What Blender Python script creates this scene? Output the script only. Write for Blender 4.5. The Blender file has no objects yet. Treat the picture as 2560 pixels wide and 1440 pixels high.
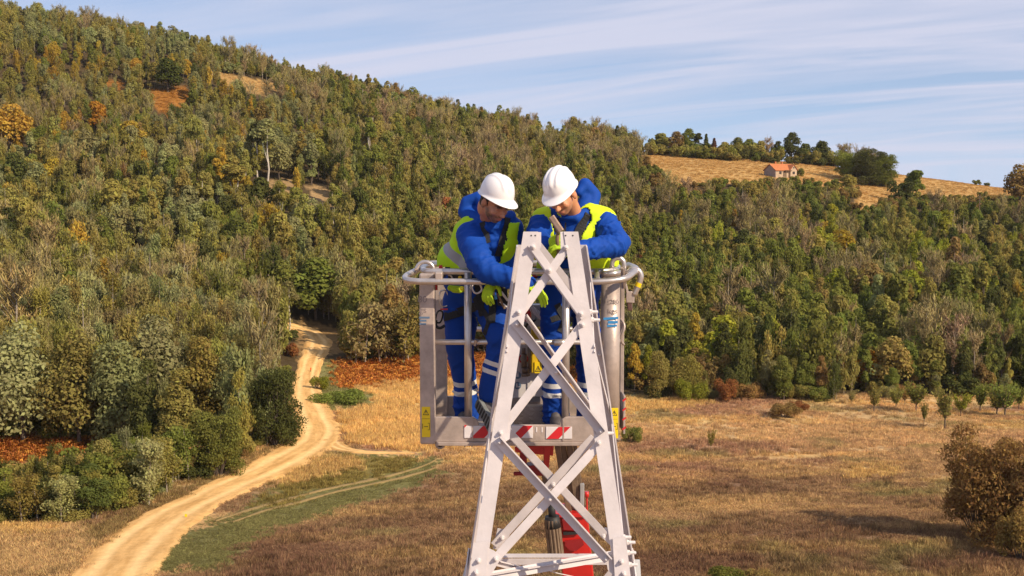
import bpy, bmesh, math, random
import numpy as np
from mathutils import Vector, Matrix, Quaternion

# ------------------------------------------------------------------ camera, world, sun, exposure
S = bpy.context.scene
COL = S.collection
CAMZ = 28.0
PITCH = math.radians(4.8)
F = 3040.0                                   # focal length in pixels of a 2560 wide frame
cam_d = bpy.data.cameras.new('camera')
cam = bpy.data.objects.new('camera', cam_d)
COL.objects.link(cam)
cam.location = (0, 0, CAMZ)
cam.rotation_euler = (math.pi / 2 - PITCH, 0, 0)
cam_d.sensor_width = 36.0
cam_d.lens = 36.0 * F / 2560.0
cam_d.clip_start = 0.1
cam_d.clip_end = 12000.0
S.camera = cam

SUN = Vector((1.15, -0.86, 1.0)).normalized()
sun_d = bpy.data.lights.new('sun', 'SUN')
sun_d.energy = 4.3
sun_d.color = (1.0, 0.85, 0.64)
sun_d.angle = math.radians(0.53)
sun = bpy.data.objects.new('sun', sun_d)
COL.objects.link(sun)
sun.location = (60, -50, 90)
sun.rotation_euler = SUN.to_track_quat('Z', 'Y').to_euler()

W = bpy.data.worlds.new('World')
S.world = W
W.use_nodes = True
nt = W.node_tree
nt.nodes.clear()
def N(nt_, typ, **kw):
    n = nt_.nodes.new(typ)
    for k, v in kw.items():
        setattr(n, k, v)
    return n
def LK(nt_, a, b):
    nt_.links.new(a, b)
out = N(nt, 'ShaderNodeOutputWorld')
geo = N(nt, 'ShaderNodeTexCoord')
sep = N(nt, 'ShaderNodeSeparateXYZ')
LK(nt, geo.outputs['Generated'], sep.inputs[0])
mx = N(nt, 'ShaderNodeMath', operation='MAXIMUM'); mx.inputs[1].default_value = 0.015
LK(nt, sep.outputs['Z'], mx.inputs[0])
cmb = N(nt, 'ShaderNodeCombineXYZ')
lift = N(nt, 'ShaderNodeMath', operation='ADD'); lift.inputs[1].default_value = 0.13; LK(nt, mx.outputs[0], lift.inputs[0])
LK(nt, sep.outputs['X'], cmb.inputs[0]); LK(nt, sep.outputs['Y'], cmb.inputs[1]); LK(nt, lift.outputs[0], cmb.inputs[2])
sky = N(nt, 'ShaderNodeTexSky', sky_type='NISHITA', sun_disc=False)
sky.sun_elevation = math.asin(SUN.z)
sky.sun_rotation = math.atan2(SUN.x, SUN.y)
sky.altitude = 600; sky.air_density = 1.0; sky.dust_density = 0.4; sky.ozone_density = 2.0
LK(nt, cmb.outputs[0], sky.inputs['Vector'])
bg = N(nt, 'ShaderNodeBackground'); bg.inputs['Strength'].default_value = 0.115
LK(nt, sky.outputs[0], bg.inputs['Color'])
# thin cirrus: stretched noise on a flat layer high above
add = N(nt, 'ShaderNodeMath', operation='ADD'); add.inputs[1].default_value = 0.16
tl_ = N(nt, 'ShaderNodeMath', operation='MULTIPLY_ADD'); tl_.inputs[1].default_value = -0.12; LK(nt, sep.outputs['X'], tl_.inputs[0]); LK(nt, mx.outputs[0], tl_.inputs[2])
tm_ = N(nt, 'ShaderNodeMath', operation='MAXIMUM'); tm_.inputs[1].default_value = -0.06; LK(nt, tl_.outputs[0], tm_.inputs[0])
LK(nt, tm_.outputs[0], add.inputs[0])
dx_ = N(nt, 'ShaderNodeMath', operation='DIVIDE'); LK(nt, sep.outputs['X'], dx_.inputs[0]); LK(nt, add.outputs[0], dx_.inputs[1])
dy_ = N(nt, 'ShaderNodeMath', operation='DIVIDE'); LK(nt, sep.outputs['Y'], dy_.inputs[0]); LK(nt, add.outputs[0], dy_.inputs[1])
cv = N(nt, 'ShaderNodeCombineXYZ'); LK(nt, dx_.outputs[0], cv.inputs[0]); LK(nt, dy_.outputs[0], cv.inputs[1])
mp = N(nt, 'ShaderNodeMapping'); mp.inputs['Rotation'].default_value = (0, 0, math.radians(22)); mp.inputs['Scale'].default_value = (0.42, 1.7, 1)
LK(nt, cv.outputs[0], mp.inputs['Vector'])
n1 = N(nt, 'ShaderNodeTexNoise'); n1.inputs['Scale'].default_value = 1.1; n1.inputs['Detail'].default_value = 9; n1.inputs['Roughness'].default_value = 0.5; n1.inputs['Distortion'].default_value = 1.0
LK(nt, mp.outputs[0], n1.inputs['Vector'])
mp2 = N(nt, 'ShaderNodeMapping'); mp2.inputs['Rotation'].default_value = (0, 0, math.radians(17)); mp2.inputs['Scale'].default_value = (0.5, 3.6, 1); mp2.inputs['Location'].default_value = (3.1, 1.7, 0)
LK(nt, cv.outputs[0], mp2.inputs['Vector'])
n2 = N(nt, 'ShaderNodeTexNoise'); n2.inputs['Scale'].default_value = 1.3; n2.inputs['Detail'].default_value = 8; n2.inputs['Roughness'].default_value = 0.6; n2.inputs['Distortion'].default_value = 1.1
LK(nt, mp2.outputs[0], n2.inputs['Vector'])
mm = N(nt, 'ShaderNodeMath', operation='MULTIPLY_ADD'); mm.inputs[1].default_value = 0.22
LK(nt, n2.outputs['Fac'], mm.inputs[0])
m0 = N(nt, 'ShaderNodeMath', operation='MULTIPLY'); m0.inputs[1].default_value = 0.85; LK(nt, n1.outputs['Fac'], m0.inputs[0])
LK(nt, m0.outputs[0], mm.inputs[2])
rmp = N(nt, 'ShaderNodeMapRange'); rmp.inputs['From Min'].default_value = 0.41; rmp.inputs['From Max'].default_value = 0.63
rmp.inputs['To Min'].default_value = 0.24; rmp.inputs['To Max'].default_value = 0.90
LK(nt, mm.outputs[0], rmp.inputs['Value'])
bgc = N(nt, 'ShaderNodeBackground'); bgc.inputs['Color'].default_value = (0.725, 0.74, 0.90, 1); bgc.inputs['Strength'].default_value = 0.71
mixs = N(nt, 'ShaderNodeMixShader')
LK(nt, rmp.outputs['Result'], mixs.inputs['Fac']); LK(nt, bg.outputs[0], mixs.inputs[1]); LK(nt, bgc.outputs[0], mixs.inputs[2])
LK(nt, mixs.outputs[0], out.inputs['Surface'])

S.view_settings.view_transform = 'Standard'
S.view_settings.look = 'None'
S.view_settings.gamma = 1.0
S.view_settings.use_curve_mapping = False
S.view_settings.exposure = 0.42
S.render.film_transparent = False
try:
    S.cycles.max_bounces = 6
    S.cycles.diffuse_bounces = 3
    S.cycles.glossy_bounces = 3
    S.cycles.transmission_bounces = 3
    S.cycles.use_denoising = True
except Exception:
    pass

# ------------------------------------------------------------------ pixel rays (of the 2560 x 1440 frame) to places in the world
cP, sP = math.cos(PITCH), math.sin(PITCH)
def PT(px, py, Y):
    """the world point on the ray through photo pixel (px, py) at depth y = Y"""
    a = (px - 1280.0) / F
    b = -(py - 720.0) / F
    d = (a, cP + b * sP, -sP + b * cP)
    k = Y / d[1]
    return Vector((d[0] * k, Y, CAMZ + d[2] * k))
def PIX(x, y, z):
    """photo pixel of world points (numpy)"""
    zz = z - CAMZ
    dep = y * cP - zz * sP
    up = y * sP + zz * cP
    return 1280.0 + F * x / dep, 720.0 - F * up / dep

rng = np.random.default_rng(7)
random.seed(7)

def vnoise(x, y, s, seed=0):
    """value noise in 0..1"""
    x = np.asarray(x, float) / s; y = np.asarray(y, float) / s
    xi = np.floor(x).astype(np.int64); yi = np.floor(y).astype(np.int64)
    fx = x - xi; fy = y - yi
    fx = fx * fx * (3 - 2 * fx); fy = fy * fy * (3 - 2 * fy)
    def h(a, b):
        n = (a * 374761393 + b * 668265263 + seed * 982451653) & 0x7fffffff
        n = ((n ^ (n >> 13)) * 1274126177) & 0x7fffffff
        return ((n ^ (n >> 16)) & 0xffff) / 65535.0
    return (h(xi, yi) * (1 - fx) + h(xi + 1, yi) * fx) * (1 - fy) + (h(xi, yi + 1) * (1 - fx) + h(xi + 1, yi + 1) * fx) * fy
def fbm(x, y, s, seed=0, o=4):
    r = 0; a = 0.5; t = 0
    for k in range(o):
        r = r + a * vnoise(x, y, s / 2 ** k, seed + k * 17); t += a; a *= 0.55
    return r / t
def inpoly(px, py, poly):
    px = np.asarray(px); py = np.asarray(py)
    r = np.zeros(px.shape, bool)
    n = len(poly)
    for i in range(n):
        x1, y1 = poly[i]; x2, y2 = poly[(i + 1) % n]
        if y1 == y2:
            continue
        c = ((y1 > py) != (y2 > py)) & (px < (x2 - x1) * (py - y1) / (y2 - y1) + x1)
        r ^= c
    return r

# ------------------------------------------------------------------ materials
MATS = {}
def principled(name, col, rough=0.6, metal=0.0, noise=0.0, nscale=8.0, bump=0.0, bscale=40.0, spec=0.5, coords='Object', col2=None, coat=0.0):
    if name in MATS:
        return MATS[name]
    m = bpy.data.materials.new(name); m.use_nodes = True
    t = m.node_tree
    b = t.nodes['Principled BSDF']
    b.inputs['Base Color'].default_value = (*col, 1)
    b.inputs['Roughness'].default_value = rough
    b.inputs['Metallic'].default_value = metal
    b.inputs['Specular IOR Level'].default_value = spec
    if coat:
        b.inputs['Coat Weight'].default_value = coat
    if noise > 0 or bump > 0:
        tc = N(t, 'ShaderNodeTexCoord')
    if noise > 0:
        nz = N(t, 'ShaderNodeTexNoise'); nz.inputs['Scale'].default_value = nscale; nz.inputs['Detail'].default_value = 6; nz.inputs['Roughness'].default_value = 0.65
        LK(t, tc.outputs[coords], nz.inputs['Vector'])
        mr = N(t, 'ShaderNodeMapRange'); mr.inputs['From Min'].default_value = 0.3; mr.inputs['From Max'].default_value = 0.7
        LK(t, nz.outputs['Fac'], mr.inputs['Value'])
        mix = N(t, 'ShaderNodeMix', data_type='RGBA')
        c2 = col2 or tuple(c * (1 - noise) for c in col)
        mix.inputs['A'].default_value = (*c2, 1); mix.inputs['B'].default_value = (*[min(1, c * (1 + noise * 0.35)) for c in col], 1)
        LK(t, mr.outputs['Result'], mix.inputs['Factor'])
        LK(t, mix.outputs['Result'], b.inputs['Base Color'])
    if bump > 0:
        nb = N(t, 'ShaderNodeTexNoise'); nb.inputs['Scale'].default_value = bscale; nb.inputs['Detail'].default_value = 5
        LK(t, tc.outputs[coords], nb.inputs['Vector'])
        bp = N(t, 'ShaderNodeBump'); bp.inputs['Strength'].default_value = bump; bp.inputs['Distance'].default_value = 0.02
        LK(t, nb.outputs['Fac'], bp.inputs['Height'])
        LK(t, bp.outputs[0], b.inputs['Normal'])
    MATS[name] = m
    return m

def leaf_material(name, trans=0.3, vary=0.35):
    """foliage: colour of the plant (its own tint) times a small difference leaf by leaf"""
    m = bpy.data.materials.new(name); m.use_nodes = True
    t = m.node_tree; t.nodes.clear()
    o = N(t, 'ShaderNodeOutputMaterial')
    at = N(t, 'ShaderNodeAttribute', attribute_type='INSTANCER', attribute_name='tint')
    vr = N(t, 'ShaderNodeAttribute', attribute_type='GEOMETRY', attribute_name='var')
    mr = N(t, 'ShaderNodeMapRange'); mr.inputs['To Min'].default_value = 1 - vary; mr.inputs['To Max'].default_value = 1 + vary
    LK(t, vr.outputs['Fac'], mr.inputs['Value'])
    hs = N(t, 'ShaderNodeHueSaturation')
    hm = N(t, 'ShaderNodeMapRange'); hm.inputs['To Min'].default_value = 0.478; hm.inputs['To Max'].default_value = 0.515
    LK(t, vr.outputs['Fac'], hm.inputs['Value'])
    LK(t, hm.outputs['Result'], hs.inputs['Hue']); LK(t, mr.outputs['Result'], hs.inputs['Value'])
    LK(t, at.outputs['Color'], hs.inputs['Color'])
    df = N(t, 'ShaderNodeBsdfDiffuse'); tr = N(t, 'ShaderNodeBsdfTranslucent')
    LK(t, hs.outputs[0], df.inputs['Color']); LK(t, hs.outputs[0], tr.inputs['Color'])
    mx_ = N(t, 'ShaderNodeMixShader'); mx_.inputs['Fac'].default_value = trans
    LK(t, df.outputs[0], mx_.inputs[1]); LK(t, tr.outputs[0], mx_.inputs[2])
    LK(t, mx_.outputs[0], o.inputs['Surface'])
    return m
M_LEAF = leaf_material('foliage', 0.42, 0.24)
M_TWIG = leaf_material('bare_twigs', 0.0, 0.35)
M_GRASS = leaf_material('grass_blades', 0.3, 0.3)
M_BARK = principled('bark', (0.13, 0.095, 0.07), 0.9, noise=0.5, nscale=6, bump=0.4, bscale=20)
M_PALE_BARK = principled('pale_bark', (0.36, 0.29, 0.22), 0.85, noise=0.45, nscale=5)

# ------------------------------------------------------------------ mesh helpers
def new_obj(name, me, parent=None, loc=None):
    o = bpy.data.objects.new(name, me)
    COL.objects.link(o)
    if parent is not None:
        o.parent = parent
    if loc is not None:
        o.location = loc
    return o
def tag(o, label=None, cat=None, group=None, kind=None):
    if label: o['label'] = label
    if cat: o['category'] = cat
    if group: o['group'] = group
    if kind: o['kind'] = kind
    return o
def empty(name, loc=(0, 0, 0), label=None, cat=None, group=None):
    o = bpy.data.objects.new(name, None)
    o.empty_display_size = 0.2
    COL.objects.link(o)
    o.location = loc
    return tag(o, label, cat, group)
def np_mesh(name, verts, faces, mat=None, smooth=False, attrs=None):
    """faces: (n, k) int array of equal sided faces, or a list of such arrays"""
    me = bpy.data.meshes.new(name)
    if not isinstance(faces, list):
        faces = [faces]
    faces = [np.asarray(f, np.int32) for f in faces if len(f)]
    verts = np.asarray(verts, np.float32)
    me.vertices.add(len(verts)); me.vertices.foreach_set('co', verts.ravel())
    loops = np.concatenate([f.ravel() for f in faces])
    me.loops.add(len(loops)); me.loops.foreach_set('vertex_index', loops)
    tot = np.concatenate([np.full(len(f), f.shape[1], np.int32) for f in faces])
    st = np.concatenate([[0], np.cumsum(tot)[:-1]]).astype(np.int32)
    me.polygons.add(len(tot)); me.polygons.foreach_set('loop_start', st); me.polygons.foreach_set('loop_total', tot)
    if smooth:
        me.polygons.foreach_set('use_smooth', np.ones(len(tot), bool))
    if mat:
        me.materials.append(mat)
    me.update(calc_edges=True)
    for k, v in (attrs or {}).items():
        v = np.asarray(v, np.float32)
        if v.ndim == 1:
            a = me.attributes.new(k, 'FLOAT', 'POINT'); a.data.foreach_set('value', v)
        else:
            a = me.attributes.new(k, 'FLOAT_COLOR', 'POINT')
            a.data.foreach_set('color', np.concatenate([v, np.ones((len(v), 1), np.float32)], 1).ravel())
    return me

# ------------------------------------------------------------------ terrain: a smooth sheet through surveyed points
CTRL = []
def g(px, py, Y, drop=0.0):
    p = PT(px, py, Y); CTRL.append((p.x, p.y, p.z - drop))
for a in [(0,1440,82),(300,1440,80),(700,1440,78),(1280,1440,76),(1900,1440,76),(2560,1440,76),
          (250,1290,100),(600,1230,112),(1000,1250,108),(1500,1200,112),(2000,1200,112),(2500,1180,114),
          (780,1080,138),(1100,1080,138),(1600,1080,142),(2100,1090,140),(2560,1080,140),
          (100,1140,124),(500,1150,122),(950,965,175),(1300,980,172),(1620,1005,166),(2000,1000,168),(2400,1000,170),(2560,1000,170),
          (770,930,182),(1000,905,192),(790,860,206),(750,820,224),
          (0,1010,138),(300,1000,142),(600,1000,150),(150,850,180),(450,850,184),(300,620,250),(0,640,245),(300,420,312),(0,430,310),
          (300,238,372),(0,205,380),(300,134,410),(0,78,420),(600,203,410),(600,180,432),(700,222,424),(450,154,416),
          (700,465,292),(780,540,272),(600,720,228),(720,760,232),(900,258,428),(1100,312,432),(1100,500,312),(1100,700,244),(1000,820,214),(1250,342,432),
          (1400,358,436),(1400,520,320),(1350,760,232),(1600,398,420),(1600,600,302),(1600,850,212),
          (1760,395,430),(1950,440,380),(1950,405,445),(1950,550,322),(1950,750,244),(1950,900,198),(2150,425,435),(2150,470,392),
          (2400,462,420),(2400,505,372),(2400,610,312),(2400,800,228),(2400,940,188),(2560,480,420),(2560,520,365),(2560,640,300),(2560,860,210)]:
    g(*a)
for px_, py_, Y_ in [(-700,50,420),(-700,430,310),(-700,900,180),(-900,1300,100),(3300,520,420),(3300,640,300),(3300,900,205),(3400,1250,105)]:
    g(px_, py_, Y_)
# beyond the ridges the land falls away again
for px_, py_, Y_, dr in [(-700,50,620,38),(0,78,640,42),(450,154,640,40),(900,258,650,38),(1250,342,650,36),(1600,398,640,36),(1950,405,660,32),(2300,460,640,30),(2560,480,640,30),(3300,520,640,30)]:
    g(px_, py_, Y_, dr)
for x_, y_, z_ in [(0,0,2),(-60,-60,2),(60,-60,2),(0,-150,3),(-150,-50,4),(150,-50,3),(-90,40,2.5),(90,40,2),(0,45,2),(-45,60,2),(45,60,2)]:
    CTRL.append((x_, y_, z_))
CT = np.array(CTRL)
def tps_u(r2):
    return np.where(r2 > 1e-9, r2 * np.log(np.maximum(r2, 1e-9)), 0.0)
SC = 100.0
cx, cy = CT[:, 0] / SC, CT[:, 1] / SC
nC = len(CT)
K = tps_u((cx[:, None] - cx[None]) ** 2 + (cy[:, None] - cy[None]) ** 2) + np.eye(nC) * 0.004
Pm = np.stack([np.ones(nC), cx, cy], 1)
Amat = np.block([[K, Pm], [Pm.T, np.zeros((3, 3))]])
sol = np.linalg.solve(Amat, np.concatenate([CT[:, 2], np.zeros(3)]))
def terrain(x, y):
    x = np.asarray(x, float); y = np.asarray(y, float)
    sh = x.shape
    x = x.ravel(); y = y.ravel()
    r = np.hypot(x, y)
    k = np.minimum(1.0, 660.0 / np.maximum(r, 1e-6))          # beyond the survey carry on level, sinking slowly
    X = x * k / SC; Y = np.where(y < -140, -140, y) * k / SC
    X = np.clip(X, -5.5, 5.5)
    z = sol[-3] + sol[-2] * X + sol[-1] * Y
    for i in range(nC):
        z = z + sol[i] * tps_u((X - cx[i]) ** 2 + (Y - cy[i]) ** 2)
    z = z + (fbm(x, y, 22.0, 3, 3) - 0.5) * 0.9 * np.clip((r - 40) / 60, 0, 1)
    return (z - np.maximum(0, r - 660) * 0.045).reshape(sh)
def ground_at(px, py):
    """where the ray through a photo pixel meets the ground"""
    lo = PT(px, py, 50.0); d = (PT(px, py, 51.0) - lo)
    ys = np.arange(55.0, 640.0, 1.0)
    xs = lo.x + d.x * (ys - 50); zs = lo.z + d.z * (ys - 50)
    h = zs - terrain(xs, ys)
    if not (h < 0).any():                      # the ray clears the ridge: the crest itself
        m_ = (ys > 330) & (ys < 470); i = int(np.argmin(np.where(m_, h, 1e9)))
        return Vector((xs[i], ys[i], float(terrain(xs[i], ys[i]))))
    i = int(np.argmax(h < 0))
    if i == 0:
        return Vector((xs[0], ys[0], zs[0]))
    t = h[i - 1] / (h[i - 1] - h[i])
    y = ys[i - 1] + t
    return Vector((lo.x + d.x * (y - 50), y, float(terrain(lo.x + d.x * (y - 50), y))))
# ------------------------------------------------------------------ ground cover zones
C_GOLD = np.array((0.70, 0.46, 0.17)); C_TAN = np.array((0.57, 0.37, 0.175)); C_BROWN = np.array((0.31, 0.19, 0.097))
C_RED = np.array((0.215, 0.118, 0.07)); C_GREEN = np.array((0.20, 0.18, 0.065)); C_OLIVE = np.array((0.25, 0.19, 0.055))
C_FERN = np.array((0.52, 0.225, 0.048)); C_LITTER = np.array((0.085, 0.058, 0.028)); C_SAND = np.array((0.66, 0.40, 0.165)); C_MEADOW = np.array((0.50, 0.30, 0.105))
P_GREEN = [(1040,1128),(1110,1150),(1100,1192),(980,1240),(860,1284),(740,1322),(660,1340),(610,1372),(590,1405),(590,1440),(380,1440),(376,1395),(400,1350),(470,1330),(560,1290),(640,1240),(740,1190),(830,1150),(900,1135)]
P_OLIVE = [(1030,1135),(1010,1170),(900,1200),(780,1230),(700,1262),(640,1262),(720,1212),(800,1165),(880,1140)]
P_GOLDBAND = [(840,1150),(900,1155),(880,1175),(800,1195),(735,1215),(715,1205),(770,1170)]
P_GOLD = [(850,965),(1060,945),(1330,950),(1480,985),(1560,1015),(1540,1050),(1400,1085),(1330,1112),(1200,1122),(1000,1122),(880,1110),(850,1040),(930,1010),(900,985)]
P_GOLD2 = [(1560,1010),(1760,1000),(1800,1008),(1700,1025),(1560,1035)]
P_GOLD3 = [(2110,1165),(2215,1165),(2225,1195),(2120,1200)]
P_FERN = [(808,925),(870,893),(960,884),(1060,880),(1330,885),(1450,930),(1480,975),(1330,950),(1060,950),(900,972),(828,968)]
P_FERN_L = [(-200,1090),(110,1095),(270,1098),(280,1112),(170,1132),(100,1160),(30,1160),(0,1200),(-200,1210)]
P_TUFTG = [(795,925),(830,900),(850,930),(835,962),(950,990),(930,1015),(850,1020),(815,1040),(795,1010)]
P_LEFTBOT = [(-300,1300),(170,1312),(215,1340),(215,1380),(195,1440),(-300,1500)]
P_LEFTGOLD = [(-300,1305),(130,1308),(110,1335),(-300,1345)]
P_VERGE = [(240,1320),(430,1235),(560,1172),(700,1105),(735,1060),(738,1085),(700,1125),(560,1195),(440,1255),(330,1325),(240,1370),(205,1350)]
P_MEADOW = [(1600,372),(1780,392),(1950,398),(2085,405),(2120,445),(2240,425),(2380,445),(2700,462),(2700,500),(2540,500),(2330,492),(2230,486),(2180,530),(2130,520),(2150,486),(2085,470),(2000,460),(1900,456),(1690,470),(1640,430),(1610,400)]
P_CLEAR = [(515,182),(560,180),(620,195),(690,210),(700,225),(640,240),(560,215)]
P_FERNHILL = [(265,200),(300,205),(330,235),(470,215),(475,250),(440,285),(400,290),(360,245),(290,225)]
P_PATCH = [[(655,452),(735,448),(745,475),(700,490),(660,485)],[(770,470),(830,458),(850,480),(830,540),(790,560),(750,560)],[(640,500),(690,490),(680,540),(640,540)],[(1340,312),(1420,312),(1420,335),(1340,332)]]
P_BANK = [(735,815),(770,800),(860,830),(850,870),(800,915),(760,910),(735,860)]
P_ROADSIDE = [(385,1440),(378,1380),(430,1345),(560,1295),(565,1275),(470,1280),(400,1320),(330,1440)]
def zone_colour(x, y, z):
    px, py = PIX(x, y, z)
    wob = np.clip(y / 130.0, 0.5, 2.5)
    jx = (fbm(x, y, 6.0, 11, 3) - 0.5) * 60 / wob
    jy = (fbm(x, y, 6.0, 23, 3) - 0.5) * 26 / wob
    jr = np.random.default_rng(17).normal(0, 1, (2, len(x)))
    qx, qy = px + jx + jr[0] * 13 / wob, py + jy + jr[1] * 5 / wob
    far = y > 240
    n = len(x)
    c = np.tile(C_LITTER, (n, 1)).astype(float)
    h = np.full(n, 0.25)
    def put(mask, col, ht):
        c[mask] = col; h[mask] = ht
    # the open field: tan and straw above, brown and reddish below, large soft patches
    field = (py > 985) & ~far & (y > 20)
    t = np.clip((qy - 1140 + 90 * (fbm(x, y, 14.0, 61, 3) - .5)) / 80.0, 0, 1)[:, None]
    big = fbm(x, y, 16.0, 41, 4)[:, None]
    base = C_TAN * (1 - t) + C_BROWN * t
    base = base + (np.clip((big - 0.54) * 7, 0, 1)) * (C_TAN * 0.9 - base) * 0.6
    base = base + (np.clip((0.47 - big) * 7, 0, 1)) * (C_RED * (1 + 0.7 * (1 - t)) - base) * 0.8
    gr = fbm(x, y, 9.0, 71, 3)[:, None]
    base = base + np.clip((gr - 0.58) * 7, 0, 1) * (C_GREEN * 1.3 - base) * 0.62
    st = np.clip((fbm(x * 0.22, y, 3.4, 5, 3) - 0.53) * 6, 0, 1)[:, None]
    base = base + st * (1 - .55 * t) * (C_GOLD * 0.95 - base) * 0.6
    c[field] = base[field]; h[field] = (0.38 * (1 - t[:, 0]) + 0.22 * t[:, 0])[field]
    near = (~far) & (y > 20)
    put(near & inpoly(qx, qy, P_GREEN), C_GREEN, 0.10)
    put(near & inpoly(qx, qy, P_OLIVE), C_OLIVE, 0.28)
    put(near & inpoly(qx, qy, P_GOLDBAND), C_GOLD * 0.85, 0.6)
    put(near & inpoly(qx, qy, P_GOLD), C_GOLD, 0.75)
    put(near & inpoly(qx, qy, P_GOLD2), C_GOLD * 0.9, 0.6)
    put(near & inpoly(qx, qy, P_GOLD3), C_GOLD * 0.85, 0.5)
    put(near & inpoly(qx, qy, P_FERN), C_FERN, 0.8)
    put(near & inpoly(qx, qy, P_FERN_L), C_FERN * 0.9, 0.8)
    put(near & inpoly(qx, qy, P_TUFTG), C_GREEN * 1.15, 0.35)
    put(near & inpoly(qx, qy, P_LEFTBOT), C_TAN * 0.8 + C_OLIVE * 0.25, 0.45)
    put(near & inpoly(qx, qy, P_LEFTGOLD), C_GOLD * 0.8, 0.5)
    put(near & inpoly(qx, qy, P_VERGE), C_OLIVE * 0.5 + C_BROWN * 0.5, 0.4)
    put(near & inpoly(qx, qy, P_ROADSIDE), C_SAND * 0.8, 0.0)
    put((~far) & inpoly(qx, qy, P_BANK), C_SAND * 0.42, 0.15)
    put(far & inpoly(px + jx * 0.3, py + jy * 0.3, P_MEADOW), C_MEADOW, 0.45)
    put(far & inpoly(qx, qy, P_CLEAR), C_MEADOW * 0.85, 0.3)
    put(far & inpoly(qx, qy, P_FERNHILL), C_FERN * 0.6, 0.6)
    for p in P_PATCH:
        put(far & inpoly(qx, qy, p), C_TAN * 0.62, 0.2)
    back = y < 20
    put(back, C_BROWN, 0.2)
    return c, h, qx, qy

# ------------------------------------------------------------------ ground sheet
angs = np.concatenate([np.radians(np.arange(-27, 27.001, 0.13)), np.radians(np.arange(30, 330.1, 3.0))])
rads = [3.0]
while rads[-1] < 2300:
    r_ = rads[-1]
    rads.append(r_ * (1.16 if r_ < 60 else 1.0058 if r_ < 240 else 1.011 if r_ < 520 else 1.12))
rads = np.array(rads)
A_, R_ = np.meshgrid(angs, rads)
gx, gy = (R_ * np.sin(A_)).ravel(), (R_ * np.cos(A_)).ravel()
gz = terrain(gx, gy)
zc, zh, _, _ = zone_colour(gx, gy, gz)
nA, nR = len(angs), len(rads)
ii = np.arange(nA); jj = np.arange(nR - 1)
I, J = np.meshgrid(ii, jj)
I2 = (I + 1) % nA
quads = np.stack([(J * nA + I).ravel(), ((J + 1) * nA + I).ravel(), ((J + 1) * nA + I2).ravel(), (J * nA + I2).ravel()], 1)[:, ::-1]
# close the middle
mid = len(gx)
gv = np.concatenate([np.stack([gx, gy, gz], 1), [[0, 0, float(terrain(0.0, 0.0))]]])
tri = np.stack([np.full(nA, mid), ii, (ii + 1) % nA], 1)[:, ::-1]
zc = np.concatenate([zc, [C_BROWN]])
m = bpy.data.materials.new('ground_cover'); m.use_nodes = True
t = m.node_tree
b = t.nodes['Principled BSDF']; b.inputs['Roughness'].default_value = 0.95; b.inputs['Specular IOR Level'].default_value = 0.1
at = N(t, 'ShaderNodeAttribute', attribute_name='zone')
tc = N(t, 'ShaderNodeTexCoord')
na = N(t, 'ShaderNodeTexNoise'); na.inputs['Scale'].default_value = 0.55; na.inputs['Detail'].default_value = 9; na.inputs['Roughness'].default_value = 0.72
nb = N(t, 'ShaderNodeTexNoise'); nb.inputs['Scale'].default_value = 3.5; nb.inputs['Detail'].default_value = 6; nb.inputs['Roughness'].default_value = 0.7
LK(t, tc.outputs['Object'], na.inputs['Vector']); LK(t, tc.outputs['Object'], nb.inputs['Vector'])
mA = N(t, 'ShaderNodeMapRange'); mA.inputs['From Min'].default_value = 0.3; mA.inputs['From Max'].default_value = 0.7; mA.inputs['To Min'].default_value = 0.55; mA.inputs['To Max'].default_value = 1.32
LK(t, na.outputs['Fac'], mA.inputs['Value'])
mB = N(t, 'ShaderNodeMapRange'); mB.inputs['From Min'].default_value = 0.3; mB.inputs['From Max'].default_value = 0.7; mB.inputs['To Min'].default_value = 0.7; mB.inputs['To Max'].default_value = 1.25
LK(t, nb.outputs['Fac'], mB.inputs['Value'])
ml = N(t, 'ShaderNodeMath', operation='MULTIPLY'); LK(t, mA.outputs[0], ml.inputs[0]); LK(t, mB.outputs[0], ml.inputs[1])
hs = N(t, 'ShaderNodeHueSaturation'); LK(t, at.outputs['Color'], hs.inputs['Color']); LK(t, ml.outputs[0], hs.inputs['Value'])
LK(t, hs.outputs[0], b.inputs['Base Color'])
bp = N(t, 'ShaderNodeBump'); bp.inputs['Strength'].default_value = 0.5; bp.inputs['Distance'].default_value = 0.25
LK(t, nb.outputs['Fac'], bp.inputs['Height']); LK(t, bp.outputs[0], b.inputs['Normal'])
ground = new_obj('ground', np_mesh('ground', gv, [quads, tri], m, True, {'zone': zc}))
tag(ground, kind='structure')

# ------------------------------------------------------------------ dirt road and field track, draped on the ground
def resample(P, step):
    P = np.array([(p.x, p.y) for p in P])
    # Catmull-Rom through the surveyed points
    Q = np.concatenate([[2 * P[0] - P[1]], P, [2 * P[-1] - P[-2]]])
    o_ = []
    for i in range(1, len(Q) - 2):
        for u in np.linspace(0, 1, 30, endpoint=False):
            a, b_, c_, d_ = Q[i - 1], Q[i], Q[i + 1], Q[i + 2]
            o_.append(0.5 * (2 * b_ + (c_ - a) * u + (2 * a - 5 * b_ + 4 * c_ - d_) * u * u + (3 * b_ - a - 3 * c_ + d_) * u ** 3))
    o_ = np.array(o_ + [P[-1]])
    L = np.concatenate([[0], np.cumsum(np.hypot(*np.diff(o_, axis=0).T))])
    s = np.arange(0, L[-1], step)
    return np.stack([np.interp(s, L, o_[:, 0]), np.interp(s, L, o_[:, 1])], 1), s
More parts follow.
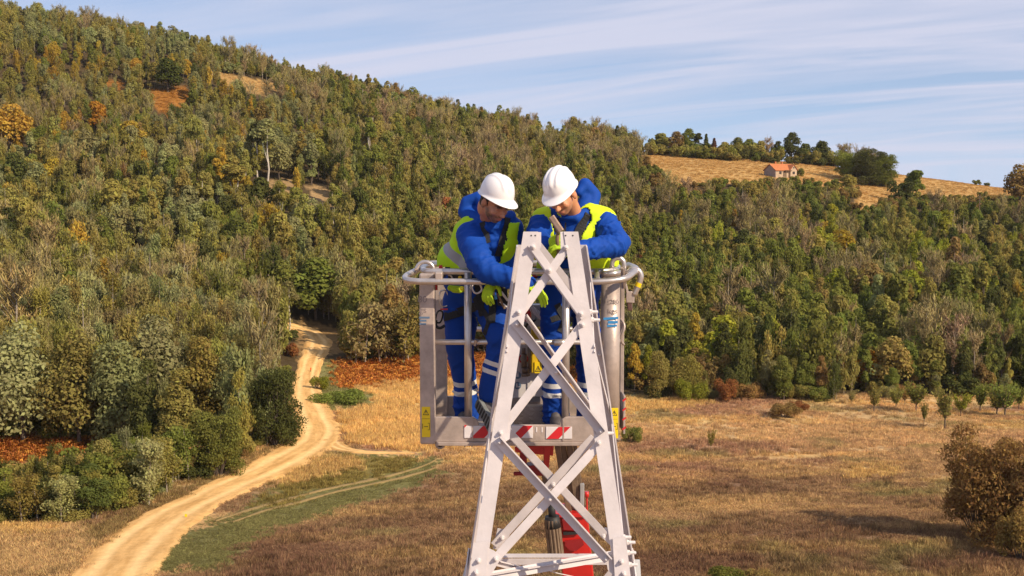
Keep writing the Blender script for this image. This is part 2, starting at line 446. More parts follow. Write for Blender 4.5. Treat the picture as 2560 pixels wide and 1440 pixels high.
def ribbon(name, P, width, mat, lift=0.05, step=0.5, nacross=22, ragged=0.6, seed=0):
    c_, s = resample(P, step)
    tg = np.gradient(c_, axis=0); tg /= np.linalg.norm(tg, axis=1)[:, None]
    nrm = np.stack([-tg[:, 1], tg[:, 0]], 1)
    w = np.interp(np.linspace(0, 1, len(s)), np.linspace(0, 1, len(width)), width)
    u = np.linspace(-1, 1, nacross)
    wl = w * (1 + ragged * (fbm(s, s * 0, 5.0, seed + 1, 5) - 0.5))
    wr = w * (1 + ragged * (fbm(s, s * 0, 5.0, seed + 2, 5) - 0.5))
    off = np.where(u[None] < 0, u[None] * wr[:, None], u[None] * wl[:, None])
    X = c_[:, 0:1] + nrm[:, 0:1] * off; Y = c_[:, 1:2] + nrm[:, 1:2] * off
    z = terrain(X, Y)
    edge = np.clip((np.abs(u) - 0.82) / 0.18, 0, 1)
    ruts = -0.04 * np.exp(-((np.abs(u) - 0.4) / 0.14) ** 2)
    Z = z + lift + ruts[None] - edge[None] * (lift + 0.06) + (fbm(X, Y, 1.2, seed + 5, 3) - 0.5) * 0.08 * (1 - edge[None])
    n_, k_ = X.shape
    I, J = np.meshgrid(np.arange(k_ - 1), np.arange(n_ - 1))
    q = np.stack([(J * k_ + I).ravel(), (J * k_ + I + 1).ravel(), ((J + 1) * k_ + I + 1).ravel(), ((J + 1) * k_ + I).ravel()], 1)[:, ::-1]
    me = np_mesh(name, np.stack([X.ravel(), Y.ravel(), Z.ravel()], 1), q, mat, True, {'across': np.tile(u, n_), 'along': np.repeat(s, k_)})
    o_ = new_obj(name, me); tag(o_, kind='structure')
    return o_, c_, w
def road_material(name, c1, c2, cr):
    m = bpy.data.materials.new(name); m.use_nodes = True
    t = m.node_tree; b = t.nodes['Principled BSDF']; b.inputs['Roughness'].default_value = 0.95; b.inputs['Specular IOR Level'].default_value = 0.1
    aa = N(t, 'ShaderNodeAttribute', attribute_name='across'); al = N(t, 'ShaderNodeAttribute', attribute_name='along')
    cx_ = N(t, 'ShaderNodeCombineXYZ'); LK(t, aa.outputs['Fac'], cx_.inputs[0])
    sc = N(t, 'ShaderNodeMath', operation='MULTIPLY'); sc.inputs[1].default_value = 0.05; LK(t, al.outputs['Fac'], sc.inputs[0]); LK(t, sc.outputs[0], cx_.inputs[1])
    n1 = N(t, 'ShaderNodeTexNoise'); n1.inputs['Scale'].default_value = 3.2; n1.inputs['Detail'].default_value = 6; n1.inputs['Roughness'].default_value = 0.6
    LK(t, cx_.outputs[0], n1.inputs['Vector'])
    tc = N(t, 'ShaderNodeTexCoord')
    n2 = N(t, 'ShaderNodeTexNoise'); n2.inputs['Scale'].default_value = 1.3; n2.inputs['Detail'].default_value = 8; n2.inputs['Roughness'].default_value = 0.7
    LK(t, tc.outputs['Object'], n2.inputs['Vector'])
    mr = N(t, 'ShaderNodeMapRange'); mr.inputs['From Min'].default_value = 0.36; mr.inputs['From Max'].default_value = 0.64; LK(t, n1.outputs['Fac'], mr.inputs['Value'])
    mixa = N(t, 'ShaderNodeMix', data_type='RGBA'); mixa.inputs['A'].default_value = (*c1, 1); mixa.inputs['B'].default_value = (*c2, 1)
    LK(t, mr.outputs[0], mixa.inputs['Factor'])
    mr2 = N(t, 'ShaderNodeMapRange'); mr2.inputs['From Min'].default_value = 0.3; mr2.inputs['From Max'].default_value = 0.72; mr2.inputs['To Min'].default_value = 0.78; mr2.inputs['To Max'].default_value = 1.12
    LK(t, n2.outputs['Fac'], mr2.inputs['Value'])
    # pale compacted wheel tracks
    ab = N(t, 'ShaderNodeMath', operation='ABSOLUTE'); LK(t, aa.outputs['Fac'], ab.inputs[0])
    sb = N(t, 'ShaderNodeMath', operation='SUBTRACT'); sb.inputs[1].default_value = 0.4; LK(t, ab.outputs[0], sb.inputs[0])
    a2 = N(t, 'ShaderNodeMath', operation='ABSOLUTE'); LK(t, sb.outputs[0], a2.inputs[0])
    mr3 = N(t, 'ShaderNodeMapRange'); mr3.inputs['From Min'].default_value = 0.05; mr3.inputs['From Max'].default_value = 0.22; mr3.inputs['To Min'].default_value = 0.7; mr3.inputs['To Max'].default_value = 0.0
    LK(t, a2.outputs[0], mr3.inputs['Value'])
    mixb = N(t, 'ShaderNodeMix', data_type='RGBA'); mixb.inputs['B'].default_value = (*cr, 1)
    LK(t, mixa.outputs['Result'], mixb.inputs['A']); LK(t, mr3.outputs[0], mixb.inputs['Factor'])
    hs = N(t, 'ShaderNodeHueSaturation'); LK(t, mixb.outputs['Result'], hs.inputs['Color']); LK(t, mr2.outputs[0], hs.inputs['Value'])
    LK(t, hs.outputs[0], b.inputs['Base Color'])
    bp = N(t, 'ShaderNodeBump'); bp.inputs['Strength'].default_value = 0.4; bp.inputs['Distance'].default_value = 0.15
    LK(t, n2.outputs['Fac'], bp.inputs['Height']); LK(t, bp.outputs[0], b.inputs['Normal'])
    return m
M_ROAD = road_material('sandy_road', (0.56, 0.31, 0.105), (0.80, 0.485, 0.19), (0.93, 0.62, 0.28))
M_TRACK = road_material('track_soil', (0.24, 0.175, 0.07), (0.31, 0.21, 0.09), (0.40, 0.27, 0.125))
road_px = [(215,1560),(280,1440),(330,1372),(420,1295),(550,1228),(680,1168),(760,1125),(797,1085),(785,1045),(768,1000),(766,955),(775,915),(790,880),(797,855),(775,832),(742,820),(690,812)]
road_pts = [ground_at(*p) for p in road_px]
road, ROAD_C, ROAD_W = ribbon('dirt_road', road_pts, [3.3, 3.2, 3.0, 2.8, 2.7, 3.0, 3.0, 2.6, 2.1, 1.9, 2.0, 2.3, 2.4, 2.2], M_ROAD, 0.16, 0.5, 26, 0.5, 3)
spur, SPUR_C, SPUR_W = ribbon('road_spur', [ground_at(*p) for p in [(815,1100),(860,1124),(920,1131),(980,1133),(1040,1136)]], [2.4, 1.3, 0.7, 0.35, 0.12], M_ROAD, 0.12, 0.4, 14, 0.9, 9)
TRK_PTS = [ground_at(*p) for p in [(560,1306),(660,1272),(780,1240),(900,1212),(1000,1190),(1075,1168),(1110,1150)]]
for sd_ in (-1, 1):
    pts_ = []
    for i_, p_ in enumerate(TRK_PTS):
        a_, b_ = TRK_PTS[max(i_ - 1, 0)], TRK_PTS[min(i_ + 1, len(TRK_PTS) - 1)]
        d_ = (b_ - a_).normalized(); pts_.append(Vector((p_.x - d_.y * .8 * sd_, p_.y + d_.x * .8 * sd_, 0)))
    rut, TRK_C, TRK_W = ribbon('wheel_rut', pts_, [.08, .32, .36, .26, .36, .34, .22, .04], M_TRACK, 0.12, 0.35, 8, 1.5, 13 + sd_)
TRK_C, _ = resample(TRK_PTS, 0.5)

def dist_to(c_, x, y):
    best = np.full(len(x), 1e9)
    for q in c_[::3]:
        best = np.minimum(best, np.hypot(x - q[0], y - q[1]))
    return best

# ------------------------------------------------------------------ scattering (stuff): points that carry plants of the prototypes
def proto(name, me):
    return bpy.data.objects.new(name, me)
def scatter(name, xyz, rot, scl, idx, tint, protos, mat_hint=None):
    me = bpy.data.meshes.new(name)
    me.vertices.add(len(xyz)); me.vertices.foreach_set('co', np.asarray(xyz, np.float32).ravel())
    def fa(k, v, typ='FLOAT', fld='value'):
        a = me.attributes.new(k, typ, 'POINT'); a.data.foreach_set(fld, v)
    fa('rz', np.asarray(rot, np.float32))
    fa('sc', np.asarray(scl, np.float32).ravel(), 'FLOAT_VECTOR', 'vector')
    fa('pi', np.asarray(idx, np.int32), 'INT')
    fa('tint', np.concatenate([tint, np.ones((len(tint), 1))], 1).astype(np.float32).ravel(), 'FLOAT_COLOR', 'color')
    o = new_obj(name, me)
    ng = bpy.data.node_groups.new(name + '_nodes', 'GeometryNodeTree')
    ng.interface.new_socket('Geometry', in_out='INPUT', socket_type='NodeSocketGeometry')
    ng.interface.new_socket('Geometry', in_out='OUTPUT', socket_type='NodeSocketGeometry')
    gi = N(ng, 'NodeGroupInput'); go = N(ng, 'NodeGroupOutput')
    jn = N(ng, 'GeometryNodeJoinGeometry')
    def named(k, typ):
        n = N(ng, 'GeometryNodeInputNamedAttribute', data_type=typ); n.inputs['Name'].default_value = k
        return n
    nrz, nsc, npi = named('rz', 'FLOAT'), named('sc', 'FLOAT_VECTOR'), named('pi', 'INT')
    cr = N(ng, 'ShaderNodeCombineXYZ'); LK(ng, nrz.outputs['Attribute'], cr.inputs[2])
    e2r = N(ng, 'FunctionNodeEulerToRotation'); LK(ng, cr.outputs[0], e2r.inputs[0])
    for k, plist in enumerate(protos):
        cmp_ = N(ng, 'FunctionNodeCompare', data_type='INT', operation='EQUAL')
        LK(ng, npi.outputs['Attribute'], cmp_.inputs[2]); cmp_.inputs[3].default_value = k
        for p in plist:
            oi = N(ng, 'GeometryNodeObjectInfo'); oi.inputs['Object'].default_value = p; oi.inputs['As Instance'].default_value = True
            iop = N(ng, 'GeometryNodeInstanceOnPoints')
            LK(ng, gi.outputs[0], iop.inputs['Points']); LK(ng, cmp_.outputs[0], iop.inputs['Selection']); LK(ng, oi.outputs['Geometry'], iop.inputs['Instance'])
            LK(ng, e2r.outputs[0], iop.inputs['Rotation']); LK(ng, nsc.outputs['Attribute'], iop.inputs['Scale'])
            LK(ng, iop.outputs[0], jn.inputs[0])
    LK(ng, jn.outputs[0], go.inputs[0])
    md = o.modifiers.new('scatter', 'NODES'); md.node_group = ng
    tag(o, kind='stuff')
    return o

def grass_tuft(seed, nb, spread, lean, wid):
    r = np.random.default_rng(seed)
    V = []; Fc = []; var = []
    for i in range(nb):
        a = r.uniform(0, 6.283); rr = spread * math.sqrt(r.uniform())
        bx, by = rr * math.cos(a), rr * math.sin(a)
        h = r.uniform(0.55, 1.0); la = r.uniform(0, 6.283); ll = lean * r.uniform(0.2, 1.0)
        tx, ty = bx + ll * math.cos(la), by + ll * math.sin(la)
        wa = r.uniform(0, 3.1416); w = wid * r.uniform(0.6, 1.2)
        k = len(V)
        V += [(bx - w * math.cos(wa), by - w * math.sin(wa), -0.05), (bx + w * math.cos(wa), by + w * math.sin(wa), -0.05),
              ((bx + tx) / 2 + w * .8 * math.cos(wa), (by + ty) / 2 + w * .8 * math.sin(wa), h * .6), (tx, ty, h), ]
        Fc += [(k, k + 1, k + 2, k + 3)]
        var += [r.uniform()] * 4
    return np_mesh('grass_tuft', V, np.array(Fc), M_GRASS, False, {'var': var})
GT = [[proto('grass_tuft', grass_tuft(s, 46, 0.55, 0.35, 0.022))] for s in range(4)]
def fern_clump(seed):
    r = np.random.default_rng(seed); V = []; Fc = []; var = []
    for i in range(26):
        a = r.uniform(0, 6.283); ln = r.uniform(0.5, 1.0); up = r.uniform(0.3, 0.95); w = r.uniform(0.08, 0.16); cx_, cy_ = r.uniform(-.4, .4, 2)
        ca, sa = math.cos(a), math.sin(a); k = len(V)
        V += [(cx_, cy_, 0), (cx_ + ca * ln * .5 - sa * w, cy_ + sa * ln * .5 + ca * w, up * .8), (cx_ + ca * ln, cy_ + sa * ln, up * .75), (cx_ + ca * ln * .5 + sa * w, cy_ + sa * ln * .5 - ca * w, up * .8)]
        Fc.append((k, k + 1, k + 2, k + 3)); var += [r.uniform()] * 4
    return np_mesh('fern_clump', V, np.array(Fc), M_GRASS, False, {'var': var})
FC = [[proto('fern_clump', fern_clump(s + 50))] for s in range(3)]

def field_points(n, seed, ymin=62, ymax=240):
    r = np.random.default_rng(seed)
    # even in the picture rather than on the map: fewer plants far off
    y = 1 / (r.uniform(1 / ymax, 1 / ymin, n))
    x = r.uniform(-0.45, 0.45, n) * y
    z = terrain(x, y)
    return x, y, z
gxs, gys, gzs = field_points(110000, 5)
gc, gh, qx_, qy_ = zone_colour(gxs, gys, gzs)
rd = dist_to(ROAD_C, gxs, gys); sd = dist_to(SPUR_C, gxs, gys); td = dist_to(TRK_C, gxs, gys)
isfern = (gh > 0.77)
patch = fbm(gxs, gys, 5.0, 91, 3)
keep = (gh > 0.02) & (rd > 2.6 + 2.6 * (fbm(gxs, gys, 2.5, 8, 3) - .5)) & (sd > 1.3) & (td > 0.35) & (PIX(gxs, gys, gzs)[1] > 870)
keep &= ~((gc == C_LITTER).all(1))
keep &= (rng.uniform(size=len(gxs)) < np.clip(0.45 + 2.2 * (patch - 0.4) + (gh > 0.5) * 0.6, 0.1, 1))
kg = keep & ~isfern
brt = np.where(gh > .55, rng.uniform(0.86, 1.14, len(gxs)), rng.uniform(0.72, 1.32, len(gxs))) * (0.75 + 0.5 * patch)
tint = gc * brt[:, None] * 1.12
sc_h = gh * rng.uniform(0.6, 1.25, len(gxs))
grass = scatter('dry_grass', np.stack([gxs, gys, gzs], 1)[kg], rng.uniform(0, 6.28, kg.sum()),
                np.stack([np.full(kg.sum(), 0.9), np.full(kg.sum(), 0.9), sc_h[kg]], 1), rng.integers(0, 4, kg.sum()), tint[kg], GT)
kf = keep & isfern
# taller dead weeds standing in the field
wx, wy, wz = field_points(16000, 31, 66, 175)
wc, wh, _, wqy = zone_colour(wx, wy, wz)
wk = (wh > .15) & (wh < .5) & (dist_to(ROAD_C, wx, wy) > 3.4) & (PIX(wx, wy, wz)[1] > 985) & (fbm(wx, wy, 6, 55, 3) > .47) & ~((wc == C_LITTER).all(1))
wt = np.where(rng.uniform(size=len(wx))[:, None] < .5, wc * .72, np.minimum(wc * 1.35, .75))
weeds = scatter('dry_weeds', np.stack([wx, wy, wz], 1)[wk], rng.uniform(0, 6.28, wk.sum()), np.stack([np.full(wk.sum(), .75), np.full(wk.sum(), .75), rng.uniform(.25, .65, wk.sum())], 1), rng.integers(0, 4, wk.sum()), wt[wk], GT)
# more bracken, close set
bx_, by_, bz_ = field_points(70000, 77, 100, 215)
bc, bh, _, _ = zone_colour(bx_, by_, bz_)
bkk = (bh > .77) & (dist_to(ROAD_C, bx_, by_) > 3.0)
frn = scatter('bracken', np.stack([bx_, by_, bz_], 1)[bkk], rng.uniform(0, 6.28, bkk.sum()),
              np.stack([np.full(bkk.sum(), .55), np.full(bkk.sum(), .55), rng.uniform(.45, .85, bkk.sum())], 1), rng.integers(0, 3, bkk.sum()), np.minimum(bc[bkk] * rng.uniform(.95, 1.5, bkk.sum())[:, None], .9), FC)
# the meadow by the house and the clearings on the slope: thin short grass
mx_, my_ = rng.uniform(-190, 200, 60000), rng.uniform(255, 470, 60000)
mz_ = terrain(mx_, my_)
mc, mh, _, _ = zone_colour(mx_, my_, mz_)
km = (mh > 0.28) & ~((mc == C_LITTER).all(1))
mead = scatter('meadow_grass', np.stack([mx_, my_, mz_], 1)[km], rng.uniform(0, 6.28, km.sum()),
               np.stack([np.full(km.sum(), 1.1), np.full(km.sum(), 1.1), mh[km] * rng.uniform(.3, .8, km.sum())], 1), rng.integers(0, 4, km.sum()),
               mc[km] * rng.uniform(0.85, 1.12, km.sum())[:, None] * (.8 + .4 * fbm(mx_, my_, 14, 3, 3)[km])[:, None] * 1.1, GT)
print('grass', kg.sum(), 'fern', kf.sum(), 'meadow', km.sum())
# ------------------------------------------------------------------ plants: prototypes
def tube_arrays(path, radii, ns=6):
    path = [Vector(p) for p in path]; V = []; Fq = []
    up = Vector((0.13, 0.31, 0.94)).normalized()
    for i, p in enumerate(path):
        d = (path[min(i + 1, len(path) - 1)] - path[max(i - 1, 0)]).normalized()
        a = d.cross(Vector((1, 0.2, 0.1)) if abs(d.z) > 0.7 else up).normalized(); b_ = d.cross(a)
        for k in range(ns):
            t_ = 2 * math.pi * k / ns
            V.append(p + (a * math.cos(t_) + b_ * math.sin(t_)) * radii[i])
    for i in range(len(path) - 1):
        for k in range(ns):
            Fq.append((i * ns + k, i * ns + (k + 1) % ns, (i + 1) * ns + (k + 1) % ns, (i + 1) * ns + k))
    return V, Fq
class Soup:
    def __init__(s): s.v = []; s.f = []; s.n = 0
    def add(s, V, Fq):
        s.v.append(np.array([tuple(p) for p in V])); s.f.append(np.array(Fq) + s.n); s.n += len(V)
    def tube(s, path, radii, ns=6): s.add(*tube_arrays(path, radii, ns))
    def mesh(s, name, mat): return np_mesh(name, np.concatenate(s.v), np.concatenate(s.f), mat, True)
def leaves(r, pos, nrm, size, aspect=1.5, jitter=0.9, up=0.0, along=None):
    """one leaf spray per position: a folded four cornered blade facing roughly along nrm"""
    n = len(pos)
    nn = nrm + r.normal(0, jitter, (n, 3)); nn[:, 2] += up
    nn /= np.linalg.norm(nn, axis=1)[:, None] + 1e-9
    a = along + r.normal(0, 0.35, (n, 3)) if along is not None else r.normal(0, 1, (n, 3))
    a -= nn * (a * nn).sum(1)[:, None]; a /= np.linalg.norm(a, axis=1)[:, None] + 1e-9
    b_ = np.cross(nn, a)
    s = size * r.uniform(0.55, 1.35, n)[:, None]
    L = s * aspect * 0.5; Wd = s * 0.5
    v = np.stack([pos - a * L, pos + b_ * Wd + nn * s * 0.15, pos + a * L, pos - b_ * Wd + nn * s * 0.15], 1).reshape(-1, 3)
    f = np.arange(4 * n).reshape(n, 4)
    var = np.repeat(np.clip(r.normal(0.5, 0.26, n), 0, 1), 4)
    return v, f, var
def crown_mesh(name, parts, mat=None):
    V = []; Fq = []; va = []; k = 0
    for v, f, var in parts:
        V.append(v); Fq.append(f + k); va.append(var); k += len(v)
    return np_mesh(name, np.concatenate(V), np.concatenate(Fq), mat or M_LEAF, False, {'var': np.concatenate(va)})
def sph(r, n):
    d = r.normal(0, 1, (n, 3)); return d / np.linalg.norm(d, axis=1)[:, None]

def make_broadleaf(seed, H=8.0, R=2.7, base=0.06, nl=2500, ls=0.34, lob=13, tall=1.0, feather=False):
    r = np.random.default_rng(seed)
    cz = H * (base + 1) / 2; hz = H * (1 - base) / 2
    lc = []; lr = []
    for i in range(lob):
        d = sph(r, 1)[0] * r.uniform(0.35, 0.78)
        d[2] = d[2] * 0.95
        taper = 1.0 - 0.35 * max(0, d[2])
        lc.append((d[0] * R * taper, d[1] * R * taper, cz + d[2] * hz)); lr.append(R * r.uniform(0.34, 0.52))
    lc.append((0, 0, H - R * 0.42)); lr.append(R * 0.42)
    lc = np.array(lc); lr = np.array(lr)
    w = lr ** 2 / (lr ** 2).sum()
    pick = r.choice(len(lc), nl, p=w)
    d = sph(r, nl); d[:, 2] = np.where(d[:, 2] < -0.55, -d[:, 2], d[:, 2])
    rad = lr[pick] * (0.55 + 0.55 * r.uniform(0, 1, nl) ** 0.6)
    pos = lc[pick] + d * rad[:, None] * np.array((1, 1, tall))
    # a ragged outline: sprays that stick out
    parts = [leaves(r, pos, d, ls * (.8 if feather else 1), 2.3 if feather else 1.5, 0.55, 0.35, d * .6 + np.array((0, 0, .8)) if feather else None)]
    crown = crown_mesh('crown', parts)
    so = Soup()
    lean = r.normal(0, 0.25, 2)
    top = (lean[0], lean[1], H * 0.8)
    so.tube([(0, 0, -0.5), (lean[0] * .2, lean[1] * .2, H * .2), (lean[0] * .6, lean[1] * .6, H * .5), top], [0.16, 0.13, 0.09, 0.03])
    for i in range(0, len(lc), 2):
        q = lc[i]; z0 = H * r.uniform(0.18, 0.45)
        so.tube([(lean[0] * .3, lean[1] * .3, z0), (q[0] * .5, q[1] * .5, (z0 + q[2]) / 2 + .2), tuple(q)], [0.06, 0.045, 0.02], 5)
    return so.mesh('trunk', M_BARK), crown
def make_birch(seed, H=9.5, R=1.35, nl=1900, multi=1, base=0.1, pale=True, ls=.21):
    """slender, upswept: tall narrow sprays that read as streaks"""
    r = np.random.default_rng(seed)
    so = Soup(); P = []; D = []
    for s in range(multi):
        ox, oy = (r.normal(0, 0.7, 2) if multi > 1 else (0, 0)); lx, ly = r.normal(0, 0.35, 2); h = H * r.uniform(0.82, 1.0)
        so.tube([(ox, oy, -0.5), (ox + lx * .3, oy + ly * .3, h * .35), (ox + lx * .7, oy + ly * .7, h * .7), (ox + lx, oy + ly, h)], [0.08, 0.06, 0.04, 0.012], 5)
        for k in range(16):
            z0 = h * r.uniform(base, 0.9); a = r.uniform(0, 6.283); ln = R * (1.15 - 0.75 * z0 / h) * r.uniform(.7, 1.2)
            q0 = np.array((ox + lx * z0 / h, oy + ly * z0 / h, z0)); q1 = q0 + np.array((math.cos(a) * ln, math.sin(a) * ln, ln * r.uniform(.7, 1.6)))
            so.tube([q0, (q0 + q1) / 2 + (0, 0, .1), q1], [0.03, 0.02, 0.008], 3)
            m_ = nl // (16 * multi)
            t_ = r.uniform(0.1, 1.12, m_)[:, None]
            pp = q0 + (q1 - q0) * t_ + r.normal(0, 0.26, (m_, 3)) * np.array((1, 1, 1.5))
            P.append(pp); dd = pp - np.array((ox, oy, 0)); dd[:, 2] = 0.3; D.append(dd)
    P = np.concatenate(P); D = np.concatenate(D)
    D /= np.linalg.norm(D, axis=1)[:, None] + 1e-6
    parts = [leaves(r, P, D, ls, 2.6, 0.6, 0.0, np.tile((0, 0, 1.0), (len(P), 1)))]
    return so.mesh('trunk', M_PALE_BARK if pale else M_BARK), crown_mesh('crown', parts)
def make_bare(seed, H=9.0, R=2.4, n=1500, base=0.25, pale=True):
    """leafless: fine upswept twigs"""
    r = np.random.default_rng(seed)
    so = Soup(); P = []; A = []
    so.tube([(0, 0, -0.5), (.05, 0, H * .4), (.1, .1, H * .75), (.1, .1, H * .97)], [0.13, 0.09, 0.05, 0.012], 5)
    for k in range(20):
        z0 = H * r.uniform(base, 0.8); a = r.uniform(0, 6.283); ln = R * (1.2 - .6 * z0 / H) * r.uniform(.6, 1.1)
        q0 = np.array((.05, .05, z0)); q1 = q0 + np.array((math.cos(a) * ln, math.sin(a) * ln, ln * r.uniform(.9, 1.7)))
        so.tube([q0, (q0 + q1) / 2 + (0, 0, -.15), q1], [0.045, 0.03, 0.01], 4)
        m_ = n // 20
        t_ = r.uniform(0.15, 1.1, m_)[:, None]
        P.append(q0 + (q1 - q0) * t_ + r.normal(0, .22, (m_, 3)))
        A.append(np.tile((q1 - q0) / np.linalg.norm(q1 - q0) * .5 + (0, 0, .8), (m_, 1)))
    P = np.concatenate(P); A = np.concatenate(A)
    parts = [leaves(r, P, r.normal(0, 1, P.shape), 0.085, 9.0, 0.8, 0.0, A)]
    return so.mesh('trunk', M_PALE_BARK if pale else M_BARK), crown_mesh('twigs', parts, M_TWIG)
def make_conifer(seed, H=9.0, R=1.9, nl=1900):
    r = np.random.default_rng(seed)
    so = Soup(); so.tube([(0, 0, -.5), (0, 0, H * .5), (0, 0, H)], [0.14, 0.08, 0.01], 5)
    z = H * (0.1 + 0.9 * r.uniform(0, 1, nl) ** 1.3); a = r.uniform(0, 6.283, nl)
    lay = 0.75 + 0.25 * np.sin(z * 7 + 2 * a)
    rad = R * (1 - z / H) * lay * r.uniform(.35, 1.05, nl) + .06
    P = np.stack([rad * np.cos(a), rad * np.sin(a), z - rad * .25], 1)
    D = np.stack([np.cos(a), np.sin(a), np.full(nl, .5)], 1)
    al = np.stack([np.cos(a), np.sin(a), np.full(nl, -.25)], 1)
    return so.mesh('trunk', M_BARK), crown_mesh('crown', [leaves(r, P, D, .26, 2.2, .5, .3, al)])
def make_bush(seed, H=3.0, R=1.9, nl=1500, ls=0.26, lob=8):
    r = np.random.default_rng(seed)
    lc = np.stack([r.uniform(-.75, .75, lob) * R, r.uniform(-.75, .75, lob) * R, r.uniform(.22, .62, lob) * H], 1); lr = r.uniform(.30, .45, lob) * min(R, H) * (1.05 if H < 6 else .72)
    if H > 6: lc[:, :2] *= np.clip(1.15 - .55 * (lc[:, 2:3] / H), .5, 1); lc[:, 2] = r.uniform(.07, .80, lob) * H; lc[:, :2] *= np.clip(1.1 - .3 * np.abs(lc[:, 2:3] / H - .35), .4, 1)
    pick = r.integers(0, lob, nl); d = sph(r, nl); d[:, 2] = np.abs(d[:, 2]) * np.sign(r.uniform(-.35, 1, nl))
    pos = lc[pick] + d * (lr[pick] * (.5 + .6 * r.uniform(0, 1, nl) ** .6))[:, None]
    pos[:, 2] = np.maximum(pos[:, 2], 0.0)
    extra = []
    if H > 6:
        k_ = 2600; pk = r.integers(0, lob, k_); d2 = sph(r, k_); d2[:, 2] = np.abs(d2[:, 2]) * .9 - .1; d2[:, 2] = np.maximum(d2[:, 2], .1)
        p2 = lc[pk] + d2 * (lr[pk] * r.uniform(.9, 1.45, k_))[:, None]; extra = [leaves(r, p2, r.normal(0, 1, p2.shape), .07, 7.0, .8, 0, d2 + np.array((0, 0, .5)))]
    so = Soup()
    for q in lc: so.tube([(q[0] * .15, q[1] * .15, -.3), (q[0] * .6, q[1] * .6, q[2] * .6), tuple(q)], [.05, .04, .015], 4)
    return so.mesh('stems', M_BARK), crown_mesh('crown', [leaves(r, pos, d, ls, 1.5, .8, .3)] + extra)
def make_fruit(seed, H=3.6, nl=800):
    r = np.random.default_rng(seed)
    so = Soup(); P = []; so.tube([(0, 0, -.2), (0, 0, .9)], [.08, .07], 5); A = []
    for k in range(9):
        a = r.uniform(0, 6.283); ln = r.uniform(.6, 1.15)
        q0 = np.array((0, 0, .85)); q1 = np.array((math.cos(a) * ln, math.sin(a) * ln, H * r.uniform(.75, 1.0)))
        so.tube([q0, q0 + (q1 - q0) * .45 + np.array((math.cos(a), math.sin(a), 0)) * .2, q1], [.04, .03, .01], 4)
        m_ = nl // 9; t_ = r.uniform(.2, 1.05, m_)[:, None]
        P.append(q0 + (q1 - q0) * t_ + r.normal(0, .2, (m_, 3))); A.append(np.tile((q1 - q0), (m_, 1)))
    P = np.concatenate(P); A = np.concatenate(A); A /= np.linalg.norm(A, axis=1)[:, None]
    return so.mesh('trunk', M_BARK), crown_mesh('crown', [leaves(r, P, r.normal(0, 1, P.shape), .15, 2.2, .7, .2, A)])

def make_stem(seed, H=10, R=1.7, nl=2000, ls=.28):
    r = np.random.default_rng(seed); tk, cr = make_broadleaf(seed, H, R, .5, nl, ls, 10)
    so = Soup(); b1, b2 = r.normal(0, .3, 2), r.normal(0, .5, 2)
    so.tube([(0, 0, -.5), (b1[0], b1[1], H * .25), (b2[0] * .5, b2[1] * .5, H * .5), (b2[0], b2[1], H * .85)], [.15, .13, .10, .03], 6)
    so.tube([(b1[0], b1[1], H * .3), (b1[0] + .7, b1[1] + .3, H * .65)], [.07, .03], 5)
    return so.mesh('trunk', M_STEM), cr
M_STEM = principled('white_bark', (0.52, 0.45, 0.37), 0.85, noise=0.35, nscale=5)
PROTO = {
    'stem': [make_stem(71), make_stem(72, R=1.4), make_stem(73, H=11, R=1.9)],
    'broad': [make_broadleaf(1), make_broadleaf(2, R=2.3, lob=10, feather=True), make_broadleaf(3, R=3.0, lob=16, nl=2500), make_broadleaf(4, H=7, R=2.6, base=.02)],
    'tall': [make_broadleaf(11, H=10, R=1.9, base=.05, lob=15, feather=True), make_broadleaf(12, H=9.5, R=1.65, base=.06, lob=13, feather=True), make_broadleaf(13, H=10.5, R=2.0, base=.10, lob=15, nl=2700, feather=True)],
    'birch': [make_birch(21), make_birch(22, multi=2, H=9), make_birch(23, R=1.6, multi=3, H=8.5)],
    'bare': [make_bare(31), make_bare(32, R=1.9, H=10), make_bare(33, R=2.8, H=8)],
    'conifer': [make_conifer(41), make_conifer(42, H=8, R=1.6)],
    'bush': [make_bush(51), make_bush(52, H=2.4, R=2.2), make_bush(53, H=3.6, R=1.7)],
    'broad_n': [make_broadleaf(101, nl=7200, ls=.19, lob=20, base=-.03), make_broadleaf(102, R=2.4, nl=6500, ls=.19, lob=17, base=-.02, feather=True), make_broadleaf(103, R=3.0, lob=24, nl=8000, ls=.20, base=-.03)],
    'tall_n': [make_broadleaf(111, H=10, R=2.0, base=.0, lob=22, nl=7000, ls=.20, feather=True), make_broadleaf(112, H=9.5, R=1.8, base=.0, lob=18, nl=6500, ls=.19, feather=True)],
    'birch_n': [make_birch(121, nl=4500, R=1.5, base=.05, ls=.14), make_birch(122, multi=2, H=9, nl=5000, base=.08, ls=.14), make_birch(123, R=1.6, multi=3, H=8.5, nl=5400, base=.12, ls=.14)],
    'bush_n': [make_bush(151, nl=6500, ls=.125, lob=13), make_bush(152, H=2.4, R=2.2, nl=6500, ls=.125, lob=12), make_bush(153, H=3.6, R=1.7, nl=6500, ls=.12, lob=14)],
    'bigbush': [make_bush(161, H=8, R=3.4, nl=15000, ls=.16, lob=60), make_bush(162, H=8, R=3.2, nl=15000, ls=.16, lob=48)],
    'fruit': [make_fruit(61), make_fruit(62), make_fruit(63)],
}
KINDNAME = {'broad': 'broadleaf_tree', 'tall': 'broadleaf_tree', 'birch': 'birch_tree', 'bare': 'bare_tree', 'conifer': 'conifer_tree', 'stem': 'birch_tree', 'bush': 'bush', 'fruit': 'fruit_tree'}
PH = {'stem': 10.0, 'broad': 8.0, 'tall': 10.0, 'birch': 9.2, 'bare': 9.2, 'conifer': 8.6, 'bush': 3.0, 'fruit': 3.6}
